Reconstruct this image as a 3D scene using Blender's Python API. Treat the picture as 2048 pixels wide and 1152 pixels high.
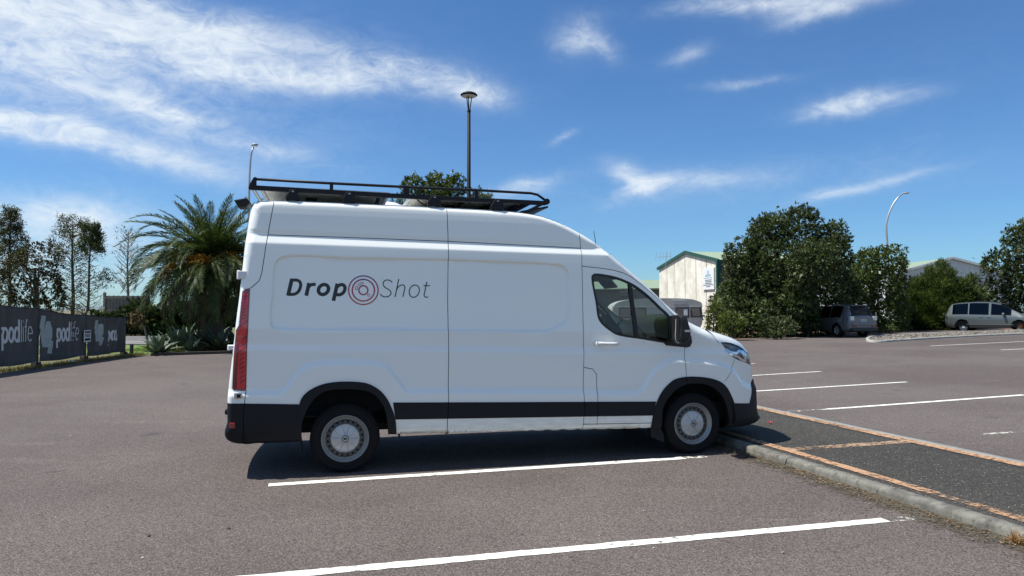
import bpy, bmesh, math, random
import numpy as np
from mathutils import Vector, Matrix
from mathutils.geometry import delaunay_2d_cdt

for _o in list(bpy.data.objects):
    bpy.data.objects.remove(_o, do_unlink=True)
SC = bpy.context.scene
COL = SC.collection
PI = math.pi
R = math.radians

# ------------------------------------------------------------------ camera
CAM_H = 1.63
FPX = 1430.0            # focal length in pixels of the 2048 px wide photograph
PITCH = math.atan((621 - 576) / FPX)
cam_d = bpy.data.cameras.new('camera')
cam_d.sensor_width = 36.0
cam_d.lens = 36.0 * FPX / 2048.0
cam_d.clip_start = 0.05
cam_d.clip_end = 12000
cam = bpy.data.objects.new('camera', cam_d)
COL.objects.link(cam)
cam.location = (0, 0, CAM_H)
cam.rotation_euler = (PI / 2 + PITCH, 0, 0)
SC.camera = cam

# ------------------------------------------------------------------ sun, sky, exposure
TO_SUN = Vector((-0.51, -0.052, 1.0)).normalized()
sun_d = bpy.data.lights.new('sun', 'SUN')
sun_d.energy = 5.0
sun_d.angle = R(0.53)
sun_d.color = (1.0, 0.955, 0.88)
sun = bpy.data.objects.new('sun', sun_d)
COL.objects.link(sun)
sun.rotation_euler = TO_SUN.to_track_quat('Z', 'Y').to_euler()
sun.location = (-20, 0, 40)

SC.view_settings.view_transform = 'Standard'
SC.view_settings.look = 'None'
SC.view_settings.gamma = 1.0
SC.view_settings.exposure = 0.50
SC.view_settings.use_curve_mapping = False
SC.render.engine = 'CYCLES'
SC.cycles.max_bounces = 6
SC.cycles.transparent_max_bounces = 12
SC.cycles.sample_clamp_indirect = 8.0


def pray(px, py):
    x = (px - 1024) / FPX
    y = (576 - py) / FPX
    return Vector((x, math.cos(PITCH) - y * math.sin(PITCH), math.sin(PITCH) + y * math.cos(PITCH)))


world = bpy.data.worlds.new('World')
SC.world = world
world.use_nodes = True
WT = world.node_tree
WT.nodes.clear()


class G:
    """tiny node-graph helper"""
    def __init__(s, nt):
        s.nt = nt

    def n(s, typ, **kw):
        nd = s.nt.nodes.new(typ)
        for k, v in kw.items():
            setattr(nd, k, v)
        return nd

    def link(s, a, b):
        s.nt.links.new(a, b)

    def put(s, sock, v):
        if hasattr(v, 'is_output') or isinstance(v, bpy.types.NodeSocket):
            s.nt.links.new(v, sock)
        else:
            sock.default_value = v

    def m(s, op, a, b=None, c=None, clamp=False):
        nd = s.nt.nodes.new('ShaderNodeMath')
        nd.operation = op
        nd.use_clamp = clamp
        s.put(nd.inputs[0], a)
        if b is not None:
            s.put(nd.inputs[1], b)
        if c is not None:
            s.put(nd.inputs[2], c)
        return nd.outputs[0]

    def noise(s, vec, scale, detail=4, rough=0.5, dist=0.0, dims='3D'):
        nd = s.nt.nodes.new('ShaderNodeTexNoise')
        nd.noise_dimensions = dims
        nd.inputs['Scale'].default_value = scale
        nd.inputs['Detail'].default_value = detail
        nd.inputs['Roughness'].default_value = rough
        nd.inputs['Distortion'].default_value = dist
        if vec is not None:
            s.link(vec, nd.inputs['Vector'])
        return nd.outputs['Fac']

    def ramp(s, fac, stops, interp='LINEAR'):
        nd = s.nt.nodes.new('ShaderNodeValToRGB')
        nd.color_ramp.interpolation = interp
        el = nd.color_ramp.elements
        while len(el) > 1:
            el.remove(el[-1])
        el[0].position = stops[0][0]
        el[0].color = col4(stops[0][1])
        for p, c in stops[1:]:
            e = el.new(p)
            e.color = col4(c)
        s.put(nd.inputs[0], fac)
        return nd.outputs[0]

    def mix(s, fac, a, b, mode='MIX'):
        nd = s.nt.nodes.new('ShaderNodeMix')
        nd.data_type = 'RGBA'
        nd.blend_type = mode
        s.put(nd.inputs[0], fac)
        s.put(nd.inputs[6], a if not isinstance(a, tuple) else col4(a))
        s.put(nd.inputs[7], b if not isinstance(b, tuple) else col4(b))
        return nd.outputs[2]

    def smooth(s, v, lo, hi):
        nd = s.nt.nodes.new('ShaderNodeMapRange')
        nd.interpolation_type = 'SMOOTHSTEP'
        s.put(nd.inputs[0], v)
        nd.inputs[1].default_value = lo
        nd.inputs[2].default_value = hi
        return nd.outputs[0]

    def mapping(s, vec, scale=(1, 1, 1), rot=(0, 0, 0), loc=(0, 0, 0)):
        nd = s.nt.nodes.new('ShaderNodeMapping')
        s.link(vec, nd.inputs[0])
        nd.inputs['Location'].default_value = loc
        nd.inputs['Rotation'].default_value = rot
        nd.inputs['Scale'].default_value = scale
        return nd.outputs[0]


def col4(c):
    if isinstance(c, (int, float)):
        return (c, c, c, 1)
    return tuple(c) if len(c) == 4 else (c[0], c[1], c[2], 1)


def build_world():
    g = G(WT)
    out = g.n('ShaderNodeOutputWorld')
    bg = g.n('ShaderNodeBackground')
    bg.inputs['Strength'].default_value = 0.09
    g.link(bg.outputs[0], out.inputs[0])
    sky = g.n('ShaderNodeTexSky', sky_type='NISHITA')
    sky.sun_disc = False
    sky.sun_elevation = math.asin(TO_SUN.z)
    sky.sun_rotation = math.atan2(TO_SUN.x, TO_SUN.y)
    sky.altitude = 0
    sky.air_density = 1.0
    sky.dust_density = 0.25
    sky.ozone_density = 3.0
    tc = g.n('ShaderNodeTexCoord')
    d = tc.outputs['Generated']
    sep = g.n('ShaderNodeSeparateXYZ')
    g.link(d, sep.inputs[0])
    az = g.m('ARCTAN2', sep.outputs[0], sep.outputs[1])
    el = g.m('ARCSINE', sep.outputs[2])
    comb = g.n('ShaderNodeCombineXYZ')
    g.link(az, comb.inputs[0])
    g.link(el, comb.inputs[1])
    uv = comb.outputs[0]
    # warp the cloud coordinates so that no bank keeps a clean outline
    w1 = g.m('SUBTRACT', g.noise(uv, 5.0, 5, 0.6), 0.5)
    w2 = g.m('SUBTRACT', g.noise(g.mapping(uv, loc=(7.3, 2.1, 4.0)), 5.0, 5, 0.6), 0.5)
    azw = g.m('MULTIPLY_ADD', w1, 0.09, az)
    elw = g.m('MULTIPLY_ADD', w2, 0.045, el)
    banks = [  # px, py, half width, half height, tilt (deg, + falls to the right), weight
        (60, 110, 360, 90, 8, 0.9), (280, 190, 480, 170, 6, 0.30), (1500, 370, 420, 50, -3, 0.22), (400, 60, 270, 60, 4, 0.8), (100, 10, 420, 45, 0, 0.75),
        (600, 158, 320, 24, 0, 0.8), (790, 138, 170, 32, 6, 0.85), (945, 178, 90, 24, 16, 0.6),
        (200, 292, 320, 28, 8, 0.85), (40, 262, 160, 26, 4, 0.7), (490, 292, 170, 20, 10, 0.5), (320, 225, 130, 13, 8, 0.6),
        (120, 440, 260, 46, 2, 1.0), (80, 540, 300, 60, 0, 0.9),
        (1150, 76, 50, 36, 8, 1.0), (1210, 108, 36, 22, 40, 0.5),
        (1540, 12, 250, 20, 2, 0.85), (1630, 28, 90, 16, -8, 0.6),
        (1735, 204, 100, 22, 0, 1.15), (1640, 215, 70, 16, -6, 0.45),
        (1360, 122, 55, 16, -12, 0.55), (1490, 166, 100, 9, -2, 0.45),
        (1260, 358, 55, 20, 28, 0.7), (1290, 380, 75, 16, -18, 0.7), (1400, 360, 110, 18, -2, 0.45),
        (1050, 374, 80, 18, -12, 0.7), (1125, 275, 30, 11, -20, 0.55),
        (1650, 388, 65, 11, -6, 0.55), (1770, 372, 110, 10, -10, 0.45),
    ]
    total = None
    for px, py, hw, hh, tilt, wgt in banks:
        r = pray(px, py).normalized()
        a0 = math.atan2(r.x, r.y)
        e0 = math.asin(r.z)
        k = math.cos(a0) ** 2 / FPX
        sx = hw * k
        sy = hh * math.cos(a0) / FPX
        t = math.radians(tilt)
        da = g.m('SUBTRACT', azw, a0)
        de = g.m('SUBTRACT', elw, e0)
        u = g.m('MULTIPLY_ADD', de, -math.sin(t) / sx, g.m('MULTIPLY', da, math.cos(t) / sx))
        v = g.m('MULTIPLY_ADD', de, math.cos(t) / sy, g.m('MULTIPLY', da, math.sin(t) / sy))
        q = g.m('MULTIPLY_ADD', u, u, g.m('MULTIPLY', v, v))
        b = g.m('MULTIPLY', g.m('EXPONENT', g.m('MULTIPLY', q, -1.0)), wgt)
        total = b if total is None else g.m('ADD', total, b)
    # faint cirrus everywhere; thicker cover added unseen behind and overhead, brightening the van
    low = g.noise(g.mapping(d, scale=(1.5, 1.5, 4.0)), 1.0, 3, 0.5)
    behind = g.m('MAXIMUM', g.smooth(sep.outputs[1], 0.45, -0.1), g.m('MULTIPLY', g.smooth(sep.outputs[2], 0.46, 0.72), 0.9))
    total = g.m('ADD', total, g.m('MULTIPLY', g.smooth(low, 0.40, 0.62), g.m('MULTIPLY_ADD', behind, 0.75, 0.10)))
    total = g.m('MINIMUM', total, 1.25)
    fib = g.noise(g.mapping(uv, scale=(5.0, 17.0, 1), rot=(0, 0, R(-7))), 1.0, 9, 0.62, 0.6)
    fine = g.noise(g.mapping(uv, scale=(22.0, 42.0, 1), rot=(0, 0, R(10))), 1.0, 8, 0.66, 1.6)
    tex = g.m('MULTIPLY_ADD', fine, 0.55, g.m('MULTIPLY', fib, 0.72))
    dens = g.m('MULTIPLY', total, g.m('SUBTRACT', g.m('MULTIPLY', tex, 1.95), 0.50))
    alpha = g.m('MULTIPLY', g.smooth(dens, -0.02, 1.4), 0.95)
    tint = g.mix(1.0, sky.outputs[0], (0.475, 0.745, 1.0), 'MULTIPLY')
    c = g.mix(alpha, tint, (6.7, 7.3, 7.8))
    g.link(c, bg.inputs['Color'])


build_world()

# ------------------------------------------------------------------ ground shape
def gz(x, y=0.0):
    """the car park is level to the left and climbs gently to the right"""
    t = x - 4.5
    s = 0.5 * (t + math.sqrt(t * t + 1.0))
    s = min(s, 40.0)
    return 0.0175 * s - 0.0175 * 0.11


def gpt(px, py, dz=0.0):
    """point of the ground seen at a photograph pixel"""
    r = pray(px, py)
    z = 0.0
    P = None
    for _ in range(40):
        t = (z + dz - CAM_H) / r.z
        P = Vector((0, 0, CAM_H)) + r * t
        z = gz(P.x)
    return P


def at(px, py, Y):
    """point at a photograph pixel and world depth Y"""
    r = pray(px, py)
    return Vector((0, 0, CAM_H)) + r * (Y / r.y)
# ------------------------------------------------------------------ object helpers
def tag(o, label=None, cat=None, group=None, kind=None):
    if label:
        o['label'] = label
    if cat:
        o['category'] = cat
    if group:
        o['group'] = group
    if kind:
        o['kind'] = kind
    return o


def empty(name, loc=(0, 0, 0), rz=0.0):
    o = bpy.data.objects.new(name, None)
    COL.objects.link(o)
    o.location = loc
    o.rotation_euler = (0, 0, rz)
    o.empty_display_size = 0.2
    return o


def link_mesh(name, me, mat=None, parent=None, loc=None, rot=None, scale=None):
    o = bpy.data.objects.new(name, me)
    COL.objects.link(o)
    if mat is not None and not me.materials:
        for m in (mat if isinstance(mat, (list, tuple)) else [mat]):
            me.materials.append(m)
    if parent is not None:
        o.parent = parent
    if loc is not None:
        o.location = loc
    if rot is not None:
        o.rotation_euler = rot
    if scale is not None:
        o.scale = scale
    return o


def np_mesh(name, V, F, smooth=False, mi=None):
    V = np.asarray(V, dtype=np.float32).reshape(-1, 3)
    F = np.asarray(F, dtype=np.int32)
    me = bpy.data.meshes.new(name)
    n, k = F.shape
    me.vertices.add(len(V))
    me.vertices.foreach_set('co', V.ravel())
    me.loops.add(n * k)
    me.loops.foreach_set('vertex_index', F.ravel())
    me.polygons.add(n)
    me.polygons.foreach_set('loop_start', np.arange(0, n * k, k, dtype=np.int32))
    me.polygons.foreach_set('loop_total', np.full(n, k, dtype=np.int32))
    if smooth:
        me.polygons.foreach_set('use_smooth', np.ones(n, dtype=bool))
    if mi is not None:
        me.polygons.foreach_set('material_index', np.asarray(mi, dtype=np.int32))
    me.update(calc_edges=True)
    me.validate()
    return me


class MB:
    """collects shapes; build() links them as one mesh object"""
    def __init__(s):
        s.v = []
        s.f = []
        s.mi = []
        s.cur = 0

    def add(s, vs, fs):
        b = len(s.v)
        s.v.extend([tuple(p) for p in vs])
        for f in fs:
            s.f.append([b + i for i in f])
            s.mi.append(s.cur)

    def box(s, c, d, rot=None, taper=1.0):
        hx, hy, hz = d[0] / 2, d[1] / 2, d[2] / 2
        P = []
        for z, k in ((-hz, 1.0), (hz, taper)):
            for x, y in ((-hx, -hy), (hx, -hy), (hx, hy), (-hx, hy)):
                p = Vector((x * k, y * k, z))
                if rot is not None:
                    p = rot @ p
                P.append(p + Vector(c))
        s.add(P, [(3, 2, 1, 0), (4, 5, 6, 7), (0, 1, 5, 4), (1, 2, 6, 5), (2, 3, 7, 6), (3, 0, 4, 7)])

    def bar(s, a, b, w, h, up=(0, 0, 1)):
        a = Vector(a)
        b = Vector(b)
        d = b - a
        z = d.normalized()
        x = z.cross(Vector(up))
        if x.length < 1e-4:
            x = z.cross(Vector((1, 0, 0)))
        x.normalize()
        y = x.cross(z)
        m = Matrix((x, z, y)).transposed()
        s.box((a + b) / 2, (w, d.length, h), m)

    def tube(s, pts, rad, n=8, cap=True):
        pts = [Vector(p) for p in pts]
        if not isinstance(rad, (list, tuple)):
            rad = [rad] * len(pts)
        V = []
        Fs = []
        ref = None
        for i, p in enumerate(pts):
            d = (pts[min(i + 1, len(pts) - 1)] - pts[max(i - 1, 0)]).normalized()
            if ref is None:
                ref = d.orthogonal().normalized()
            x = (ref - d * ref.dot(d))
            if x.length < 1e-5:
                x = d.orthogonal()
            x.normalize()
            ref = x
            y = d.cross(x)
            for k in range(n):
                a = 2 * PI * k / n
                V.append(p + (x * math.cos(a) + y * math.sin(a)) * rad[i])
        for i in range(len(pts) - 1):
            for k in range(n):
                k2 = (k + 1) % n
                Fs.append((i * n + k, i * n + k2, (i + 1) * n + k2, (i + 1) * n + k))
        if cap:
            Fs.append(tuple(range(n - 1, -1, -1)))
            b = (len(pts) - 1) * n
            Fs.append(tuple(b + k for k in range(n)))
        s.add(V, Fs)

    def lathe(s, prof, n=32, axis='z', c=(0, 0, 0), closed=False):
        """prof: list of (radius, height)"""
        V = []
        for r, h in prof:
            for k in range(n):
                a = 2 * PI * k / n
                if axis == 'z':
                    p = (r * math.cos(a), r * math.sin(a), h)
                else:   # y
                    p = (r * math.cos(a), h, r * math.sin(a))
                V.append((p[0] + c[0], p[1] + c[1], p[2] + c[2]))
        Fs = []
        m = len(prof)
        for i in range(m if closed else m - 1):
            j = (i + 1) % m
            for k in range(n):
                k2 = (k + 1) % n
                f = (i * n + k, i * n + k2, j * n + k2, j * n + k)
                Fs.append(f if axis == 'z' else f[::-1])
        s.add(V, Fs)

    def prism(s, poly, z0, z1, to3):
        """poly: 2-D outline, extruded from z0 to z1; to3(u, v, w) gives the 3-D point"""
        n = len(poly)
        V = [to3(u, v, z0) for u, v in poly] + [to3(u, v, z1) for u, v in poly]
        Fs = [tuple(range(n - 1, -1, -1)), tuple(range(n, 2 * n))]
        for i in range(n):
            j = (i + 1) % n
            Fs.append((i, j, n + j, n + i))
        s.add(V, Fs)

    def quad(s, a, b, c, d):
        s.add([a, b, c, d], [(0, 1, 2, 3)])

    def mesh(s, name, smooth=False):
        me = bpy.data.meshes.new(name)
        me.from_pydata([tuple(v) for v in s.v], [], s.f)
        if any(s.mi):
            me.polygons.foreach_set('material_index', s.mi)
        if smooth:
            me.polygons.foreach_set('use_smooth', [True] * len(me.polygons))
        me.update()
        return me

    def build(s, name, mat=None, parent=None, smooth=False, **kw):
        o = link_mesh(name, s.mesh(name, smooth), mat, parent, **kw)
        if smooth == 'auto':
            pass
        return o


def soften(o, width, seg=2, angle=35):
    b = o.modifiers.new('bevel', 'BEVEL')
    b.width = width
    b.segments = seg
    b.limit_method = 'ANGLE'
    b.angle_limit = R(angle)
    return o


def auto_smooth(o, angle=35):
    me = o.data
    me.polygons.foreach_set('use_smooth', [True] * len(me.polygons))
    try:
        me.set_sharp_from_angle(angle=R(angle))
    except Exception:
        pass
    return o


def catmull(pts, step, closed=False):
    P = [np.array(p, float) for p in pts]
    n = len(P)
    out = []
    rng = range(n if closed else n - 1)
    for i in rng:
        p1 = P[i]
        p2 = P[(i + 1) % n]
        p0 = P[i - 1] if (i > 0 or closed) else 2 * p1 - p2
        p3 = P[(i + 2) % n] if (i + 2 < n or closed) else 2 * p2 - p1
        L = np.linalg.norm(p2 - p1)
        k = max(1, int(math.ceil(L / step)))
        # centripetal form
        def tj(ti, a, b):
            return ti + max(np.linalg.norm(b - a), 1e-6) ** 0.5
        t0 = 0.0
        t1 = tj(t0, p0, p1)
        t2 = tj(t1, p1, p2)
        t3 = tj(t2, p2, p3)
        for q in range(k):
            t = t1 + (t2 - t1) * q / k
            A1 = (t1 - t) / (t1 - t0) * p0 + (t - t0) / (t1 - t0) * p1
            A2 = (t2 - t) / (t2 - t1) * p1 + (t - t1) / (t2 - t1) * p2
            A3 = (t3 - t) / (t3 - t2) * p2 + (t - t2) / (t3 - t2) * p3
            B1 = (t2 - t) / (t2 - t0) * A1 + (t - t0) / (t2 - t0) * A2
            B2 = (t3 - t) / (t3 - t1) * A2 + (t - t1) / (t3 - t1) * A3
            out.append((t2 - t) / (t2 - t1) * B1 + (t - t1) / (t2 - t1) * B2)
    if not closed:
        out.append(P[-1])
    return [tuple(p) for p in out]


def resample(pts, step, closed=False):
    P = [np.array(p, float) for p in pts]
    out = []
    n = len(P)
    for i in range(n if closed else n - 1):
        a = P[i]
        b = P[(i + 1) % n]
        k = max(1, int(math.ceil(np.linalg.norm(b - a) / step)))
        for q in range(k):
            out.append(tuple(a + (b - a) * q / k))
    if not closed:
        out.append(tuple(P[-1]))
    return out


def in_poly(pts, poly):
    x = pts[:, 0]
    y = pts[:, 1]
    res = np.zeros(len(pts), bool)
    n = len(poly)
    for i in range(n):
        x1, y1 = poly[i]
        x2, y2 = poly[(i + 1) % n]
        if y1 == y2:
            continue
        c = ((y1 > y) != (y2 > y)) & (x < (x2 - x1) * (y - y1) / (y2 - y1) + x1)
        res ^= c
    return res


def poly_dist(pts, line):
    """distance of points to a polyline, and position along it as a vertex index"""
    L = np.asarray(line, float)
    best = np.full(len(pts), 1e9)
    idx = np.zeros(len(pts))
    for i in range(len(L) - 1):
        a = L[i]
        d = L[i + 1] - a
        q = max(d.dot(d), 1e-12)
        t = np.clip(((pts - a) @ d) / q, 0, 1)
        e = pts - (a + t[:, None] * d)
        dd = np.hypot(e[:, 0], e[:, 1])
        m = dd < best
        best[m] = dd[m]
        idx[m] = i + t[m]
    return best, idx


def ribbon2d(path, w, closed=False):
    """outline strip of a stroked path: list of (left, right) pairs"""
    P = [np.array(p, float) for p in path]
    n = len(P)
    out = []
    for i in range(n):
        if closed:
            a, b = P[i - 1], P[(i + 1) % n]
        else:
            a, b = P[max(i - 1, 0)], P[min(i + 1, n - 1)]
        d = b - a
        d /= max(np.linalg.norm(d), 1e-9)
        nn = np.array((-d[1], d[0]))
        k = 1.0
        if (closed or 0 < i < n - 1):
            e = P[i] - (P[i - 1])
            e /= max(np.linalg.norm(e), 1e-9)
            k = 1.0 / max(0.5, abs(e.dot(d)))
        out.append((P[i] + nn * w / 2 * k, P[i] - nn * w / 2 * k))
    return out


def stroke(mb, path, w, to3, closed=False):
    rb = ribbon2d(path, w, closed)
    V = []
    for l, r in rb:
        V.append(to3(l[0], l[1]))
        V.append(to3(r[0], r[1]))
    Fs = []
    n = len(rb)
    for i in range(n if closed else n - 1):
        j = (i + 1) % n
        Fs.append((2 * i, 2 * i + 1, 2 * j + 1, 2 * j))
    mb.add(V, Fs)


def arc(cx, cy, rx, ry, a0, a1, n=24, shear=0.0):
    out = []
    for i in range(n + 1):
        a = R(a0 + (a1 - a0) * i / n)
        y = ry * math.sin(a)
        out.append((cx + rx * math.cos(a) + shear * y, cy + y))
    return out


def smooth01(t):
    t = np.clip(t, 0, 1)
    return t * t * (3 - 2 * t)


# ------------------------------------------------------------------ material helpers
def new_mat(name):
    m = bpy.data.materials.new(name)
    m.use_nodes = True
    nt = m.node_tree
    nt.nodes.clear()
    g = G(nt)
    out = g.n('ShaderNodeOutputMaterial')
    p = g.n('ShaderNodeBsdfPrincipled')
    g.link(p.outputs[0], out.inputs[0])
    return m, g, p


def obj_coords(g):
    return g.n('ShaderNodeTexCoord').outputs['Object']


def add_bump(g, p, h, strength=0.3, dist=0.01):
    b = g.n('ShaderNodeBump')
    b.inputs['Strength'].default_value = strength
    b.inputs['Distance'].default_value = dist
    g.link(h, b.inputs['Height'])
    g.link(b.outputs[0], p.inputs['Normal'])


def simple(name, c, rough=0.5, metal=0.0, var=0.15, vscale=6.0, bump=0.0, bscale=60.0, coat=0.0, spec=0.5):
    m, g, p = new_mat(name)
    tc = obj_coords(g)
    n = g.noise(tc, vscale, 5, 0.6)
    f = g.m('MULTIPLY_ADD', g.m('SUBTRACT', n, 0.5), 2 * var, 1.0)
    vm = g.n('ShaderNodeVectorMath', operation='SCALE')
    vm.inputs[0].default_value = c[:3]
    g.link(f, vm.inputs['Scale'])
    g.link(vm.outputs[0], p.inputs['Base Color'])
    p.inputs['Roughness'].default_value = rough
    p.inputs['Metallic'].default_value = metal
    p.inputs['Specular IOR Level'].default_value = spec
    if coat:
        p.inputs['Coat Weight'].default_value = coat
        p.inputs['Coat Roughness'].default_value = 0.04
    if bump:
        add_bump(g, p, g.noise(tc, bscale, 4, 0.6), bump, 0.004)
    return m


def leaf_mat(name, c1, c2, c3=None, rough=0.45, trans=0.25):
    m, g, p = new_mat(name)
    geo = g.n('ShaderNodeNewGeometry')
    stops = [(0.0, c1), (0.6, c2)]
    stops.append((1.0, c3 if c3 else c2))
    c = g.ramp(geo.outputs['Random Per Island'], stops)
    # whole shoots differ in tone: young, old, dusty
    tn = g.noise(obj_coords(g), 1.1, 3, 0.6)
    tf = g.m('MULTIPLY_ADD', g.m('SUBTRACT', tn, 0.5), 2.4, 1.0)
    vm = g.n('ShaderNodeVectorMath', operation='SCALE')
    g.link(c, vm.inputs[0])
    g.link(g.m('MAXIMUM', tf, 0.35), vm.inputs['Scale'])
    c = vm.outputs[0]
    g.link(c, p.inputs['Base Color'])
    p.inputs['Roughness'].default_value = rough
    p.inputs['Specular IOR Level'].default_value = 0.18
    if trans:
        out = [n for n in g.nt.nodes if n.type == 'OUTPUT_MATERIAL'][0]
        tr = g.n('ShaderNodeBsdfTranslucent')
        g.link(g.mix(1.0, c, (1.5, 1.6, 0.8), 'MULTIPLY'), tr.inputs['Color'])
        mx = g.n('ShaderNodeMixShader')
        mx.inputs[0].default_value = trans
        g.link(p.outputs[0], mx.inputs[1])
        g.link(tr.outputs[0], mx.inputs[2])
        g.link(mx.outputs[0], out.inputs[0])
    return m


def glass_mat(name, tint, refl_rough=0.02, ior=1.5, refl=1.0):
    m, g, p = new_mat(name)
    g.nt.nodes.remove(p)
    out = [n for n in g.nt.nodes if n.type == 'OUTPUT_MATERIAL'][0]
    tr = g.n('ShaderNodeBsdfTransparent')
    tr.inputs[0].default_value = col4(tint)
    gl = g.n('ShaderNodeBsdfGlossy')
    gl.inputs['Roughness'].default_value = refl_rough
    fr = g.n('ShaderNodeFresnel')
    fr.inputs[0].default_value = ior
    mx = g.n('ShaderNodeMixShader')
    geo = g.n('ShaderNodeNewGeometry')
    fac = g.m('MULTIPLY', fr.outputs[0], g.m('SUBTRACT', 1.0, geo.outputs['Backfacing']))
    fac = g.m('MULTIPLY_ADD', fac, refl, 0.015)
    g.link(fac, mx.inputs[0])
    g.link(tr.outputs[0], mx.inputs[1])
    g.link(gl.outputs[0], mx.inputs[2])
    g.link(mx.outputs[0], out.inputs[0])
    return m
# ------------------------------------------------------------------ ground materials
def asphalt_mat(name, c1, c2, grain=0.45, speck=0.0):
    m, g, p = new_mat(name)
    tc = obj_coords(g)
    big = g.noise(tc, 0.22, 5, 0.6, 0.4)
    mid = g.noise(g.mapping(tc, rot=(0, 0, R(15)), scale=(0.35, 1.6, 1)), 1.1, 6, 0.62)
    c = g.mix(g.smooth(big, 0.34, 0.66), c1, c2)
    c = g.mix(g.smooth(mid, 0.56, 0.84), c, tuple(min(1, x * 1.28) for x in c2))
    c = g.mix(g.m('MULTIPLY', g.smooth(g.noise(tc, 0.07, 4, 0.6, 1.2), 0.48, 0.62), 0.6), c, tuple(x * 0.78 for x in c1))
    # stones of the chip seal: each cell its own tone
    vo = g.n('ShaderNodeTexVoronoi')
    vo.inputs['Scale'].default_value = 95
    g.link(tc, vo.inputs['Vector'])
    hv = g.n('ShaderNodeSeparateColor')
    g.link(vo.outputs['Color'], hv.inputs[0])
    fine = g.noise(tc, 210, 2, 0.6)
    clump = g.noise(tc, 30, 4, 0.7)
    k = g.m('MULTIPLY_ADD', g.m('SUBTRACT', hv.outputs[0], 0.5), grain * 1.25, 1.0)
    k = g.m('MULTIPLY', k, g.m('MULTIPLY_ADD', g.m('SUBTRACT', fine, 0.5), grain * 1.6, 1.0))
    k = g.m('MULTIPLY', k, g.m('MULTIPLY_ADD', g.m('SUBTRACT', clump, 0.5), grain * 1.3, 1.0))
    edge = g.smooth(vo.outputs['Distance'], 0.35, 0.75)
    k = g.m('MULTIPLY', k, g.m('MULTIPLY_ADD', edge, -0.4, 1.0))
    vm = g.n('ShaderNodeVectorMath', operation='SCALE')
    g.link(c, vm.inputs[0])
    g.link(k, vm.inputs['Scale'])
    cc = vm.outputs[0]
    if speck:
        v2 = g.n('ShaderNodeTexVoronoi')
        v2.inputs['Scale'].default_value = 55
        g.link(tc, v2.inputs['Vector'])
        s2 = g.n('ShaderNodeSeparateColor')
        g.link(v2.outputs['Color'], s2.inputs[0])
        msk = g.m('MULTIPLY', g.m('GREATER_THAN', s2.outputs[1], 1 - speck), g.m('LESS_THAN', v2.outputs['Distance'], 0.3))
        cc = g.mix(msk, cc, (0.32, 0.31, 0.28))
    # old oil spots
    oil = g.noise(tc, 0.9, 3, 0.5)
    cc = g.mix(g.m('MULTIPLY', g.smooth(oil, 0.67, 0.76), 0.5), cc, (0.03, 0.03, 0.032))
    drip = g.noise(tc, 2.7, 2, 0.5)
    cc = g.mix(g.m('MULTIPLY', g.smooth(drip, 0.71, 0.76), 0.45), cc, (0.035, 0.034, 0.034))
    g.link(cc, p.inputs['Base Color'])
    p.inputs['Roughness'].default_value = 0.88
    p.inputs['Specular IOR Level'].default_value = 0.3
    hgt = g.m('ADD', g.m('MULTIPLY', edge, -0.6), g.m('MULTIPLY', clump, 0.8))
    add_bump(g, p, hgt, 0.55, 0.006)
    return m


def paint_mat(name, c, wear, dirt=(0.09, 0.085, 0.085), scale=14.0):
    m, g, p = new_mat(name)
    tc = obj_coords(g)
    n = g.noise(tc, scale, 7, 0.72)
    n2 = g.noise(tc, 1.7, 3, 0.5)
    n3 = g.noise(tc, 160, 2, 0.5)
    t = g.m('ADD', g.m('MULTIPLY_ADD', n2, 0.35, g.m('MULTIPLY', n, 0.8)), g.m('MULTIPLY', n3, 0.22))
    a = g.smooth(t, 0.685 - wear - 0.05, 0.685 - wear + 0.05)
    a = g.m('SUBTRACT', 1.0, g.m('SUBTRACT', 1.0, a)) if wear < 0 else a
    a = g.m('SUBTRACT', 1.0, g.smooth(t, 0.86 - wear, 0.95 - wear))
    cc = g.mix(g.smooth(n, 0.45, 0.75), c, tuple(x * 0.72 for x in c))
    g.link(cc, p.inputs['Base Color'])
    p.inputs['Roughness'].default_value = 0.75
    out = [q for q in g.nt.nodes if q.type == 'OUTPUT_MATERIAL'][0]
    tr = g.n('ShaderNodeBsdfTransparent')
    mx = g.n('ShaderNodeMixShader')
    g.link(a, mx.inputs[0])
    g.link(tr.outputs[0], mx.inputs[1])
    g.link(p.outputs[0], mx.inputs[2])
    g.link(mx.outputs[0], out.inputs[0])
    return m


def concrete_mat(name, c1, c2, scale=3.0, stain=(0.12, 0.12, 0.10), amount=0.6, bump=0.3):
    m, g, p = new_mat(name)
    tc = obj_coords(g)
    n = g.noise(tc, scale, 6, 0.65, 0.3)
    n2 = g.noise(g.mapping(tc, scale=(2, 2, 0.5)), scale * 1.3, 6, 0.7)
    c = g.mix(g.smooth(n, 0.35, 0.65), c1, c2)
    c = g.mix(g.m('MULTIPLY', g.smooth(n2, 0.52, 0.72), amount), c, stain)
    f = g.noise(tc, 140, 3, 0.6)
    c = g.mix(g.m('MULTIPLY', g.smooth(f, 0.5, 0.75), 0.35), c, tuple(x * 0.5 for x in c1))
    g.link(c, p.inputs['Base Color'])
    p.inputs['Roughness'].default_value = 0.9
    add_bump(g, p, g.m('ADD', f, n), bump, 0.006)
    return m


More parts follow.
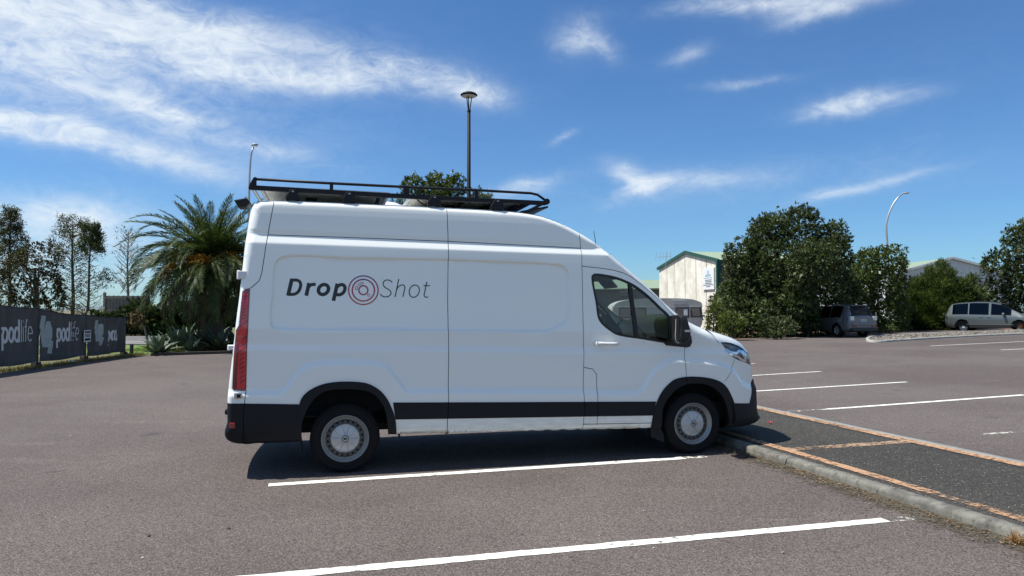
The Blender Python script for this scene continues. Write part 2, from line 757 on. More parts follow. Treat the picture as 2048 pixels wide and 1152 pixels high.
M = {}
M['asphalt'] = asphalt_mat('asphalt_worn', (0.110, 0.090, 0.083), (0.140, 0.120, 0.109), 0.66)
M['median_asphalt'] = asphalt_mat('asphalt_island', (0.048, 0.045, 0.039), (0.066, 0.062, 0.053), 0.9, speck=0.06)
M['road_asphalt'] = asphalt_mat('asphalt_road', (0.17, 0.165, 0.16), (0.21, 0.205, 0.195), 0.3)
M['paint'] = paint_mat('line_paint_white', (0.70, 0.70, 0.64), 0.10)
M['paint_worn'] = paint_mat('line_paint_white_worn', (0.66, 0.66, 0.58), 0.27)
M['paint_orange'] = paint_mat('line_paint_orange', (0.40, 0.24, 0.135), 0.17, scale=20)
M['paint_orange_worn'] = paint_mat('line_paint_orange_worn', (0.37, 0.25, 0.16), 0.22, scale=20)
M['kerb'] = concrete_mat('kerb_concrete', (0.105, 0.102, 0.088), (0.20, 0.195, 0.165), 7.0, (0.04, 0.04, 0.032), 0.9, 0.8)
M['kerb_pale'] = concrete_mat('kerb_pale', (0.26, 0.26, 0.235), (0.34, 0.335, 0.30), 3.0, (0.2, 0.2, 0.18), 0.4)
M['edging'] = concrete_mat('edging_concrete', (0.17, 0.178, 0.17), (0.22, 0.228, 0.22), 4.0, (0.12, 0.12, 0.11), 0.4)


def soil_mat():
    m, g, p = new_mat('soil_and_dry_grass')
    tc = obj_coords(g)
    n = g.noise(tc, 0.35, 6, 0.65)
    f = g.noise(tc, 22, 4, 0.7)
    c = g.mix(g.smooth(n, 0.40, 0.62), (0.11, 0.115, 0.045), (0.19, 0.155, 0.085))
    c = g.mix(g.smooth(f, 0.45, 0.7), c, (0.075, 0.075, 0.035))
    g.link(c, p.inputs['Base Color'])
    p.inputs['Roughness'].default_value = 1.0
    add_bump(g, p, f, 0.8, 0.03)
    return m


def grass_ground_mat():
    m, g, p = new_mat('mown_grass_ground')
    tc = obj_coords(g)
    n = g.noise(tc, 0.8, 6, 0.65)
    f = g.noise(tc, 30, 4, 0.7)
    c = g.mix(g.smooth(n, 0.40, 0.62), (0.10, 0.17, 0.035), (0.16, 0.21, 0.055))
    c = g.mix(g.smooth(f, 0.45, 0.7), c, (0.06, 0.11, 0.02))
    g.link(c, p.inputs['Base Color'])
    p.inputs['Roughness'].default_value = 1.0
    add_bump(g, p, f, 0.8, 0.03)
    return m


M['soil'] = soil_mat()
M['grass_ground'] = grass_ground_mat()
M['bark_mulch'] = simple('bark_mulch', (0.17, 0.10, 0.065), 0.95, var=0.6, vscale=18, bump=0.8, bscale=40)


# ------------------------------------------------------------------ ground sheets
def sheet(name, outline, dz, mat, step=1.5, zfun=None):
    """flat-ish polygon that follows the ground shape"""
    zf = zfun or (lambda x, y: gz(x))
    pts = resample(outline, step, True)
    n = len(pts)
    xs = [p[0] for p in pts]
    ys = [p[1] for p in pts]
    inner = []
    y = min(ys) + step
    arr = []
    while y < max(ys):
        x = min(xs) + step
        while x < max(xs):
            arr.append((x, y))
            x += step
        y += step
    if arr:
        A = np.array(arr)
        ok = in_poly(A, pts)
        d, _ = poly_dist(A, pts + [pts[0]])
        inner = [tuple(q) for q in A[ok & (d > step * 0.3)]]
    allp = [Vector(p[:2]) for p in pts] + [Vector(q) for q in inner]
    edges = [(i, (i + 1) % n) for i in range(n)]
    r = delaunay_2d_cdt(allp, edges, [list(range(n))], 1, 1e-5)
    V = [(v.x, v.y, zf(v.x, v.y) + dz) for v in r[0]]
    me = bpy.data.meshes.new(name)
    me.from_pydata(V, [], [list(f) for f in r[2]])
    me.update()
    # make sure faces look up
    if me.polygons and sum(p.normal.z for p in me.polygons) < 0:
        me.flip_normals()
    return link_mesh(name, me, mat)


def big_ground():
    xs = [-4000, -1500, -600, -250, -120, -60, -30, -15, 0] + list(range(2, 48, 3)) + [60, 120, 300, 900, 2000, 4000]
    ys = [-600, -120, -40, -10, 10, 30, 60, 120, 300, 900, 2500, 5000]
    V = [(x, y, gz(x) - 0.035) for y in ys for x in xs]
    nx = len(xs)
    F = [(j * nx + i, j * nx + i + 1, (j + 1) * nx + i + 1, (j + 1) * nx + i) for j in range(len(ys) - 1) for i in range(nx - 1)]
    o = link_mesh('ground', np_mesh('ground', V, F), M['soil'])
    return tag(o, kind='structure', label='rough soil and dry grass around the car park', cat='ground')


big_ground()
bl = [gpt(1500, 677), gpt(1620, 669.5), gpt(1790, 661), gpt(1905, 656)]
LOT = [(-13.35, -16), (-13.35, 17), (-13.5, 20.3), (-13.75, 23.1), (-13.7, 25.2), (-12.9, 26.3), (-10.4, 27.2), (-4, 28.6), (3, 31.5), (8, 33.5)]
LOT += [(p.x, p.y) for p in bl] + [(70, 45), (70, -16)]
o = sheet('car_park', LOT, 0.0, M['asphalt'], 1.5)
tag(o, kind='structure', label='worn purple grey asphalt of the car park', cat='asphalt')

o = sheet('road', [(-140, 34.2), (1.5, 34.2), (1.5, 46), (-140, 46)], -0.012, M['road_asphalt'], 4)
tag(o, kind='structure', label='pale grey road beyond the palm', cat='road')
o = sheet('grass_verge', [(-60, 28.2), (-13.8, 27.3), (-10.5, 29), (-4, 30), (1.5, 33), (1.5, 34.0), (-60, 34.0)], -0.016, M['grass_ground'], 2)
tag(o, kind='structure', label='strip of mown grass between the car park and the road', cat='verge')
mb = MB()
mb.box((-65, 34.1, -0.02), (134, 0.16, 0.14))
o = mb.build('road_kerb', M['kerb_pale'])
tag(o, kind='structure', label='pale concrete kerb along the far road', cat='kerb')
mb = MB()
mb.box((-65, 37.4, -0.0055), (134, 0.12, 0.005))
o = mb.build('road_edge_line', M['paint'])
tag(o, kind='structure', label='white edge line painted along the far road', cat='marking')


def paint_line(name, A, B, w, mat, dz=0.004, rag=0.006, seed=0, zoff=0.0):
    rnd = random.Random(seed)
    A = Vector((A[0], A[1]))
    B = Vector((B[0], B[1]))
    d = (B - A)
    L = d.length
    d.normalize()
    nn = Vector((-d.y, d.x))
    k = max(4, int(L / 0.05))
    V = []
    for i in range(k + 1):
        t = i / k
        q = A + d * (L * t)
        end = 0.0
        for s in (-1, 1):
            p = q + nn * (s * w / 2 + rnd.uniform(-rag, rag))
            V.append((p.x, p.y, gz(p.x) + dz + zoff))
    F = [(2 * i, 2 * i + 2, 2 * i + 3, 2 * i + 1) for i in range(k)]
    o = link_mesh(name, np_mesh(name, V, F), mat)
    if o.data.polygons[0].normal.z < 0:
        o.data.flip_normals()
    return o


def pl(a, b, w, mat, label, seed):
    A = gpt(*a)
    B = gpt(*b)
    o = paint_line('parking_line', A, B, w, mat, seed=seed)
    return tag(o, label=label, cat='marking', kind='structure')


pl((537, 970.5), (1368, 916.3), 0.115, M['paint'], 'white parking line beside the van wheels', 1)
pl((1369, 916.2), (1412, 913.3), 0.10, M['paint_worn'], 'worn tip of the parking line beside the front wheel', 13)
A2, B2 = gpt(520, 1155.5), gpt(1772, 1040.5)
D2 = (A2 - B2).normalized()
o = paint_line('parking_line', B2 + D2 * 6.2, B2, 0.108, M['paint'], seed=2)
tag(o, label='white parking line nearest the camera', cat='marking', kind='structure')
o = paint_line('parking_line', B2 - D2 * 0.004, B2 - D2 * 0.30, 0.11, M['paint_worn'], seed=12, rag=0.02)
tag(o, label='worn ragged tip of the nearest parking line towards the kerb', cat='marking', kind='structure')
pl((1380, 758), (1642, 743), 0.10, M['paint'], 'white parking line beyond the van bonnet, short visible end', 3)
pl((1380, 789), (1813, 764), 0.10, M['paint'], 'white parking line just in front of the van nose', 4)
pl((1655, 818.5), (2048, 790), 0.11, M['paint'], 'long white parking line beyond the island', 5)
pl((1572, 823.5), (1653, 818.7), 0.10, M['paint_worn'], 'worn end of the parking line beside the island edging', 6)
pl((1965, 869), (2100, 858), 0.10, M['paint_worn'], 'worn white parking line at the right edge beyond the island', 7)
pl((1860, 692), (2048, 683), 0.10, M['paint'], 'far white parking line nearest the gravel island', 8)
pl((2002, 700), (2120, 694.5), 0.10, M['paint'], 'far white parking line cut by the right edge of the photo', 9)
pl((1440, 731), (1510, 727.3), 0.10, M['paint'], 'white line end just right of the van headlight', 10)

# ------------------------------------------------------------------ traffic island with kerb
KH = 0.085
kA = gpt(1501, 894, KH)
kB = gpt(2048, 1064.5, KH)
kd = (kB - kA)
kd.z = 0
kd.normalize()
kn = Vector((-kd.y, kd.x, 0))       # towards the far side
if kn.y < 0:
    kn = -kn
k0 = kA - kd * 14.0
k1 = kB + kd * 9.0
fA = gpt(1524, 815, KH)
fB = gpt(2048, 926, KH)
fw0 = (fA - kA).dot(kn)
fw1 = (fB - kA).dot(kn)
IW = 0.5 * (fw0 + fw1)


def island_pt(t, w, z):
    p = kA + kd * t + kn * w
    return (p.x, p.y, gz(p.x) + z)


T0 = -14.0
T1 = (kB - kA).length + 9.0


def strip(name, prof, t0, t1, mat, parent=None, step=0.15, jit=0.0, seed=0, smooth=False):
    """extrude a cross-section (w, z) along the island"""
    rnd = random.Random(seed)
    n = max(2, int((t1 - t0) / step))
    V = []
    for i in range(n + 1):
        t = t0 + (t1 - t0) * i / n
        jw = rnd.uniform(-jit, jit)
        for w, z in prof:
            V.append(island_pt(t, w + jw + rnd.uniform(-jit, jit) * 0.5, z + (rnd.uniform(-jit, jit) * 0.4 if z > 0.02 else 0)))
    m = len(prof)
    F = [(i * m + j, (i + 1) * m + j, (i + 1) * m + j + 1, i * m + j + 1) for i in range(n) for j in range(m - 1)]
    me = np_mesh(name, V, F, smooth)
    return link_mesh(name, me, mat, parent)


isl = strip('traffic_island', [(0.10, 0.0), (0.10, KH - 0.012), (0.2, KH - 0.008), (0.5, KH - 0.006), (IW - 0.3, KH - 0.006), (IW - 0.02, KH - 0.008), (IW - 0.02, 0.0)], T0, T1, M['median_asphalt'], step=0.6)
tag(isl, label='dark asphalt traffic island the van nose overhangs', cat='island', kind='structure')
kerb_prof = [(0.0, -0.02), (0.002, KH - 0.035), (0.012, KH - 0.010), (0.035, KH), (0.125, KH + 0.002), (0.14, KH - 0.02)]
joints = [T0, -6.0, -2.2, 0.62, 3.4, 6.2, T1]
for i in range(len(joints) - 1):
    strip('kerb_stone', kerb_prof, joints[i] + 0.004, joints[i + 1] - 0.004, M['kerb'], isl, 0.04, 0.0065, 20 + i)
for i, t in enumerate(np.arange(T0, T1 - 1, 4.0)):
    strip('edging_strip', [(IW - 0.02, KH - 0.02), (IW - 0.015, KH + 0.004), (IW + 0.075, KH + 0.003), (IW + 0.085, KH - 0.01), (IW + 0.09, 0.0)], t, t + 3.99, M['edging'], isl, 0.3, 0.002, 40 + i)


def island_line(a, b, w, mat, label, seed):
    o = paint_line('island_line', a, b, w, mat, seed=seed, zoff=KH - 0.004, rag=0.008)
    o.parent = isl
    o['label'] = label
    return o


def ip(t, w):
    p = kA + kd * t + kn * w
    return (p.x, p.y)


oA = gpt(1526, 890, KH)
ow = (gpt(1805, 967, KH) - kA).dot(kn)
M['paint_orange'].name = 'line_paint_orange'
island_line(ip(-9, ow), ip(2.2, ow), 0.125, M['paint_orange'], 'orange line along the near kerb', 31)
island_line(ip(2.2, ow), ip(2.55, ow), 0.09, M['paint_orange_worn'], 'worn gap in the orange line', 32)
island_line(ip(2.55, ow), ip(T1, ow), 0.125, M['paint_orange'], 'orange line along the near kerb towards the camera', 33)
island_line(ip(-10, IW - 0.085), ip(T1, IW - 0.095), 0.145, M['paint_orange'], 'orange line along the far edging', 34)
c1 = gpt(1568, 899, KH)
c2 = gpt(1828, 881.5, KH)
island_line((c1.x, c1.y), (c2.x, c2.y), 0.16, M['paint_orange_worn'], 'worn orange line across the island', 35)


# dirt that has washed up against the kerb (a film with holes) and the litter in it
def dirt_mat():
    m, g, p = new_mat('gutter_dirt')
    tc = obj_coords(g)
    n = g.noise(tc, 6, 7, 0.7)
    n2 = g.noise(tc, 40, 5, 0.7)
    n3 = g.noise(tc, 1.6, 4, 0.6)
    uvn = g.n('ShaderNodeAttribute', attribute_name='across')
    a = g.m('ADD', g.m('MULTIPLY', n, 0.8), g.m('MULTIPLY', n2, 0.6))
    a = g.m('SUBTRACT', a, g.m('MULTIPLY', uvn.outputs['Fac'], 0.62))
    a = g.m('ADD', a, g.m('MULTIPLY', n3, 0.3))
    a = g.m('MULTIPLY', g.smooth(a, 0.48, 0.72), 0.9)
    c = g.mix(g.smooth(n2, 0.4, 0.65), (0.055, 0.048, 0.036), (0.115, 0.10, 0.07))
    c = g.mix(g.m('MULTIPLY', g.smooth(n3, 0.52, 0.66), g.smooth(uvn.outputs['Fac'], 0.5, 0.8)), c, (0.24, 0.24, 0.15))
    g.link(c, p.inputs['Base Color'])
    p.inputs['Roughness'].default_value = 1.0
    add_bump(g, p, n2, 0.8, 0.01)
    out = [q for q in g.nt.nodes if q.type == 'OUTPUT_MATERIAL'][0]
    tr = g.n('ShaderNodeBsdfTransparent')
    mx = g.n('ShaderNodeMixShader')
    g.link(a, mx.inputs[0])
    g.link(tr.outputs[0], mx.inputs[1])
    g.link(p.outputs[0], mx.inputs[2])
    g.link(mx.outputs[0], out.inputs[0])
    return m


def gutter_dirt():
    ws = [0.02, -0.08, -0.18, -0.3, -0.42, -0.55]
    V = []
    A = []
    n = int((T1 - T0) / 0.2)
    for i in range(n + 1):
        t = T0 + (T1 - T0) * i / n
        for j, w in enumerate(ws):
            V.append(island_pt(t, w, 0.008 + (0.012 if j == 0 else 0)))
            A.append(j / (len(ws) - 1))
    m = len(ws)
    F = [(i * m + j, i * m + j + 1, (i + 1) * m + j + 1, (i + 1) * m + j) for i in range(n) for j in range(m - 1)]
    me = np_mesh('gutter_dirt', V, F)
    at_ = me.attributes.new('across', 'FLOAT', 'POINT')
    at_.data.foreach_set('value', A)
    o = link_mesh('gutter_dirt', me, dirt_mat(), None)
    tag(o, label='dark washed up dirt along the foot of the kerb', cat='dirt', kind='stuff')


gutter_dirt()


def flakes(name, pts, size, mat, seed, curl=0.4, aspect=0.5):
    """loose leaf flakes lying on given points"""
    rnd = np.random.default_rng(seed)
    n = len(pts)
    P = np.array(pts)
    a = rnd.uniform(0, 2 * PI, n)
    L = size * rnd.uniform(0.5, 1.3, n)
    W = L * aspect * rnd.uniform(0.5, 1.2, n)
    dx = np.stack([np.cos(a), np.sin(a), rnd.uniform(-curl, curl, n)], 1)
    dy = np.stack([-np.sin(a), np.cos(a), rnd.uniform(-curl, curl, n)], 1)
    V = np.stack([P - dx * L[:, None] / 2, P + dy * W[:, None] / 2, P + dx * L[:, None] / 2, P - dy * W[:, None] / 2], 1)
    low = V[:, :, 2].min(1) - P[:, 2]
    V[:, :, 2] -= low[:, None]
    F = np.arange(4 * n).reshape(n, 4)
    return link_mesh(name, np_mesh(name, V.reshape(-1, 3), F), mat)


M['litter'] = leaf_mat('dead_leaf', (0.05, 0.035, 0.022), (0.13, 0.085, 0.045), (0.24, 0.17, 0.09), 0.8, 0.0)
M['grit'] = leaf_mat('loose_grit', (0.05, 0.05, 0.05), (0.14, 0.13, 0.12), (0.5, 0.48, 0.44), 0.8, 0.0)
rnd = np.random.default_rng(5)
pts = []
for _ in range(5200):
    t = rnd.uniform(-1.5, T1)
    w = -abs(rnd.normal(0, 0.11)) - 0.012
    if rnd.random() < 0.12:
        w = -rnd.uniform(0.1, 0.55)
    pts.append(island_pt(t, w, 0.012 + rnd.uniform(0, 0.008)))
o = flakes('leaf_litter', pts, 0.026, M['litter'], 6)
tag(o, label='dead leaf litter and twigs gathered along the kerb', cat='leaf litter', kind='stuff')
pts = []
for _ in range(700):
    y = rnd.uniform(3.3, 22)
    x = rnd.uniform(-0.75, 0.75) * y
    if -1.6 + (x + 1.66) * 0.25 + 7.2 - 0.4 < y < 9.6 + 0.25 * x and -3 < x < 3.4:
        continue
    if (Vector((x, y, 0)) - kA).dot(kn) > -0.05 and x > 1:
        continue
    if x < -13.2:
        continue
    pts.append((x, y, gz(x) + 0.004))
o = flakes('loose_grit', pts, 0.020, M['grit'], 8, 0.5, 0.8)
tag(o, label='scattered grit and flecks of litter on the asphalt', cat='grit', kind='stuff')


# a few single scraps that can be pointed at
def stone_mesh(name, r, seed):
    rnd = random.Random(seed)
    bm = bmesh.new()
    bmesh.ops.create_icosphere(bm, subdivisions=2, radius=r)
    for v in bm.verts:
        v.co *= rnd.uniform(0.75, 1.15)
        v.co.z *= 0.6
    me = bpy.data.meshes.new(name)
    bm.to_mesh(me)
    bm.free()
    return me


M['stone_dark'] = simple('dark_pebble', (0.035, 0.035, 0.038), 0.8, var=0.4, vscale=40)
M['red_scrap'] = simple('red_petal', (0.55, 0.02, 0.06), 0.6, var=0.2, vscale=40)
for (px, py, lab) in [(457, 1058, 'small dark pebble lying left of the nearest parking line'), (298, 1073, 'dark pebble on the asphalt in the lower left'), (846, 889, 'tiny dark pebble in the shade under the van')]:
    p = gpt(px, py)
    o = link_mesh('pebble', stone_mesh('pebble', 0.013, int(px)), M['stone_dark'], None, loc=(p.x, p.y, p.z + 0.006))
    tag(o, label=lab, cat='pebble')
p = gpt(1540.5, 847, KH)
mb = MB()
for k in range(5):
    a = 2 * PI * k / 5
    c, s = math.cos(a), math.sin(a)
    mb.add([(0, 0, 0.004), (0.022 * c - 0.012 * s, 0.022 * s + 0.012 * c, 0.018), (0.042 * c, 0.042 * s, 0.026), (0.022 * c + 0.012 * s, 0.022 * s - 0.012 * c, 0.018)], [(0, 1, 2, 3)])
o = mb.build('fallen_flower', M['red_scrap'], loc=(p.x, p.y, p.z + 0.002))
tag(o, label='small red fallen flower on the dark island in front of the van', cat='flower')

# weed tuft in the kerb at the right edge
M['weed'] = leaf_mat('dry_weed', (0.20, 0.09, 0.03), (0.30, 0.15, 0.05), (0.22, 0.20, 0.07), 0.8, 0.2)
p = gpt(2036, 1090)
V = []
F = []
rnd = random.Random(3)
for i in range(46):
    a = rnd.uniform(0, 2 * PI)
    l = rnd.uniform(0.05, 0.15)
    lean = rnd.uniform(0.2, 1.0)
    b = Vector((rnd.uniform(-0.05, 0.05), rnd.uniform(-0.05, 0.05), 0))
    tip = b + Vector((math.cos(a) * l * lean, math.sin(a) * l * lean, l * (1.1 - 0.6 * lean)))
    sd = Vector((-math.sin(a), math.cos(a), 0)) * 0.004
    i0 = len(V)
    mid = (b + tip) / 2 + Vector((0, 0, 0.015))
    V += [b - sd, b + sd, mid + sd, mid - sd, tip]
    F += [(i0, i0 + 1, i0 + 2, i0 + 3), (i0 + 3, i0 + 2, i0 + 4, i0 + 4)]
me = bpy.data.meshes.new('weed_tuft')
me.from_pydata([tuple(v) for v in V], [], [tuple(dict.fromkeys(f)) for f in F])
o = link_mesh('weed_tuft', me, M['weed'], None, loc=(p.x, p.y, p.z))
tag(o, label='dry orange weed tuft at the foot of the kerb', cat='weed')

# ------------------------------------------------------------------ gravel island, far right
gi = [gpt(1732, 681), gpt(1737, 676.5), gpt(1760, 673), gpt(1850, 668.5), gpt(2048, 661.5), gpt(2200, 657)]
gf = [gpt(2200, 663.5), gpt(2048, 668.7), gpt(1900, 676), gpt(1800, 682.2), gpt(1752, 685.3), gpt(1738, 684.3)]
gout = catmull([(p.x, p.y) for p in gi + gf], 0.5, True)
M['gravel'] = simple('gravel', (0.15, 0.135, 0.115), 0.95, var=0.5, vscale=5, bump=1.0, bscale=30)


def inset_poly(poly, d):
    n = len(poly)
    P = [np.array(p) for p in poly]
    ar = sum(P[i][0] * P[(i + 1) % n][1] - P[(i + 1) % n][0] * P[i][1] for i in range(n))
    s = 1 if ar > 0 else -1
    out = []
    for i in range(n):
        t = P[(i + 1) % n] - P[i - 1]
        t /= max(np.linalg.norm(t), 1e-9)
        out.append(tuple(P[i] + s * d * np.array((-t[1], t[0]))))
    return out


gin = inset_poly(gout, 0.16)
o = sheet('gravel_island', gin, 0.05, M['gravel'], 0.8)
tag(o, label='low gravel filled traffic island at the far right', cat='island', kind='structure')
n = len(gout)
V = []
for (a, b) in zip(gout, gin):
    V += [(a[0], a[1], gz(a[0]) - 0.01), (a[0], a[1], gz(a[0]) + 0.085), (b[0], b[1], gz(b[0]) + 0.09), (b[0], b[1], gz(b[0]) + 0.02)]
F = []
for i in range(n):
    j = (i + 1) % n
    for k in range(3):
        F.append((4 * i + k, 4 * j + k, 4 * j + k + 1, 4 * i + k + 1))
ko = link_mesh('kerb_ring', np_mesh('kerb_ring', V, F), M['kerb_pale'], o)
rnd = np.random.default_rng(17)
A = np.column_stack([rnd.uniform(min(p[0] for p in gin), max(p[0] for p in gin), 9000), rnd.uniform(min(p[1] for p in gin), max(p[1] for p in gin), 9000)])
A = A[in_poly(A, gin)][:6000]
pts = [(x, y, gz(x) + 0.055) for x, y in A]
M['gravel_bits'] = leaf_mat('gravel_bits', (0.08, 0.072, 0.062), (0.16, 0.145, 0.122), (0.32, 0.30, 0.26), 0.9, 0.0)
fo = flakes('loose_gravel', pts, 0.075, M['gravel_bits'], 9, 0.5, 0.9)
fo.parent = o
fo['kind'] = 'stuff'

# planting beds under the hedges on the right and under the palm
bed = [gpt(1380, 690), gpt(1490, 678), gpt(1620, 670), gpt(1790, 661.3), gpt(1905, 656.5)]
poly = [(p.x, p.y) for p in bed] + [(50, 52), (50, 62), (6, 62), (6, 37)]
o = sheet('planting_bed', poly, -0.006, M['bark_mulch'], 2.0)
tag(o, label='bark covered planting bed under the trees at the back', cat='bed', kind='structure')
# ------------------------------------------------------------------ plants
M['bark'] = simple('bark_grey_brown', (0.085, 0.068, 0.052), 0.95, var=0.45, vscale=7, bump=0.8, bscale=25)
M['bark_pale'] = simple('bark_pale', (0.17, 0.145, 0.115), 0.95, var=0.4, vscale=7, bump=0.7, bscale=25)
M['leaf_dark'] = leaf_mat('leaf_dark_green', (0.028, 0.046, 0.014), (0.058, 0.084, 0.027), (0.14, 0.145, 0.085), 0.45, 0.15)
M['leaf_round'] = leaf_mat('leaf_round_tree', (0.036, 0.056, 0.015), (0.074, 0.104, 0.027), (0.145, 0.165, 0.065), 0.4, 0.18)
M['leaf_olive'] = leaf_mat('leaf_olive', (0.032, 0.040, 0.016), (0.065, 0.072, 0.030), (0.11, 0.11, 0.05), 0.5, 0.2)
M['leaf_brown'] = leaf_mat('leaf_dark_brownish', (0.022, 0.028, 0.012), (0.050, 0.050, 0.022), (0.10, 0.085, 0.035), 0.45, 0.15)
M['leaf_yellow'] = leaf_mat('leaf_yellow_green', (0.045, 0.065, 0.014), (0.085, 0.115, 0.025), (0.15, 0.17, 0.05), 0.45, 0.25)
M['leaf_feather'] = leaf_mat('leaf_feathery', (0.026, 0.046, 0.011), (0.055, 0.082, 0.018), (0.11, 0.135, 0.035), 0.5, 0.2)
M['leaf_bed'] = leaf_mat('leaf_hedge', (0.014, 0.028, 0.009), (0.030, 0.052, 0.015), (0.06, 0.085, 0.025), 0.5, 0.12)


def rosettes(C, D, n_leaf, L, W, spread, rng, jitter=0.3, droop=0.0):
    """leaf rosettes: every point C throws n_leaf leaves around direction D; returns verts, quads"""
    N = len(C)
    C = np.repeat(C, n_leaf, 0)
    D = np.repeat(D, n_leaf, 0)
    n = len(C)
    rv = rng.normal(size=(n, 3))
    d = D + rv * spread
    d /= np.linalg.norm(d, axis=1, keepdims=True) + 1e-9
    if droop:
        d[:, 2] -= droop * rng.uniform(0.3, 1, n)
        d /= np.linalg.norm(d, axis=1, keepdims=True) + 1e-9
    up = rng.normal(size=(n, 3)) * 0.6 + np.array((0, 0, 1.0))
    s = np.cross(d, up)
    s /= np.linalg.norm(s, axis=1, keepdims=True) + 1e-9
    l = L * rng.uniform(0.65, 1.25, (n, 1))
    w = W * rng.uniform(0.7, 1.2, (n, 1))
    c = C + rng.normal(size=(n, 3)) * jitter * L
    up2 = np.cross(s, d)
    mid = c + d * l * 0.5 + up2 * w * 0.12
    V = np.stack([c, mid - s * w / 2, c + d * l - up2 * w * 0.15, mid + s * w / 2], 1)
    F = np.arange(4 * n).reshape(n, 4)
    return V.reshape(-1, 3), F


def lobe_points(lobes, density, rng, shell=(0.72, 1.04), bottom=-0.9):
    """points spread through the outer shell of overlapping ellipsoids with their outward direction"""
    Cs = []
    Ds = []
    for i, (c, r) in enumerate(lobes):
        c = np.array(c, float)
        r = np.array(r, float)
        area = 4 * PI * ((r[0] * r[1]) ** 1.6 / 3 + (r[0] * r[2]) ** 1.6 / 3 + (r[1] * r[2]) ** 1.6 / 3) ** (1 / 1.6)
        n = int(area * density)
        d = rng.normal(size=(n, 3))
        d /= np.linalg.norm(d, axis=1, keepdims=True)
        d = d[d[:, 2] > bottom]
        k = rng.uniform(shell[0], shell[1], (len(d), 1))
        # knobbly surface
        kn_ = 1 + 0.10 * np.sin(d[:, :1] * 7 + i * 1.7) * np.cos(d[:, 2:3] * 6 + i) + 0.07 * np.sin(d[:, 1:2] * 13 + i * 3)
        p = c + d * r * k * kn_
        keep = np.ones(len(p), bool)
        for j, (c2, r2) in enumerate(lobes):
            if j == i:
                continue
            q = (p - np.array(c2)) / np.array(r2)
            keep &= (q ** 2).sum(1) > 0.62
        nd = d / r
        nd /= np.linalg.norm(nd, axis=1, keepdims=True)
        Cs.append(p[keep])
        Ds.append(nd[keep])
    return np.concatenate(Cs), np.concatenate(Ds)


def make_lobes(c, rad, n, rng, size=(0.36, 0.55), zmin=-0.8, reach=(0.50, 0.72)):
    """break one crown volume up into n uneven lobes"""
    out = [(tuple(c), tuple(x * 0.72 for x in rad))]
    for _ in range(n):
        d = rng.normal(size=3)
        d /= np.linalg.norm(d)
        if d[2] < zmin:
            d[2] = -d[2]
        k = rng.uniform(*reach)
        s = rng.uniform(*size)
        out.append((tuple(np.array(c) + d * np.array(rad) * k), (rad[0] * s, rad[1] * s, rad[2] * s)))
    return out


def limbs(mb, base, top, r0, n, rng, spread, lobes=None):
    base = Vector(base)
    top = Vector(top)
    mb.tube([base, base.lerp(top, 0.3) + Vector((rng.uniform(-.1, .1), 0, 0)), base.lerp(top, 0.7), top], [r0 * 1.25, r0, r0 * 0.75, r0 * 0.35], 9)
    for i in range(n):
        t = rng.uniform(0.25, 0.9)
        p = base.lerp(top, t)
        if lobes is not None:
            e = Vector(lobes[1 + i % (len(lobes) - 1)][0])
        else:
            a = rng.uniform(0, 2 * PI)
            e = p + Vector((math.cos(a) * spread, math.sin(a) * spread, spread * rng.uniform(0.2, 0.9)))
        m = p.lerp(e, 0.5) + Vector((0, 0, (e - p).length * 0.12))
        mb.tube([p, m, e], [r0 * 0.42 * (1 - t * 0.5), r0 * 0.26, r0 * 0.08], 6)


def broad_tree(name, label, cat, base, crown_c, crown_r, nl, leaf, seed, mat, trunk_r=0.2, dens=7.0, n_leaf=13, group=None, trunk_top=None, extra=None, barkmat=None, shell=(0.72, 1.04), spread=0.75, core=True, reach=(0.50, 0.72)):
    rng = np.random.default_rng(seed)
    base = Vector(base)
    root = empty(name, base)
    tag(root, label, cat, group)
    cc = np.array(crown_c) - np.array(base)
    lobes = make_lobes(cc, crown_r, nl, rng, reach=reach)
    if extra:
        lobes += [(tuple(np.array(c) - np.array(base)), r) for c, r in extra]
    mb = MB()
    rr = random.Random(seed)
    limbs(mb, (0, 0, -0.1), trunk_top or (cc[0], cc[1], cc[2] + crown_r[2] * 0.3), trunk_r, min(len(lobes) - 1, 9), rr, 1.0, lobes)
    mb.build('trunk', barkmat or M['bark'], root, smooth=True)
    C, D = lobe_points(lobes, dens, rng, shell)
    D2 = D + np.array((0, 0, 0.35))
    D2 /= np.linalg.norm(D2, axis=1, keepdims=True)
    V, F = rosettes(C, D2, n_leaf, leaf[0], leaf[1], spread, rng, 0.25)
    if core:   # sparse larger leaves inside so the crown is not hollow
        Ci, Di = lobe_points(lobes, dens * 0.45, rng, (0.35, 0.85))
        V2, F2 = rosettes(Ci, Di, 6, leaf[0] * 1.8, leaf[1] * 2.2, 1.0, rng, 0.4)
        F = np.concatenate([F, F2 + len(V)])
        V = np.concatenate([V, V2])
    link_mesh('crown', np_mesh('crown', V, F), mat, root)
    return root


def Bp(px, py, Y):
    """ground position below a pixel column at depth Y"""
    p = at(px, py, Y)
    return Vector((p.x, p.y, gz(p.x)))


def crown_box(px0, px1, py0, py1, Y, deep=0.9):
    a = at(px0, py0, Y)
    b = at(px1, py1, Y)
    c = ((a.x + b.x) / 2, Y, (a.z + b.z) / 2)
    return c, (abs(b.x - a.x) / 2, abs(b.x - a.x) / 2 * deep, abs(a.z - b.z) / 2)


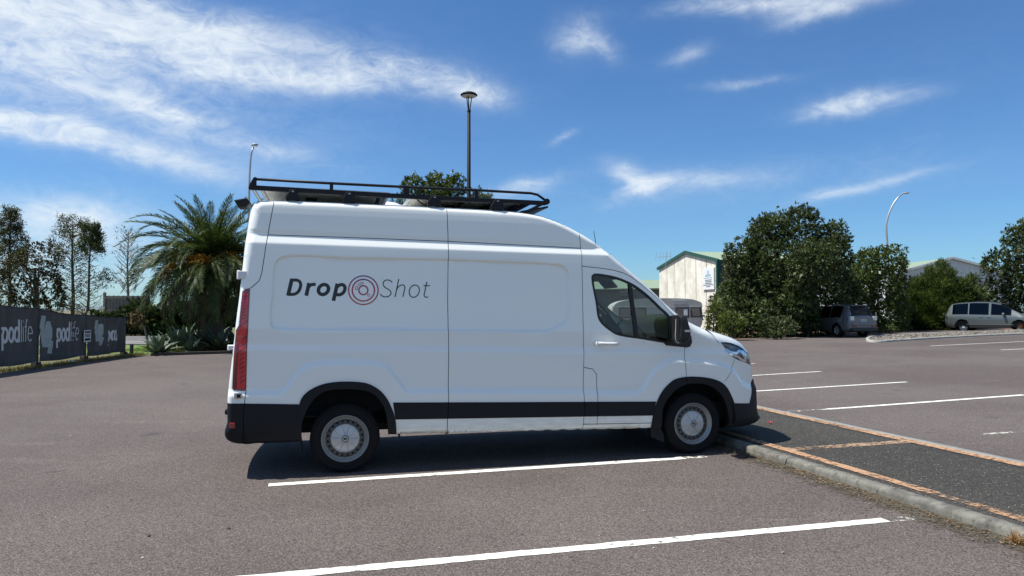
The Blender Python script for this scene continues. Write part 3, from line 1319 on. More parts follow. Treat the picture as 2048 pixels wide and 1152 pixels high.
# --- right hand row
c, r = crown_box(1455, 1692, 425, 690, 41.5, 0.85)
ex = []
for (x0, x1, y0, y1, dy) in [(1570, 1640, 414, 470, 0), (1500, 1580, 428, 500, -0.6), (1630, 1697, 438, 520, 0.2), (1448, 1520, 475, 560, -0.4), (1428, 1520, 560, 650, -1.0), (1440, 1560, 600, 682, -1.8), (1540, 1640, 590, 680, -1.6), (1600, 1690, 520, 620, -0.8), (1520, 1610, 500, 600, -2.0), (1460, 1520, 635, 684, -2.2), (1575, 1680, 480, 575, -3.9), (1560, 1640, 560, 640, -3.2), (1645, 1705, 470, 560, -1.5), (1660, 1720, 540, 640, 0.5), (1480, 1560, 600, 680, -2.4), (1420, 1470, 590, 640, -0.5)]:
    ec, er = crown_box(x0, x1, y0, y1, 41.5 + dy, 0.9)
    ex.append((ec, er))
broad_tree('coastal_tree', 'large dark evergreen tree standing behind the bonnet, left of the parked grey car', 'tree', Bp(1570, 675, 41.5), c, r, 9, (0.16, 0.068), 11, M['leaf_dark'], 0.28, 15, 13, extra=ex, spread=0.7)
c, r = crown_box(1672, 1822, 494, 690, 44.5, 0.9)
broad_tree('round_tree', 'rounded mid green tree behind the parked grey car', 'tree', Bp(1745, 665, 44.5), c, r, 9, (0.15, 0.065), 12, M['leaf_round'], 0.16, 16, 13, extra=[crown_box(1690, 1760, 520, 600, 43.5, .9), crown_box(1745, 1812, 530, 620, 43.6, .9), crown_box(1715, 1785, 500, 560, 44, .9), crown_box(1700, 1800, 590, 665, 43.8, .8)])


def feather_shrub(name, label, base, tops, seed, mat):
    """upright plumes of fine foliage"""
    rng = np.random.default_rng(seed)
    base = Vector(base)
    root = empty(name, base)
    tag(root, label, 'shrub')
    mb = MB()
    CC = []
    DD = []
    for tp in tops:
        tp = Vector(tp) - base
        st = Vector((tp.x * 0.25, tp.y * 0.25, 0))
        mb.tube([st, st.lerp(tp, 0.5) + Vector((0, 0, 0.15)), tp], [0.05, 0.03, 0.008], 5)
        n = int(tp.length * 42)
        for _ in range(n):
            t = rng.uniform(0.12, 1.0)
            p = st.lerp(tp, t)
            w = 0.50 * (1.05 - t) + 0.10
            off = rng.normal(size=3) * np.array((w, w, w * 0.5))
            d = np.array(tp - st)
            d = d / np.linalg.norm(d) * 0.9 + off * 0.9
            CC.append(np.array(p) + off)
            DD.append(d / np.linalg.norm(d))
    mb.build('stem', M['bark'], root)
    V, F = rosettes(np.array(CC), np.array(DD), 15, 0.22, 0.045, 0.42, rng, 0.45)
    link_mesh('foliage', np_mesh('foliage', V, F), mat, root)
    return root


rng = np.random.default_rng(4)
tops = []
for i in range(70):
    f = rng.uniform(0, 1)
    px = 1818 + 130 * f
    top = 517 + 60 * abs(f - 0.5) ** 1.5 * 2 + rng.uniform(0, 70)
    p = at(px + rng.uniform(-6, 6), top, 46.8 + rng.uniform(-1.0, 1.2))
    tops.append(p)
for i in range(34):
    p = at(rng.uniform(1806, 1890), rng.uniform(585, 645), 46.0 + rng.uniform(-0.8, 0.8))
    tops.append(p)
feather_shrub('feathery_shrub', 'tall feathery green shrub between the round tree and the silver minivan', Bp(1876, 660, 46.8), tops, 13, M['leaf_feather'])

c, r = crown_box(1985, 2230, 440, 690, 47.5, 0.8)
ex = []
for (x0, x1, y0, y1, dy) in [(2005, 2070, 445, 520, -0.5), (1968, 2030, 500, 570, -0.6), (2010, 2100, 480, 600, -1.2), (1962, 1990, 515, 550, 0), (1900, 1990, 565, 650, 0.8), (1960, 2040, 560, 650, 0), (2040, 2120, 425, 500, 0)]:
    ex.append(crown_box(x0, x1, y0, y1, 47.5 + dy, 0.9))
broad_tree('dark_tree', 'dark green tree at the right edge behind the silver minivan', 'tree', Bp(2060, 660, 47.5), c, r, 8, (0.17, 0.075), 14, M['leaf_dark'], 0.25, 11.0, 12, extra=ex)

c, r = crown_box(800, 930, 352, 620, 52, 0.9)
ex = [crown_box(x0, x1, y0, y1, 52 + dy, 0.9) for (x0, x1, y0, y1, dy) in [(800, 850, 350, 400, 0), (845, 895, 346, 400, -.5), (890, 932, 346, 400, 0), (785, 830, 385, 430, 0), (920, 1000, 380, 470, 0)]]
broad_tree('pohutukawa_tree', 'green tree top showing above the roof rack behind the van', 'tree', Bp(865, 650, 52), c, r, 8, (0.19, 0.075), 15, M['leaf_round'], 0.3, 10.0, 13, extra=ex)

# low bushes at the foot of the big tree, and the strap leaved plants beside the caravan
def low_bush(label, px0, px1, py0, py1, Y, seed, mat, leaf=(0.13, 0.05)):
    c, r = crown_box(px0, px1, py0, py1, Y, 0.8)
    return broad_tree('garden_bush', label, 'bush', Bp((px0 + px1) / 2, 660, Y), c, r, 5, leaf, seed, mat, 0.04, 16, 12, group='bushes in the planting bed')


low_bush('yellow green bush beside the caravan window', 1405, 1450, 605, 672, 37.0, 21, M['leaf_yellow'])
low_bush('low bright green bush just above the van bonnet', 1428, 1500, 625, 672, 36.3, 22, M['leaf_yellow'])
low_bush('low dark bush between the bright bush and the parked grey car', 1520, 1600, 625, 676, 36.8, 23, M['leaf_dark'])
low_bush('low dark green bush at the front bumper of the parked grey car', 1585, 1645, 612, 676, 38.5, 24, M['leaf_bed'])
low_bush('dark shrub behind the low paling fence, right of the parked grey car', 1765, 1812, 560, 650, 47.2, 25, M['leaf_bed'])
low_bush('small weedy bush at the foot of the low paling fence', 1758, 1800, 652, 664, 40.6, 26, M['leaf_round'], (0.10, 0.04))
low_bush('dark shrub behind the silver minivan', 1900, 1990, 575, 658, 48.5, 27, M['leaf_bed'])


def strap_plant(name, label, cat, base, n, L, w, seed, mat, el=(25, 80), head=0.0, group=None, curve=0.5, trunk=None, dead=0):
    """rosette of long strap leaves, each leaf a part"""
    rnd = random.Random(seed)
    root = empty(name, base)
    tag(root, label, cat, group)
    if head:
        mb = MB()
        pts = [(0, 0, -0.05), (0.03, 0.02, head * 0.5), (0, 0, head)] if trunk is None else trunk
        mb.tube(pts, [0.085, 0.07, 0.06] if len(pts) == 3 else [0.07] * len(pts), 8)
        mb.build('trunk', M['bark_pale'], root, smooth=True)
        top = Vector(pts[-1])
    else:
        top = Vector((0, 0, 0.03))
    variants = []
    for v in range(4):
        V = []
        ns = 6
        cv = curve * rnd.uniform(0.7, 1.3)
        for i in range(ns + 1):
            t = i / ns
            x = t * math.cos(cv * t)
            z = -0.5 * cv * t * t
            ww = w * (0.55 + 1.6 * t) * (1 - t ** 3) if t < 1 else 0.0
            ww = w * min(1.0, 0.5 + 2.2 * t) * (1 - t ** 2.6)
            V += [(x * L, -ww / 2, z * L + ww * 0.16), (x * L, 0, z * L - ww * 0.10), (x * L, ww / 2, z * L + ww * 0.16)]
        F = []
        for i in range(ns):
            for k in range(2):
                F.append((3 * i + k, 3 * i + 3 + k, 3 * i + 4 + k, 3 * i + 1 + k))
        variants.append(np_mesh('leaf', V, F, True))
    for v in variants:
        v.materials.append(mat)
    for i in range(n):
        o = bpy.data.objects.new('leaf', variants[i % 4])
        COL.objects.link(o)
        o.parent = root
        o.location = top
        e = R(rnd.uniform(*el)) if i >= dead else R(rnd.uniform(-70, -40))
        o.rotation_euler = (rnd.uniform(-0.3, 0.3), -e, 2.399 * i + rnd.uniform(-0.3, 0.3))
        s = rnd.uniform(0.75, 1.15)
        o.scale = (s, s, s)
    return root


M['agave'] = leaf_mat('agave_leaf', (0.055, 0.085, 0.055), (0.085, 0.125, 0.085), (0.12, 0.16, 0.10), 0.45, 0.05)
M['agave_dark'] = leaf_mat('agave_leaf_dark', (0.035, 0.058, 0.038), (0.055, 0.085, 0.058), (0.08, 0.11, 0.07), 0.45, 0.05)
M['agave_yellow'] = leaf_mat('agave_leaf_yellow', (0.12, 0.15, 0.04), (0.18, 0.21, 0.06), None, 0.45, 0.1)
M['cabbage_leaf'] = leaf_mat('cabbage_tree_leaf', (0.05, 0.075, 0.018), (0.10, 0.125, 0.03), (0.17, 0.18, 0.07), 0.45, 0.15)
strap_plant('cabbage_tree', 'spiky cabbage tree head between the caravan and the big dark tree', 'plant', Bp(1433, 660, 38.2), 60, 0.85, 0.06, 31, M['cabbage_leaf'], (-25, 85), 1.55, curve=0.5)
strap_plant('flax_bush', 'strap leaved flax bush at the caravan corner', 'plant', Bp(1420, 668, 36.8), 36, 0.9, 0.07, 32, M['cabbage_leaf'], (25, 85), curve=0.9)

agaves = [
    (318, 710, 13, 0.62, 0.15, 'agave', 'pale edged agave at the left end of the bed under the palm'),
    (352, 704, 15, 0.80, 0.15, 'agave', 'large agave in the bed left of the palm trunk'),
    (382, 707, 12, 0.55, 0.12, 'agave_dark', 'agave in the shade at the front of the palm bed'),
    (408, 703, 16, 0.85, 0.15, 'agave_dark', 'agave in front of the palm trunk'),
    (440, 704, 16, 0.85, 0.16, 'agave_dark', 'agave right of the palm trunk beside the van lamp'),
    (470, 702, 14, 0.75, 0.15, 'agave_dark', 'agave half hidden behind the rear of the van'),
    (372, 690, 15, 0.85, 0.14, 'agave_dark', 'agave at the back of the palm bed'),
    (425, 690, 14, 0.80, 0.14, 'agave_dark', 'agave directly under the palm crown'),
]
for i, (px, py, n, L, w, mt, lab) in enumerate(agaves):
    p = gpt(px, py)
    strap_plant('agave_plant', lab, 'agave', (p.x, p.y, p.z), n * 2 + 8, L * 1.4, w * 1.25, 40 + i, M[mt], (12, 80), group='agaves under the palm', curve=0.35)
p = gpt(354, 708)
strap_plant('bromeliad_plant', 'small yellow green plant at the front of the palm bed', 'plant', (p.x, p.y, p.z), 18, 0.38, 0.05, 49, M['agave_yellow'], (20, 80), curve=0.5)

# hedge of dark growth behind the palm bed
hed = [(180, 262, 628, 676, 47.2, 'dark hedge across the road behind the end of the banner fence'), (240, 335, 612, 676, 47.5, 'reedy dark green hedge left of the palm, across the road'), (320, 400, 610, 672, 48.5, 'dark hedge across the road behind the palm leaves'), (390, 470, 600, 672, 49.0, 'dark hedge across the road behind the palm trunk'), (455, 560, 590, 672, 50.0, 'dark bushes across the road behind the rear of the van')]
for i, (x0, x1, y0, y1, Y, lab) in enumerate(hed):
    c, r = crown_box(x0, x1, y0, y1, Y, 0.6)
    broad_tree('hedge_bush', lab, 'hedge', Bp((x0 + x1) / 2, 660, Y), c, r, 7, (0.30, 0.10), 60 + i, M['leaf_bed'], 0.06, 15, 12, group='bushes across the road')

for i, (x0, x1, y0, Y) in enumerate([(540, 690, 588, 51.0), (670, 820, 596, 52.0), (800, 960, 585, 54.0), (940, 1090, 592, 53.0), (1070, 1220, 588, 54.0)]):
    c, r = crown_box(x0, x1, y0, 680, Y, 0.6)
    broad_tree('hedge_bush', ['dark hedge across the road, hidden behind the tail of the van', 'dark hedge across the road, hidden behind the van logo', 'dark hedge across the road, hidden behind the middle seam of the van', 'dark hedge across the road, hidden behind the plain van panel', 'dark hedge across the road, hidden behind the cab door'][i], 'hedge', Bp((x0 + x1) / 2, 660, Y), c, r, 6, (0.34, 0.13), 160 + i, M['leaf_bed'], 0.06, 6, 9, group='hedge hidden behind the van')

# leaning bare stick with a withered head, by the end of the banner fence
p0 = gpt(297, 702)
mb = MB()
Yp = p0.y
pts = [p0 - Vector((0, 0, 0.05)), at(295, 680, Yp), at(289, 655, Yp), at(280, 643, Yp), at(268, 638, Yp), at(252, 644, Yp)]
root = empty('dead_stem', p0)
tag(root, 'bent dead flower stem leaning towards the end of the banner fence', 'stem')
mb.tube([q - p0 for q in pts], [0.055, 0.05, 0.045, 0.035, 0.025, 0.012], 7)
mb.build('stalk', M['bark_pale'], root, smooth=True)
C = np.array([np.array(at(272 + dx, 636 + dy, Yp) - p0) for dx, dy in [(-4, 0), (2, -4), (6, 2), (0, 4), (4, -8)]])
V, F = rosettes(np.repeat(C, 6, 0), np.tile((0, 0, -1.0), (30, 1)), 8, 0.26, 0.05, 0.8, np.random.default_rng(3), 0.5)
link_mesh('withered_head', np_mesh('withered_head', V, F), M['litter'], root)


# --- tall thin trees on the left
def pole_tree(name, label, base, top, trunk_r, branches, seed, mat, leaf=(0.30, 0.10), barkmat=None, twig=0.5, clump=7, nl=9, csize=0.3):
    """straight trunk, side branches (height fraction, length, azimuth, rise, leafiness)"""
    rng = np.random.default_rng(seed)
    base = Vector(base)
    top = Vector(top)
    root = empty(name, base)
    tag(root, label, 'tree')
    h = top - base
    mb = MB()
    mb.tube([(0, 0, -0.2), h * 0.3 + Vector((0.08, 0, 0)), h * 0.65 - Vector((0.05, 0, 0)), h * 0.9, h], [trunk_r, trunk_r * 0.8, trunk_r * 0.5, trunk_r * 0.25, 0.02], 8)
    C = []
    D = []
    for (t, L, a, rise, leafy) in branches:
        p = h * t
        d = Vector((math.cos(a), math.sin(a), rise)).normalized()
        e = p + d * L
        m = p.lerp(e, 0.5) - Vector((0, 0, L * 0.06))
        mb.tube([p, m, e], [max(0.02, trunk_r * 0.28 * (1 - t)), 0.025, 0.010], 4, cap=False)
        nt = max(1, int(L * 3 * twig))
        for q in range(nt):
            f = rng.uniform(0.3, 1.0)
            tp = p.lerp(e, f)
            te = tp + Vector((rng.normal() * 0.3, rng.normal() * 0.3, abs(rng.normal()) * 0.35)) * (0.5 + L * 0.25)
            mb.tube([tp, te], [0.014, 0.006], 3, cap=False)
            if rng.random() < leafy:
                C.append(te)
                D.append(np.array((d.x * 0.5, d.y * 0.5, 0.8)))
        if rng.random() < leafy + 0.2:
            for _ in range(max(1, int(leafy * clump))):
                C.append(np.array(e) + rng.normal(size=3) * csize * min(1.0, L * 0.6))
                D.append(np.array((d.x, d.y, 0.6)))
    mb.build('trunk', barkmat or M['bark'], root, smooth=True)
    if C:
        C = np.array([np.array(q) for q in C])
        D = np.array(D)
        D /= np.linalg.norm(D, axis=1, keepdims=True)
        V, F = rosettes(C, D, nl, leaf[0], leaf[1], 0.75, rng, 0.6)
        link_mesh('crown', np_mesh('crown', V, F), mat, root)
    return root


def bset(n, seed, t0, t1, Lfun, leafy, rise=(0.1, 0.7), bias=None):
    rnd = random.Random(seed)
    out = []
    for i in range(n):
        t = t0 + (t1 - t0) * (i + rnd.random()) / n
        a = 2.399 * i + rnd.uniform(-0.4, 0.4)
        L = Lfun(t) * rnd.uniform(0.6, 1.15)
        if bias and rnd.random() < bias[0]:
            a = rnd.gauss(bias[1], 0.6)
        out.append((t, L, a, rnd.uniform(*rise), leafy(t) if callable(leafy) else leafy))
    return out


YT = 62.0
top = at(22, 418, YT)
b = Vector((top.x, YT, 0))
pole_tree('conifer_tree', 'tall pointed conifer at the left edge above the banner fence', b, top, 0.16, bset(90, 1, 0.42, 0.98, lambda t: 0.30 + 2.0 * (1 - t) ** 0.8, 0.85, (0.2, 0.7)), 71, M['leaf_olive'], (0.20, 0.07), clump=10, csize=0.30, nl=12)
YT = 60.0
top = at(146, 441, YT)
pole_tree('slim_tree', 'tall slim tree with a full head, left of the sparse one', Vector((top.x + 0.1, YT, 0)), top, 0.17, bset(100, 2, 0.15, 0.98, lambda t: 0.35 + 1.25 * max(0.0, math.sin(PI * min(1, 1.12 - t))) ** 0.7, lambda t: 0.85 if t > 0.55 else 0.4, (0.25, 0.8)), 72, M['leaf_olive'], (0.20, 0.07), clump=8, nl=11)
YT = 58.0
top = at(184, 452, YT)
root = pole_tree('sparse_tree', 'sparse thin tree with dark tufts on its right side', Vector((top.x - 0.35, YT, 0)), top, 0.13, bset(46, 3, 0.12, 0.72, lambda t: 1.9 * (1.05 - t), 0.10, (0.25, 0.7)) + bset(34, 4, 0.72, 0.99, lambda t: 0.3 + 1.5 * (1 - t) ** 0.6, 1.0, (0.1, 0.5), (0.5, 0.0)) + [(0.42, 1.5, 0.1, 0.3, 1.0), (0.46, 1.4, 0.3, 0.4, 1.0), (0.44, 1.6, -0.2, 0.35, 1.0)], 73, M['leaf_dark'], (0.20, 0.075), clump=11, nl=11)
YT = 62.0
top = at(257, 462, YT)
pole_tree('bare_tree', 'nearly bare thin tree just left of the palm', Vector((top.x, YT, 0)), top, 0.14, bset(70, 5, 0.35, 0.97, lambda t: 0.4 + 1.9 * (1 - t) ** 0.5, lambda t: 0.22 if t > 0.8 else 0.04, (0.5, 1.1)), 74, M['leaf_olive'], (0.22, 0.07), barkmat=M['bark_pale'], twig=0.9, clump=3, nl=6)
# broad open tree
YT = 52.0
c, r = crown_box(2, 136, 484, 632, YT, 0.8)
ex = [crown_box(x0, x1, y0, y1, YT + dy, 0.9) for (x0, x1, y0, y1, dy) in [(40, 80, 484, 540, 0), (80, 125, 492, 550, 0.5), (0, 40, 530, 600, 0), (85, 132, 560, 630, -0.5), (20, 70, 570, 630, -0.8), (-60, 0, 570, 640, 0)]]
broad_tree('broad_tree', 'broad open crowned dark tree above the first banner panel', 'tree', Bp(75, 690, YT), c, r, 14, (0.19, 0.10), 75, M['leaf_brown'], 0.22, 10.5, 10, extra=ex, shell=(0.5, 1.04), spread=0.9, core=False, reach=(0.35, 0.58))
YT = 66.0
low = [(-40, 30, 592, 640), (30, 130, 600, 640), (130, 200, 606, 640)]
for i, (x0, x1, y0, y1) in enumerate(low):
    c, r = crown_box(x0, x1, y0, y1, YT, 0.7)
    broad_tree('scrub_bush', ['scrub behind the banner fence under the conifer', 'scrub behind the banner fence under the broad tree', 'thin scrub behind the banner fence under the slim trees'][i], 'bush', Bp((x0 + x1) / 2, 690, YT), c, r, 6, (0.26, 0.09), 80 + i, M['leaf_brown'], 0.06, 2.2 if i < 2 else 1.4, 8, group='scrub behind the banner fence', core=False, shell=(0.5, 1.05))


# --- date palm
def frond_mesh(seed, L, arch, nl=62, wl=0.050, ll=0.50, droop=0.35):
    """an arched rib with two ranks of leaflets; starts at the origin, heads along +X"""
    rnd = random.Random(seed)
    V = []
    F = []
    pts = []
    ns = 14
    x = z = 0.0
    a = 0.0
    for i in range(ns + 1):
        pts.append(Vector((x, 0, z)))
        x += math.cos(a) * L / ns
        z += math.sin(a) * L / ns
        a -= arch / ns * (0.5 + 1.0 * i / ns)
    for i, p in enumerate(pts):
        t = i / ns
        w = 0.045 * (1 - t) + 0.007
        V += [(p.x, -w, p.z), (p.x, w, p.z), (p.x, 0, p.z + w * 0.9)]
    for i in range(ns):
        for k in range(3):
            k2 = (k + 1) % 3
            F.append((3 * i + k, 3 * i + k2, 3 * i + 3 + k2, 3 * i + 3 + k))
    for i in range(nl):
        t = 0.10 + 0.90 * (i + 0.5) / nl
        q = t * ns
        j = min(int(q), ns - 1)
        p = pts[j].lerp(pts[j + 1], q - j)
        d = (pts[j + 1] - pts[j]).normalized()
        up = Vector((-d.z, 0, d.x))
        ln = ll * (0.35 + 0.65 * math.sin(PI * min(1.0, 0.15 + t * 0.92)) ** 0.6)
        for s in (-1, 1):
            ang = R(rnd.uniform(42, 58)) * (1 - 0.35 * t)
            dv = (d * math.cos(ang) + Vector((0, s, 0)) * math.sin(ang) + up * rnd.uniform(0.10, 0.45)).normalized()
            mid = p + dv * ln * 0.55
            tip = p + dv * ln + Vector((0, 0, -droop * ln * rnd.uniform(0.5, 1.2)))
            sd = d * wl * 0.5
            b = len(V)
            V += [tuple(p - sd * 0.5), tuple(p + sd * 0.5), tuple(mid + sd), tuple(mid - sd), tuple(tip)]
            F += [(b, b + 1, b + 2, b + 3), (b + 3, b + 2, b + 4)]
    me = bpy.data.meshes.new('frond')
    me.from_pydata([tuple(v) for v in V], [], F)
    me.update()
    return me


M['palm_leaf'] = leaf_mat('palm_leaflet', (0.030, 0.050, 0.013), (0.062, 0.090, 0.024), (0.11, 0.135, 0.042), 0.5, 0.15)
M['palm_old'] = leaf_mat('palm_leaflet_old', (0.06, 0.055, 0.025), (0.10, 0.09, 0.045), (0.19, 0.16, 0.09), 0.6, 0.1)
M['palm_dead'] = leaf_mat('palm_leaflet_dead', (0.10, 0.07, 0.04), (0.17, 0.125, 0.075), (0.26, 0.20, 0.13), 0.8, 0.1)
M['palm_trunk'] = simple('palm_trunk', (0.075, 0.058, 0.042), 0.95, var=0.5, vscale=9, bump=1.0, bscale=14)
M['dates'] = leaf_mat('date_stalks', (0.30, 0.13, 0.02), (0.42, 0.21, 0.035), (0.5, 0.28, 0.06), 0.6, 0.0)


def palm():
    YP = 30.0
    b = Bp(425, 690, YP)
    root = empty('date_palm', b)
    tag(root, 'broad date palm with arching fronds and orange fruit stalks left of the van', 'palm')
    head = at(424, 528, YP) - b
    mb = MB()
    prof = []
    n = 26
    rows = 20
    V = []
    rnd = random.Random(2)
    for i in range(rows + 1):
        t = i / rows
        z = -0.2 + (head.z - 0.1) * t
        r = 0.46 - 0.10 * math.sin(PI * t * 0.8) + 0.16 * t ** 4
        for k in range(n):
            a = 2 * PI * k / n + (i % 2) * PI / n
            rr = r + (0.035 if (k + i) % 2 else -0.02) + rnd.uniform(-.015, .015)
            V.append((rr * math.cos(a), rr * math.sin(a), z))
    F = [(i * n + k, i * n + (k + 1) % n, (i + 1) * n + (k + 1) % n, (i + 1) * n + k) for i in range(rows) for k in range(n)]
    link_mesh('trunk', np_mesh('trunk', V, F), M['palm_trunk'], root)
    live = [frond_mesh(100 + i, 3.25 + 0.12 * i, R([80, 100, 120, 95][i])) for i in range(4)]
    stiff = [frond_mesh(130 + i, 3.15 + 0.1 * i, R([42, 60][i]), droop=0.15) for i in range(2)]
    for m in stiff:
        m.materials.append(M['palm_leaf'])
    old = [frond_mesh(110 + i, 3.2 + 0.15 * i, R([85, 110][i]), droop=0.8) for i in range(2)]
    dead = [frond_mesh(120 + i, 2.2, R([35, 60][i]), 34, 0.03, 0.34, 1.0) for i in range(2)]
    for m in live:
        m.materials.append(M['palm_leaf'])
    for m in old:
        m.materials.append(M['palm_old'])
    for m in dead:
        m.materials.append(M['palm_dead'])
    rnd = random.Random(9)

    def put(me, az, el, roll, s, up=0.0, out=0.22):
        o = bpy.data.objects.new('frond', me)
        COL.objects.link(o)
        o.parent = root
        m = Matrix.Rotation(az, 4, 'Z') @ Matrix.Rotation(-el, 4, 'Y') @ Matrix.Rotation(roll, 4, 'X')
        pos = head + Vector((math.cos(az) * out, math.sin(az) * out, up))
        o.matrix_local = Matrix.Translation(pos) @ m @ Matrix.Scale(s, 4)
        return o
    k = 0
    for ring, (n, el, s, var) in enumerate([(8, 80, 0.86, 0), (12, 64, 0.95, 0), (16, 50, 1.0, 0), (20, 36, 1.02, 0), (22, 22, 1.03, 0), (24, 8, 1.02, 0), (24, -8, 0.98, 1), (22, -26, 0.9, 2)]):
        for i in range(n):
            az = 2 * PI * (i + 0.5 * (ring % 2)) / n + rnd.uniform(-0.16, 0.16)
            e = R(el + rnd.uniform(-8, 8))
            if ring < 3 and k % 4 < 3 - (ring > 1):
                me = stiff[k % 2]
            elif var == 0:
                me = live[k % 4]
            elif var == 1:
                me = (live + old)[k % 6]
            else:
                me = (live[:2] + old)[k % 4]
            put(me, az, e, rnd.uniform(-0.35, 0.35), s * rnd.uniform(0.9, 1.08), up=0.25 * math.sin(e))
            k += 1
    for i in range(16):
        az = 2 * PI * i / 16 + rnd.uniform(-0.2, 0.2)
        put(dead[i % 2] if i % 3 else old[i % 2], az, R(rnd.uniform(-72, -48)), rnd.uniform(-0.4, 0.4), rnd.uniform(0.75, 0.95), up=-0.35, out=0.30)
    # orange fruit stalks: sprays hanging out of the crown
    for j, az in enumerate([R(-115), R(-75), R(-150), R(-40), R(-95), R(20), R(120)]):
        mb = MB()
        d = Vector((math.cos(az), math.sin(az), 0))
        p0 = head + d * 0.25 + Vector((0, 0, -0.05))
        p1 = p0 + d * 1.15 + Vector((0, 0, 0.35 - 0.2 * (j % 3)))
        mb.tube([p0, p0.lerp(p1, 0.5) + Vector((0, 0, 0.12)), p1], [0.03, 0.022, 0.014], 5)
        for q in range(90):
            a = p1 + Vector((rnd.gauss(0, .03), rnd.gauss(0, .03), rnd.gauss(0, .03)))
            e = a + d * rnd.uniform(-0.1, 0.5) + Vector((rnd.gauss(0, .24), rnd.gauss(0, .24), rnd.uniform(-0.45, 0.2)))
            mb.tube([a, a.lerp(e, .5) + Vector((0, 0, .05)), e], [0.014, 0.013, 0.010], 3, cap=False)
        mb.build('fruit_stalk', M['dates'], root)


palm()
# ------------------------------------------------------------------ materials for built things
M['black_metal'] = simple('black_metal', (0.018, 0.019, 0.022), 0.45, var=0.2, vscale=12)
M['galv'] = simple('galvanised_steel', (0.42, 0.43, 0.44), 0.45, 0.6, var=0.15, vscale=5)
M['pole_dark'] = simple('pole_dark_grey', (0.008, 0.009, 0.0095), 0.65, 0.0, var=0.2, vscale=4, spec=0.2)
M['lamp_grey'] = simple('lamp_housing', (0.34, 0.35, 0.35), 0.5, 0.2, var=0.1)
M['lens'] = simple('lamp_lens', (0.55, 0.56, 0.55), 0.2, 0.0, var=0.05)
M['timber_dark'] = simple('timber_dark', (0.045, 0.038, 0.032), 0.9, var=0.4, vscale=10, bump=0.5)
M['timber_grey'] = simple('timber_grey', (0.19, 0.165, 0.135), 0.95, var=0.4, vscale=5, bump=0.5)
M['white_print'] = simple('banner_print_white', (0.62, 0.62, 0.58), 0.8, var=0.12, vscale=9)
M['logo_print'] = simple('banner_print_grey', (0.36, 0.40, 0.36), 0.8, var=0.2, vscale=6)


def mesh_fabric():
    m, g, p = new_mat('banner_fabric')
    tc = obj_coords(g)
    n = g.noise(g.mapping(tc, scale=(1, 1, 0.4)), 3.0, 6, 0.6)
    f = g.noise(tc, 90, 2, 0.5)
    c = g.mix(g.smooth(n, 0.35, 0.7), (0.060, 0.056, 0.050), (0.096, 0.090, 0.081))
    c = g.mix(g.m('MULTIPLY', f, 0.3), c, (0.10, 0.10, 0.10))
    g.link(c, p.inputs['Base Color'])
    p.inputs['Roughness'].default_value = 0.85
    return m


M['banner'] = mesh_fabric()


def drape_poly(name, poly, step, to3, mat, parent):
    """fill a 2-D outline with a fine triangulation laid on a curved surface"""
    pts = resample(poly, step, True)
    n = len(pts)
    A = []
    xs = [p[0] for p in pts]
    ys = [p[1] for p in pts]
    for x in np.arange(min(xs), max(xs), step):
        for y in np.arange(min(ys), max(ys), step):
            A.append((x, y))
    inner = []
    if A:
        A = np.array(A)
        d, _ = poly_dist(A, pts + [pts[0]])
        inner = [tuple(q) for q in A[in_poly(A, pts) & (d > step * 0.35)]]
    r = delaunay_2d_cdt([Vector(p) for p in pts] + [Vector(q) for q in inner], [(i, (i + 1) % n) for i in range(n)], [list(range(n))], 1, 1e-6)
    me = bpy.data.meshes.new(name)
    me.from_pydata([to3(v.x, v.y) for v in r[0]], [], [list(f) for f in r[2]])
    me.update()
    return link_mesh(name, me, mat, parent)


# ------------------------------------------------------------------ banner fence
def podlife(mb, x0, x1, base, xh, to3, upto='podlife'):
    """the printed word: bold pod, light life"""
    total = 6.05
    sx = (x1 - x0) / total

    def T(path):
        return [(x0 + x * sx, base + y * xh) for x, y in path]
    bw = 0.20 * xh
    tw = 0.075 * xh

    def ST(path, w, closed=False):
        stroke(mb, T(path), w, to3, closed)
    k = 1.0
    ST([(0.15, 1.0), (0.15, 0.5), (0.15, 0.0), (0.12, -0.45)], bw)
    ST(arc(0.60, 0.5, 0.42, 0.42, 0, 360, 26)[:-1], bw, True)
    ST(arc(1.75, 0.5, 0.42, 0.42, 0, 360, 26)[:-1], bw, True)
    ST(arc(2.85, 0.5, 0.42, 0.42, 0, 360, 26)[:-1], bw, True)
    if upto == 'podlife' or upto == 'pod':
        ST([(3.28, 1.45), (3.28, 0.7), (3.28, 0.0)], bw)
    if upto == 'podlife':
        ST([(3.78, 1.42), (3.78, 0.7), (3.78, 0.0)], tw)
        ST([(4.15, 1.0), (4.15, 0.5), (4.15, 0.0)], tw)
        ST([(4.10, 1.33), (4.20, 1.33)], tw * 1.2)
        ST([(4.95, 1.42), (4.80, 1.42), (4.68, 1.30), (4.64, 1.1), (4.64, 0.5), (4.64, 0.0)], tw)
        ST([(4.42, 0.98), (4.90, 0.98)], tw)
        ST([(5.12, 0.52), (5.95, 0.52)] , tw)
        ST(arc(5.55, 0.5, 0.42, 0.47, 0, 312, 24), tw)


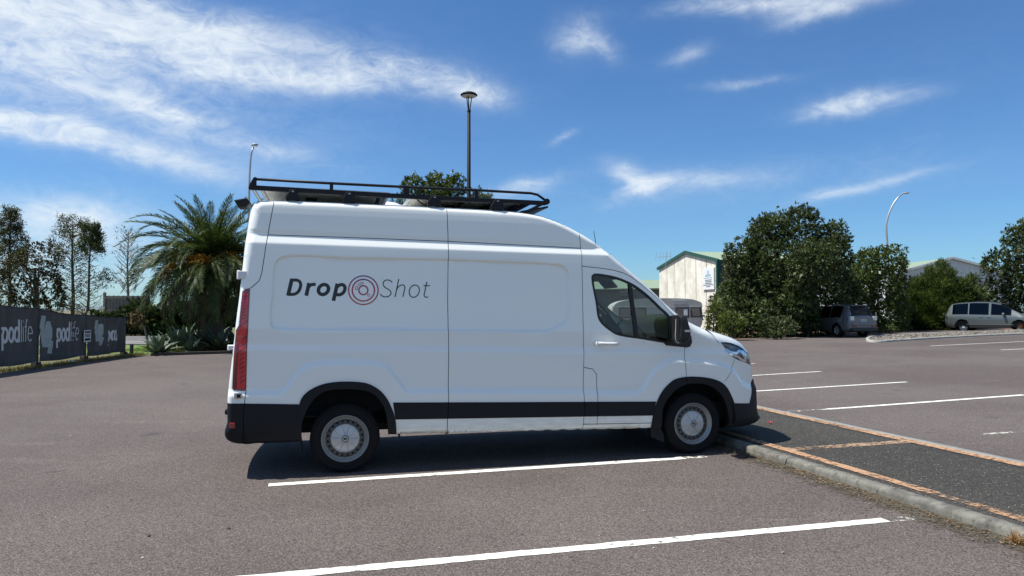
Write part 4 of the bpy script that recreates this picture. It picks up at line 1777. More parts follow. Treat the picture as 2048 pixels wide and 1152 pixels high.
def banner_fence():
    posts = [(72, 735.5, 615), (168, 722.5, 628), (247, 712.5, 633)]
    P = []
    for px, pyb, pyt in posts:
        b = gpt(px, pyb)
        t = at(px, pyt, b.y)
        P.append((Vector((b.x, b.y, 0)), t.z))
    d = P[1][0] - P[0][0]
    pm = (P[0][0] - d, P[0][1] + 0.16)
    pm2 = (P[0][0] - d * 2, P[0][1] + 0.25)
    P = [pm2, pm] + P
    root = empty('banner_fence', P[2][0])
    tag(root, 'black mesh banner fence with white lettering at the left edge', 'fence')
    o0 = P[2][0]
    for i, (b, zt) in enumerate(P):
        mb = MB()
        q = b - o0
        mb.tube([q + Vector((0.03, 0, -0.1)), q + Vector((0.03, 0, zt + 0.03))], 0.035, 8)
        mb.box((q.x + 0.03, q.y, zt + 0.04), (0.075, 0.075, 0.03))
        mb.build('post', M['black_metal'], root)
        mb = MB()
        mb.box((q.x, q.y, 0.05), (0.2, 0.24, 0.22), taper=0.8)
        mb.build('post_foot', M['timber_dark'], root)
    rngp = random.Random(4)
    for i in range(len(P) - 1):
        (a, za), (b, zb) = P[i], P[i + 1]
        L = (b - a).length
        u = (b - a).normalized()
        nn = Vector((u.y, -u.x, 0))           # towards the car park
        fold = 0.0 if i < 3 else 1.0
        zlo_a, zlo_b = 0.17, 0.17
        if i == 3:
            zlo_b = 0.16

        def disp(x, v, fold=fold, L=L, i=i):
            s = x / L
            base = 0.018 * math.sin(3.0 * s + 1.3 * v + i) + 0.006 * math.sin(11 * s + 2.0 * v)
            sag = 0.006 * math.sin(24 * v + 3 * s)
            f = fold * (0.030 * math.sin(26 * s + 2.5 * v) + 0.020 * math.sin(43 * s - 3 * v + 1) + 0.012 * math.sin(71 * s)) * (0.35 + 0.65 * s)
            return base + sag + f + 0.05

        def to3(x, v, off=0.0, a=a, u=u, nn=nn):
            p = a + u * x + nn * (disp(x, v) + off) - o0
            return (p.x, p.y, v)
        nx, nz = 90, 24
        V = []
        for j in range(nz + 1):
            for k in range(nx + 1):
                x = 0.04 + (L - 0.08) * k / nx
                s = x / L
                zt = za + (zb - za) * s - 0.03 - 0.05 * math.sin(PI * s) * (1 if i == 2 else 0.6)
                zl = zlo_a + (zlo_b - zlo_a) * s + 0.02 * math.sin(PI * s * 2 + i)
                v = zl + (zt - zl) * j / nz
                V.append(to3(x, v))
        F = [(j * (nx + 1) + k, j * (nx + 1) + k + 1, (j + 1) * (nx + 1) + k + 1, (j + 1) * (nx + 1) + k) for j in range(nz) for k in range(nx)]
        pan = link_mesh('banner_panel', np_mesh('banner_panel', V, F, True), M['banner'], root)
        # hems
        for top in (True, False):
            mb = MB()
            pts = []
            for k in range(0, nx + 1, 3):
                q = V[(nz if top else 0) * (nx + 1) + k]
                pts.append(Vector(q) + nn * 0.004)
            mb.tube(pts, 0.013, 5)
            mb.build('hem', M['black_metal'], pan)

        def uv(px, py, a=a, u=u, nn=nn):
            r = pray(px, py)
            c = Vector((0, 0, CAM_H))
            t = (a + nn * 0.05 - c).dot(nn) / r.dot(nn)
            q = c + r * t
            return (q - a).dot(u), q.z

        def t3(x, v):
            return to3(x, v, 0.006)
        if i == 1:
            x0, vb = uv(3, 687)
            x1, _ = uv(66, 687)
            mb = MB()
            podlife(mb, x0, x1, vb, uv(30, 656)[1] - uv(30, 687.5)[1], t3)
            mb.build('lettering', M['white_print'], pan)
            lw = (x0 - 0.95, vb)
        zx = [(570, 212), (635, 215), (618, 330), (605, 420), (640, 290), (695, 292), (722, 410), (725, 470), (705, 550), (735, 562), (705, 732), (640, 730), (655, 645), (572, 645), (545, 470), (552, 390), (535, 388)]
        if i == 2:
            poly = [uv(x / 6.827, 600 + y / 6.827) for x, y in zx]
            drape_poly('emblem', poly, 0.08, t3, M['logo_print'], pan)
            x0, vb = uv(114, 684)
            x1, _ = uv(158, 684)
            mb = MB()
            podlife(mb, x0, x1, vb, uv(130, 657)[1] - uv(130, 684)[1], t3)
            mb.build('lettering', M['white_print'], pan)
        if i == 3:
            poly = [uv(188 + (x - 535) * 0.105, 640 + (y - 212) * 0.099) for x, y in zx]
            drape_poly('emblem', poly, 0.05, t3, M['logo_print'], pan)
            x0, vb = uv(216, 682)
            x1, _ = uv(246, 682)
            mb = MB()
            podlife(mb, x0, x1, vb, uv(225, 661)[1] - uv(225, 682)[1], t3, 'pod')
            mb.build('lettering', M['white_print'], pan)
        if i == 0:
            pass
    # small notice board fixed over the second post seen
    a = P[2][0]
    s0 = at(163.5, 660, P[3][0].y)
    b3 = P[3][0] - o0
    mb = MB()
    u = (P[3][0] - P[2][0]).normalized()
    nn = Vector((u.y, -u.x, 0))
    zc = at(168, 672, P[3][0].y).z
    c = b3 + nn * 0.09
    m = Matrix((u, nn, Vector((0, 0, 1)))).transposed()
    mb.box((c.x, c.y, zc), (0.42, 0.012, 0.38), m)
    sg = mb.build('notice_board', M['white_print'], root)
    mb = MB()
    for k, (w, h, dz) in enumerate([(0.36, 0.05, 0.13), (0.30, 0.02, 0.06), (0.32, 0.02, 0.02), (0.28, 0.02, -0.02), (0.33, 0.07, -0.11)]):
        q = c + nn * 0.008
        mb.box((q.x, q.y, zc + dz), (w, 0.004, h), m)
    mb.build('notice_print', M['pole_dark'], sg)
    return root


banner_fence()

# rough edge in front of the fence
M['grass_blade'] = leaf_mat('dry_grass_blade', (0.10, 0.10, 0.035), (0.18, 0.155, 0.065), (0.30, 0.25, 0.13), 0.8, 0.2)
rng = np.random.default_rng(2)
N = 5200
ys = rng.uniform(15, 26.5, N)
xs = -13.62 - 0.15 * (ys > 22) + np.abs(rng.normal(0, 0.22, N)) * -1 + 0.28
C = np.column_stack([xs, ys, np.full(N, -0.02)])
V, F = rosettes(C, np.tile((0.0, 0, 1.0), (N, 1)), 3, 0.09, 0.012, 0.6, rng, 0.4)
o = link_mesh('rough_grass', np_mesh('rough_grass', V, F), M['grass_blade'])
tag(o, 'rough dry grass along the foot of the banner fence', 'grass', kind='stuff')
N = 9000
xs = rng.uniform(-16, -9.0, N)
ys = rng.uniform(28.5, 34.0, N)
C = np.column_stack([xs, ys, np.full(N, -0.02)])
M['grass_green'] = leaf_mat('grass_blade', (0.08, 0.15, 0.025), (0.12, 0.20, 0.04), (0.18, 0.24, 0.07), 0.7, 0.3)
V, F = rosettes(C, np.tile((0.0, 0, 1.0), (N, 1)), 3, 0.07, 0.014, 0.6, rng, 0.4)
o = link_mesh('verge_grass', np_mesh('verge_grass', V, F), M['grass_green'])
tag(o, 'short green grass on the roadside verge', 'grass', kind='stuff')

# short timber bollard
p = gpt(263, 711)
root = empty('timber_bollard', p)
tag(root, 'short dark timber bollard between the banner fence and the palm bed', 'bollard')
mb = MB()
mb.box((0, 0, 0.17), (0.10, 0.10, 0.5))
soften(mb.build('post', M['timber_dark'], root), 0.012)
mb = MB()
mb.box((0, 0, 0.425), (0.092, 0.092, 0.02), taper=0.6)
mb.build('cap', M['timber_grey'], root)

# crumpled scrap by the fence
p = gpt(143, 727)
o = link_mesh('paper_scrap', stone_mesh('paper_scrap', 0.10, 8), M['white_print'], None, loc=(p.x, p.y, p.z + 0.04))
tag(o, 'crumpled white paper scrap at the foot of the banner fence', 'litter')

# timber sleepers edging the palm bed
pA, pB = gpt(300, 712), gpt(560, 704)
d = pB - pA
for i in range(4):
    a = pA + d * (i / 4) + Vector((0, 0.05, 0))
    b = pA + d * ((i + 1) / 4) - d.normalized() * 0.02 + Vector((0, 0.05, 0))
    mb = MB()
    mb.bar((a.x, a.y, 0.045), (b.x, b.y, 0.045), 0.16, 0.12)
    o = soften(mb.build('timber_sleeper', M['timber_dark']), 0.01)
    tag(o, ['dark sleeper at the left end of the palm bed edge', 'second dark sleeper from the left along the palm bed', 'third dark sleeper along the palm bed, behind the van lamp', 'dark sleeper of the palm bed hidden behind the van'][i], 'sleeper', 'sleepers edging the palm bed')
bedp = [(pA.x, pA.y + 0.1), (pB.x, pB.y + 0.1), (pB.x + 0.5, pB.y + 6.0), (pA.x + 3.0, pA.y + 6.0), (pA.x + 0.6, pA.y + 2.6)]
o = sheet('palm_bed', bedp, 0.02, M['bark_mulch'], 0.8)
tag(o, kind='structure', label='planting bed of dark mulch under the palm', cat='bed')

# timber wall across the road
root = empty('timber_wall', (0, 0, 0))
tag(root, 'weathered grey timber board wall standing behind the banner fence end', 'wall')
YW = 49.0
x0 = at(210, 600, YW).x
x1 = at(300, 600, YW).x
zt = at(210, 592, YW).z
n = 28
mesh_board = None
for i in range(n):
    w = (x1 - x0) / n
    mb = MB()
    mb.box((x0 + w * (i + 0.5), YW + (0.03 if i % 2 else 0.0), zt / 2 - 0.1), (w * 1.05, 0.03, zt + 0.2 + 0.03 * ((i * 7) % 3)))
    mb.build('board', M['timber_grey'], root)
mb = MB()
for z in (zt * 0.25, zt * 0.62, zt * 0.95):
    mb.box(((x0 + x1) / 2, YW - 0.05, z), (x1 - x0, 0.05, 0.10))
mb.build('rail', M['timber_grey'], root)
mb = MB()
mb.box((x0 - 0.02, YW, zt / 2), (0.14, 0.14, zt + 0.5))
mb.build('post', M['timber_grey'], root)


# ------------------------------------------------------------------ lamp posts
def mushroom_lamp():
    Y = 20.0
    top = at(938, 188, Y)
    root = empty('lamp_post', (top.x, Y, gz(top.x)))
    tag(root, 'tall dark lamp post with a mushroom head rising behind the van', 'lamp post')
    zt = at(939, 222, Y).z
    zh = at(938, 193, Y).z
    mb = MB()
    mb.tube([(0, 0, -0.1), (0, 0, zt * 0.5), (0, 0, zt)], [0.075, 0.062, 0.046], 14)
    mb.build('pole', M['pole_dark'], root, smooth=True)
    mb = MB()
    mb.lathe([(0.052, zt - 0.03), (0.052, zt + 0.03), (0.02, zt + 0.05)], 14)
    mb.build('collar', M['pole_dark'], root, smooth=True)
    for k in range(3):
        a = 2 * PI * k / 3 + 0.4
        mb = MB()
        mb.tube([(0.02 * math.cos(a), 0.02 * math.sin(a), zt), (0.085 * math.cos(a), 0.085 * math.sin(a), zh)], 0.014, 6)
        mb.build('stay', M['pole_dark'], root)
    mb = MB()
    mb.lathe([(0.001, zh - 0.01), (0.12, zh - 0.01), (0.20, zh + 0.015), (0.238, zh + 0.03), (0.242, zh + 0.045), (0.20, zh + 0.085), (0.12, zh + 0.118), (0.05, zh + 0.13), (0.001, zh + 0.132)], 32)
    h = mb.build('lamp_head', M['pole_dark'], root, smooth=True)
    mb = MB()
    mb.lathe([(0.205, zh + 0.010), (0.205, zh + 0.002), (0.13, zh - 0.016), (0.001, zh - 0.018)], 28)
    mb.build('lens', M['lens'], h, smooth=True)


mushroom_lamp()


def street_lamp(label, px_pts, Y, head, rad):
    P = [at(x, y, Y) for x, y in px_pts]
    base = Vector((P[0].x, Y, gz(P[0].x)))
    root = empty('street_lamp', base)
    tag(root, label, 'street lamp')
    pts = [Vector((0, 0, -0.2))] + [p - base for p in P]
    pts = [Vector(q) for q in catmull([tuple(q) for q in pts], 0.7)]
    mb = MB()
    n = len(pts)
    mb.tube(pts, [rad * (1 - 0.55 * i / (n - 1)) for i in range(n)], 10)
    mb.build('pole', M['galv'], root, smooth=True)
    a = at(head[0][0], head[0][1], Y) - base
    b = at(head[1][0], head[1][1], Y) - base
    d = b - a
    mb = MB()
    up = Vector((0, 0, 1))
    secs = []
    V = []
    k = 7
    for i in range(k):
        t = i / (k - 1)
        w = 0.16 * math.sin(PI * (0.12 + 0.80 * t)) ** 0.6
        hgt = 0.085 * math.sin(PI * (0.15 + 0.75 * t)) ** 0.5
        c = a.lerp(b, t)
        for (sy, sz) in ((-1, 0), (-0.7, 0.8), (0, 1.0), (0.7, 0.8), (1, 0), (0, -0.45)):
            V.append((c.x, c.y + sy * w, c.z + sz * hgt))
    F = [(i * 6 + j, i * 6 + (j + 1) % 6, (i + 1) * 6 + (j + 1) % 6, (i + 1) * 6 + j) for i in range(k - 1) for j in range(6)]
    mb.add(V, F)
    mb.add(V[:6], [(5, 4, 3, 2, 1, 0)])
    mb.add(V[-6:], [(0, 1, 2, 3, 4, 5)])
    mb.build('lamp_head', M['lamp_grey'], root, smooth=True)
    c = a.lerp(b, 0.6)
    mb = MB()
    mb.box((c.x, c.y, c.z - 0.05), (d.length * 0.5, 0.16, 0.03))
    mb.build('lens', M['lens'], root)


street_lamp('slender galvanised street lamp rising behind the rear end of the roof rack', [(497.5, 420), (498.5, 370), (500, 335), (503, 305), (507, 294)], 40.0, [(503.5, 291), (516, 289.5)], 0.10)
street_lamp('curved galvanised street lamp behind the round tree on the right', [(1776, 520), (1774, 480), (1772.5, 452), (1776, 433), (1785, 411), (1795, 396), (1805, 387.5)], 62.0, [(1803, 388), (1819, 385.3)], 0.13)


# ------------------------------------------------------------------ concrete gable building
def stained_wall():
    m, g, p = new_mat('stained_white_concrete')
    tc = obj_coords(g)
    sep = g.n('ShaderNodeSeparateXYZ')
    g.link(tc, sep.inputs[0])
    streak = g.noise(g.mapping(tc, scale=(2.2, 2.2, 0.16)), 1.6, 7, 0.68)
    blot = g.noise(tc, 0.9, 6, 0.66)
    fine = g.noise(tc, 5.0, 5, 0.7)
    c = g.mix(g.smooth(blot, 0.36, 0.66), (0.80, 0.78, 0.69), (0.62, 0.60, 0.50))
    c = g.mix(g.m('MULTIPLY', g.smooth(streak, 0.54, 0.74), 0.7), c, (0.24, 0.21, 0.14))
    c = g.mix(g.m('MULTIPLY', g.smooth(fine, 0.56, 0.72), 0.5), c, (0.14, 0.12, 0.085))
    g.link(c, p.inputs['Base Color'])
    p.inputs['Roughness'].default_value = 0.95
    return m


M['stained_wall'] = stained_wall()
M['green_trim'] = simple('dark_green_trim', (0.018, 0.075, 0.055), 0.5, var=0.15)
M['green_roof'] = simple('faded_green_roof', (0.22, 0.29, 0.20), 0.6, 0.0, var=0.2, vscale=1.2)
M['grey_wall'] = simple('grey_block_wall', (0.16, 0.15, 0.135), 0.9, var=0.3, vscale=2)
M['sign_white'] = simple('sign_white', (0.74, 0.76, 0.78), 0.4, var=0.03)
M['sign_teal'] = simple('sign_teal', (0.10, 0.40, 0.46), 0.5, var=0.05)
M['sign_grey'] = simple('sign_grey_print', (0.16, 0.20, 0.22), 0.5, var=0.05)
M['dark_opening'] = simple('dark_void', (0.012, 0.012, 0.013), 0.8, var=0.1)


def text_obj(name, body, size, mat, parent, loc, rot, ext=0.004, align='CENTER', offset=0.0, shear=0.0, sx=1.0):
    cu = bpy.data.curves.new(name, 'FONT')
    cu.body = body
    cu.size = size
    cu.extrude = ext
    cu.align_x = align
    cu.align_y = 'CENTER'
    cu.offset = offset
    cu.shear = shear
    tmp = bpy.data.objects.new('tmp', cu)
    COL.objects.link(tmp)
    dg = bpy.context.evaluated_depsgraph_get()
    me = bpy.data.meshes.new_from_object(tmp.evaluated_get(dg))
    bpy.data.objects.remove(tmp, do_unlink=True)
    me.name = name
    me.materials.clear()
    if sx != 1.0:
        for v in me.vertices:
            v.co.x *= sx
    o = link_mesh(name, me, mat, parent, loc=loc, rot=rot)
    return o


def gable_building():
    cr = at(1437, 522, 48.0)                 # near corner at eave height
    eave = cr.z
    dl = (eave - CAM_H) * FPX / (621 - 538)
    cl = at(1318, 538, dl)
    A = Vector((cr.x, cr.y, 0))
    B = Vector((cl.x, cl.y, 0))
    u = (B - A).normalized()                 # along the gable, away from us
    L = (B - A).length
    back = Vector((u.y, -u.x, 0))
    if back.x < 0:
        back = -back
    nrm = -back
    ztop = at(1369, 506, ((A + B) / 2).y).z
    root = empty('concrete_building', A + Vector((0, 0, 0)))
    tag(root, 'stained white concrete building with a green trimmed gable, behind the caravan', 'building')

    def W(t, h, d=0.0):
        p = u * t + back * d
        return Vector((p.x, p.y, h))

    def roofz(t):
        return eave + (ztop - eave) * (1 - abs(2 * t / L - 1))
    n = 6
    joints = [0.0, 0.175, 0.34, 0.52, 0.70, 0.845, 1.0]
    for i in range(n):
        t0 = joints[i] * L + (0.035 if i else 0)
        t1 = joints[i + 1] * L - 0.035
        mb = MB()
        ts = [t0, t1] if not (t0 < L / 2 < t1) else [t0, L / 2, t1]
        poly = [(t0, -0.3), (t1, -0.3)] + [(t, roofz(t)) for t in reversed(ts)]
        mb.prism(poly, 0.0, 0.12, lambda a, b, c: W(a, b, c))
        mb.build('wall_panel', M['stained_wall'], root)
    mb = MB()
    mb.prism([(0.02, -0.3), (L - 0.02, -0.3), (L - 0.02, eave - 0.02), (L / 2, ztop - 0.02), (0.02, eave - 0.02)], 0.10, 0.3, lambda a, b, c: W(a, b, c))
    mb.build('wall_backing', M['grey_wall'], root)
    D = 7.5
    mb = MB()
    mb.prism([(0.02, -0.3), (0.02, eave - 0.05), (0.22, eave - 0.05), (0.22, -0.3)], 0.3, D, lambda a, b, c: W(a, b, c))
    mb.build('side_wall', M['grey_wall'], root)
    mb = MB()
    mb.prism([(L - 0.02, -0.3), (L - 0.02, eave - 0.05), (L - 0.22, eave - 0.05), (L - 0.22, -0.3)], 0.3, D, lambda a, b, c: W(a, b, c))
    mb.build('side_wall', M['grey_wall'], root)
    # roof of corrugated sheets: ribs are geometry
    mb = MB()
    for s in (0, 1):
        t0, t1 = (-0.12, L / 2) if s == 0 else (L + 0.12, L / 2)
        z0, z1 = eave + 0.06, ztop + 0.10
        nr = 60
        V = []
        for i in range(nr + 1):
            dd = -0.12 + (D + 0.2) * i / nr
            b = 0.03 if i % 2 else 0.0
            V += [W(t0, z0 + b, dd), W(t1, z1 + b, dd)]
        mb.add(V, [(2 * i, 2 * i + 2, 2 * i + 3, 2 * i + 1) for i in range(nr)])
    mb.build('roof', M['green_roof'], root)
    mb = MB()
    for s in (0, 1):
        t0, t1 = (-0.15, L / 2) if s == 0 else (L + 0.15, L / 2)
        p0, p1 = W(t0, eave + 0.02, -0.08), W(t1, ztop + 0.06, -0.08)
        mb.bar(p0, p1, 0.10, 0.22)
    mb.build('barge_board', M['green_trim'], root)
    mb = MB()
    p0, p1 = W(-0.08, -0.3, -0.03), W(-0.08, eave + 0.03, -0.03)
    mb.bar(p0, p1, 0.18, 0.36, up=(nrm.x, nrm.y, 0))
    mb.build('corner_trim', M['green_trim'], root)
    mb = MB()
    mb.bar(W(-0.14, eave + 0.02, 0.1), W(-0.14, eave + 0.02, D), 0.12, 0.14)
    mb.build('gutter', M['green_trim'], root)
    mb = MB()
    for k in range(2):
        p0, p1 = W(0.0, 0.4, 2.0 + k * 3), W(0.0, eave - 0.1, 2.0 + k * 3)
        mb.bar(p0, p1, 0.08, 0.10)
    mb.build('downpipe', M['timber_grey'], root)
    # sign with its printed lines
    def wall_hit(px, py):
        r = pray(px, py)
        c = Vector((0, 0, CAM_H))
        t = (A - nrm * -0.02 - c).dot(nrm) / r.dot(nrm)
        q = c + r * t - A
        return q.dot(u), q.z
    q1, q2 = wall_hit(1429.5, 534), wall_hit(1407.5, 578)
    t0, t1 = q1[0], q2[0]
    z1 = wall_hit(1418, 536)[1]
    z0 = wall_hit(1418, 579)[1]
    mb = MB()
    mb.prism([(t0, z0), (t1, z0), (t1, z1), (t0, z1)], -0.10, -0.03, lambda a, b, c: W(a, b, c))
    sg = mb.build('sign_board', M['sign_white'], root)
    h = z1 - z0
    w = t1 - t0
    ang = math.atan2(-u.y, -u.x)             # text runs from far end to near end
    rot = (PI / 2, 0, ang)

    def sign_text(body, fy, fh, mat, width=None):
        p = W((t0 + t1) / 2, z0 + h * fy, -0.115)
        o = text_obj('sign_lettering', body, h * fh, mat, sg, p, rot, 0.006)
        if width:
            cur = max(v.co.x for v in o.data.vertices) - min(v.co.x for v in o.data.vertices)
            k = w * width / max(cur, 1e-3)
            for v in o.data.vertices:
                v.co.x *= k
        return o
    sign_text('ACW', 0.655, 0.145, M['sign_teal'], 0.46)
    for fy, wd in [(0.54, 0.72)]:
        mb = MB()
        mb.prism([((t0 + t1) / 2 - w * wd / 2, z0 + h * (fy - 0.008)), ((t0 + t1) / 2 + w * wd / 2, z0 + h * (fy - 0.008)), ((t0 + t1) / 2 + w * wd / 2, z0 + h * (fy + 0.008)), ((t0 + t1) / 2 - w * wd / 2, z0 + h * (fy + 0.008))], -0.112, -0.104, lambda a, b, c: W(a, b, c))
        mb.build('sign_rule', M['sign_teal'], sg)
    # body copy too small to read: broken dashes of print
    rnd = random.Random(5)
    for fy, wd in [(0.44, 0.54), (0.365, 0.50), (0.29, 0.52), (0.215, 0.88), (0.14, 0.34)]:
        mb = MB()
        x = -wd / 2
        while x < wd / 2:
            l = rnd.uniform(0.03, 0.08)
            ta = (t0 + t1) / 2 - w * (x + l)
            tb = (t0 + t1) / 2 - w * x
            mb.prism([(ta, z0 + h * (fy - 0.017)), (tb, z0 + h * (fy - 0.017)), (tb, z0 + h * (fy + 0.017)), (ta, z0 + h * (fy + 0.017))], -0.112, -0.104, lambda a, b, c: W(a, b, c))
            x += l + 0.012
        mb.build('sign_print', M['sign_grey'], sg)
    # drop shaped emblem at the top of the sign
    mb = MB()
    ct = (t0 + t1) / 2
    path = [(ct, z0 + h * 0.90)] + [(ct + w * 0.075 * math.sin(a) * (0.6 + 0.4 * (1 - math.cos(a)) / 2), z0 + h * (0.80 + 0.045 * math.cos(a))) for a in [R(40), R(80), R(120), R(160), R(200), R(240), R(280), R(320)]]
    stroke(mb, path, w * 0.03, lambda a, b: tuple(W(a, b, -0.108)), True)
    mb.build('sign_emblem', M['sign_teal'], sg)
    # lower wing behind, with a green roof
    root2 = empty('low_building', (0, 0, 0))
    tag(root2, 'low grey building with a pale green roof left of the concrete gable', 'building')
    a = at(1285, 577, 66)
    b = at(1335, 566, 66)
    mb = MB()
    mb.box((b.x - 5, 69, (b.z - 0.6) / 2), (12.0, 5.6, b.z - 0.6))
    mb.build('wall', M['grey_wall'], root2)
    mb = MB()
    zc = b.z
    x0, x1 = b.x - 11.3, b.x + 1.3
    mb.add([(x0, 65.8, zc - 0.6), (x1, 65.8, zc - 0.45), (x1, 69, zc + 0.45), (x0, 69, zc + 0.3), (x0, 65.8, zc - 0.7), (x1, 65.8, zc - 0.55)], [(0, 1, 2, 3), (4, 5, 1, 0)])
    mb.add([(x0, 72.2, zc - 0.6), (x1, 72.2, zc - 0.45), (x1, 69, zc + 0.45), (x0, 69, zc + 0.3)], [(3, 2, 1, 0)])
    mb.build('roof', M['green_roof'], root2)
    # aerial on the gable
    base = at(1331, 528, (A + u * L * 0.72).y) 
    ant = empty('television_aerial', base)
    tag(ant, 'thin television aerial on the left slope of the concrete gable', 'aerial')
    Yb = base.y
    mb = MB()
    mb.tube([(0, 0, -0.35), at(1333, 505, Yb) - base], 0.02, 5)
    mb.build('mast', M['galv'], ant)
    mb = MB()
    mb.tube([at(1312, 514, Yb) - base, at(1342, 512.5, Yb) - base], 0.016, 5)
    bo = mb.build('boom', M['galv'], ant)
    for x, a_, b_ in [(1312, 506, 522), (1320, 504, 521), (1326, 506, 519), (1333, 502, 520), (1341, 501, 523)]:
        mb = MB()
        mb.tube([at(x + 1, a_, Yb) - base, at(x - 1, b_, Yb) - base], 0.010, 4)
        mb.build('element', M['galv'], ant)


gable_building()


# ------------------------------------------------------------------ ribbed steel shed, far right
def steel_shed():
    Y = 72.0
    apex = at(1903, 517, Y)
    el = at(1788, 548, Y)
    er = at(2020, 548, Y)
    g0 = gz(apex.x)
    root = empty('steel_shed', (apex.x, Y, g0))
    tag(root, 'pale ribbed steel shed with a green roof and black lettering, behind the feathery shrub', 'building')
    o = Vector((apex.x, Y, g0))
    hw = apex.x - el.x
    ze = el.z - g0
    za = apex.z - g0
    m = simple('ribbed_steel', (0.62, 0.65, 0.68), 0.45, 0.1, var=0.08, vscale=0.6)
    ribs = 96
    mb = MB()
    for i in range(ribs):
        xa = -hw + 2 * hw * i / ribs
        xb = -hw + 2 * hw * (i + 0.62) / ribs
        xc = -hw + 2 * hw * (i + 1) / ribs
        def zr(x):
            return ze + (za - ze) * (1 - abs(x) / hw)
        mb.add([(xa, 0, -0.2), (xb, 0, -0.2), (xb, 0, zr(xb)), (xa, 0, zr(xa))], [(0, 1, 2, 3)])
        mb.add([(xb, 0, -0.2), (xb, 0.06, -0.2), (xb, 0.06, zr(xb)), (xb, 0, zr(xb))], [(0, 1, 2, 3)])
        mb.add([(xb, 0.06, -0.2), (xc, 0.06, -0.2), (xc, 0.06, zr(xc)), (xb, 0.06, zr(xb))], [(0, 1, 2, 3)])
        mb.add([(xc, 0.06, -0.2), (xc, 0, -0.2), (xc, 0, zr(xc)), (xc, 0.06, zr(xc))], [(0, 1, 2, 3)])
    mb.build('cladding', m, root)
    D = 24.0
    sk = -14.0       # the roof runs back and to the left
    mb = MB()
    for s in (-1, 1):
        V = []
        nr = 70
        for i in range(nr + 1):
            t = i / nr
            b = 0.04 if i % 2 else 0.0
            V += [(s * (hw + 0.3) + sk * t * 0, -0.25 + D * t, ze - 0.02 + b), (0, -0.25 + D * t, za + 0.06 + b)]
        mb.add(V, [(2 * i, 2 * i + 2, 2 * i + 3, 2 * i + 1) for i in range(nr)])
    mb.build('roof', M['green_roof'], root)
    mb = MB()
    for s in (-1, 1):
        mb.bar((s * (hw + 0.3), -0.2, ze), (0, -0.2, za + 0.08), 0.1, 0.22)
    mb.build('barge_board', m, root)
    mb = MB()
    mb.box((-hw, D / 2, ze / 2), (0.1, D, ze))
    mb.build('side_wall', m, root)
    mb = MB()
    mb.box((hw, D / 2, ze / 2), (0.1, D, ze))
    mb.build('side_wall', m, root)
    v = at(1808, 528, Y + 6) - o
    mb = MB()
    mb.lathe([(0.42, v.z - 0.8), (0.42, v.z + 0.15), (0.62, v.z + 0.2), (0.62, v.z + 0.36), (0.40, v.z + 0.5), (0.001, v.z + 0.52)], 16, c=(v.x, v.y, 0))
    mb.build('roof_vent', M['galv'], root, smooth=False)
    c0 = at(1931, 556, Y) - o
    c1 = at(1992, 573, Y) - o
    t = text_obj('sign_lettering', 'OCEAN', (c0.z - c1.z) * 1.32, M['black_metal'], root, ((c0.x + c1.x) / 2, -0.05, (c0.z + c1.z) / 2), (PI / 2, 0, 0), 0.02, offset=0.012)
    cur = max(q.co.x for q in t.data.vertices) - min(q.co.x for q in t.data.vertices)
    for q in t.data.vertices:
        q.co.x *= (c1.x - c0.x) / cur


steel_shed()

# low paling fence
root = empty('paling_fence', Bp(1785, 660, 45.8))
tag(root, 'low weathered paling fence between the parked cars', 'fence')
b0 = root.location.copy()
x0 = at(1757, 650, 45.8).x - b0.x
x1 = at(1830, 650, 45.8).x - b0.x
zt = at(1785, 643.5, 45.8).z - b0.z
me = None
n = 22
for i in range(n):
    if me is None:
        mb = MB()
        mb.box((0, 0, zt / 2), (0.095, 0.02, zt))
        me = mb.mesh('paling')
        me.materials.append(M['timber_dark'])
    o = bpy.data.objects.new('paling', me)
    COL.objects.link(o)
    o.parent = root
    o.location = (x0 + (x1 - x0) * i / (n - 1), 0.01 * (i % 3), -0.02 * (i % 4))
mb = MB()
for z in (zt * 0.3, zt * 0.75):
    mb.box(((x0 + x1) / 2, 0.06, z), (x1 - x0, 0.05, 0.07))
mb.build('rail', M['timber_dark'], root)


# ------------------------------------------------------------------ caravan
M['caravan_white'] = simple('caravan_aluminium', (0.50, 0.50, 0.48), 0.55, 0.0, var=0.18, vscale=2.0)
M['caravan_roof'] = simple('caravan_roof', (0.40, 0.40, 0.37), 0.6, 0.0, var=0.3, vscale=2.0)
M['curtain'] = simple('curtain_cloth', (0.20, 0.18, 0.15), 0.9, var=0.3, vscale=6)
M['blue_trim'] = simple('blue_trim', (0.02, 0.06, 0.16), 0.5)
M['dark_glass'] = glass_mat('car_glass_dark', (0.06, 0.065, 0.07), ior=1.35)
M['car_glass'] = glass_mat('van_glass', (0.66, 0.72, 0.70))


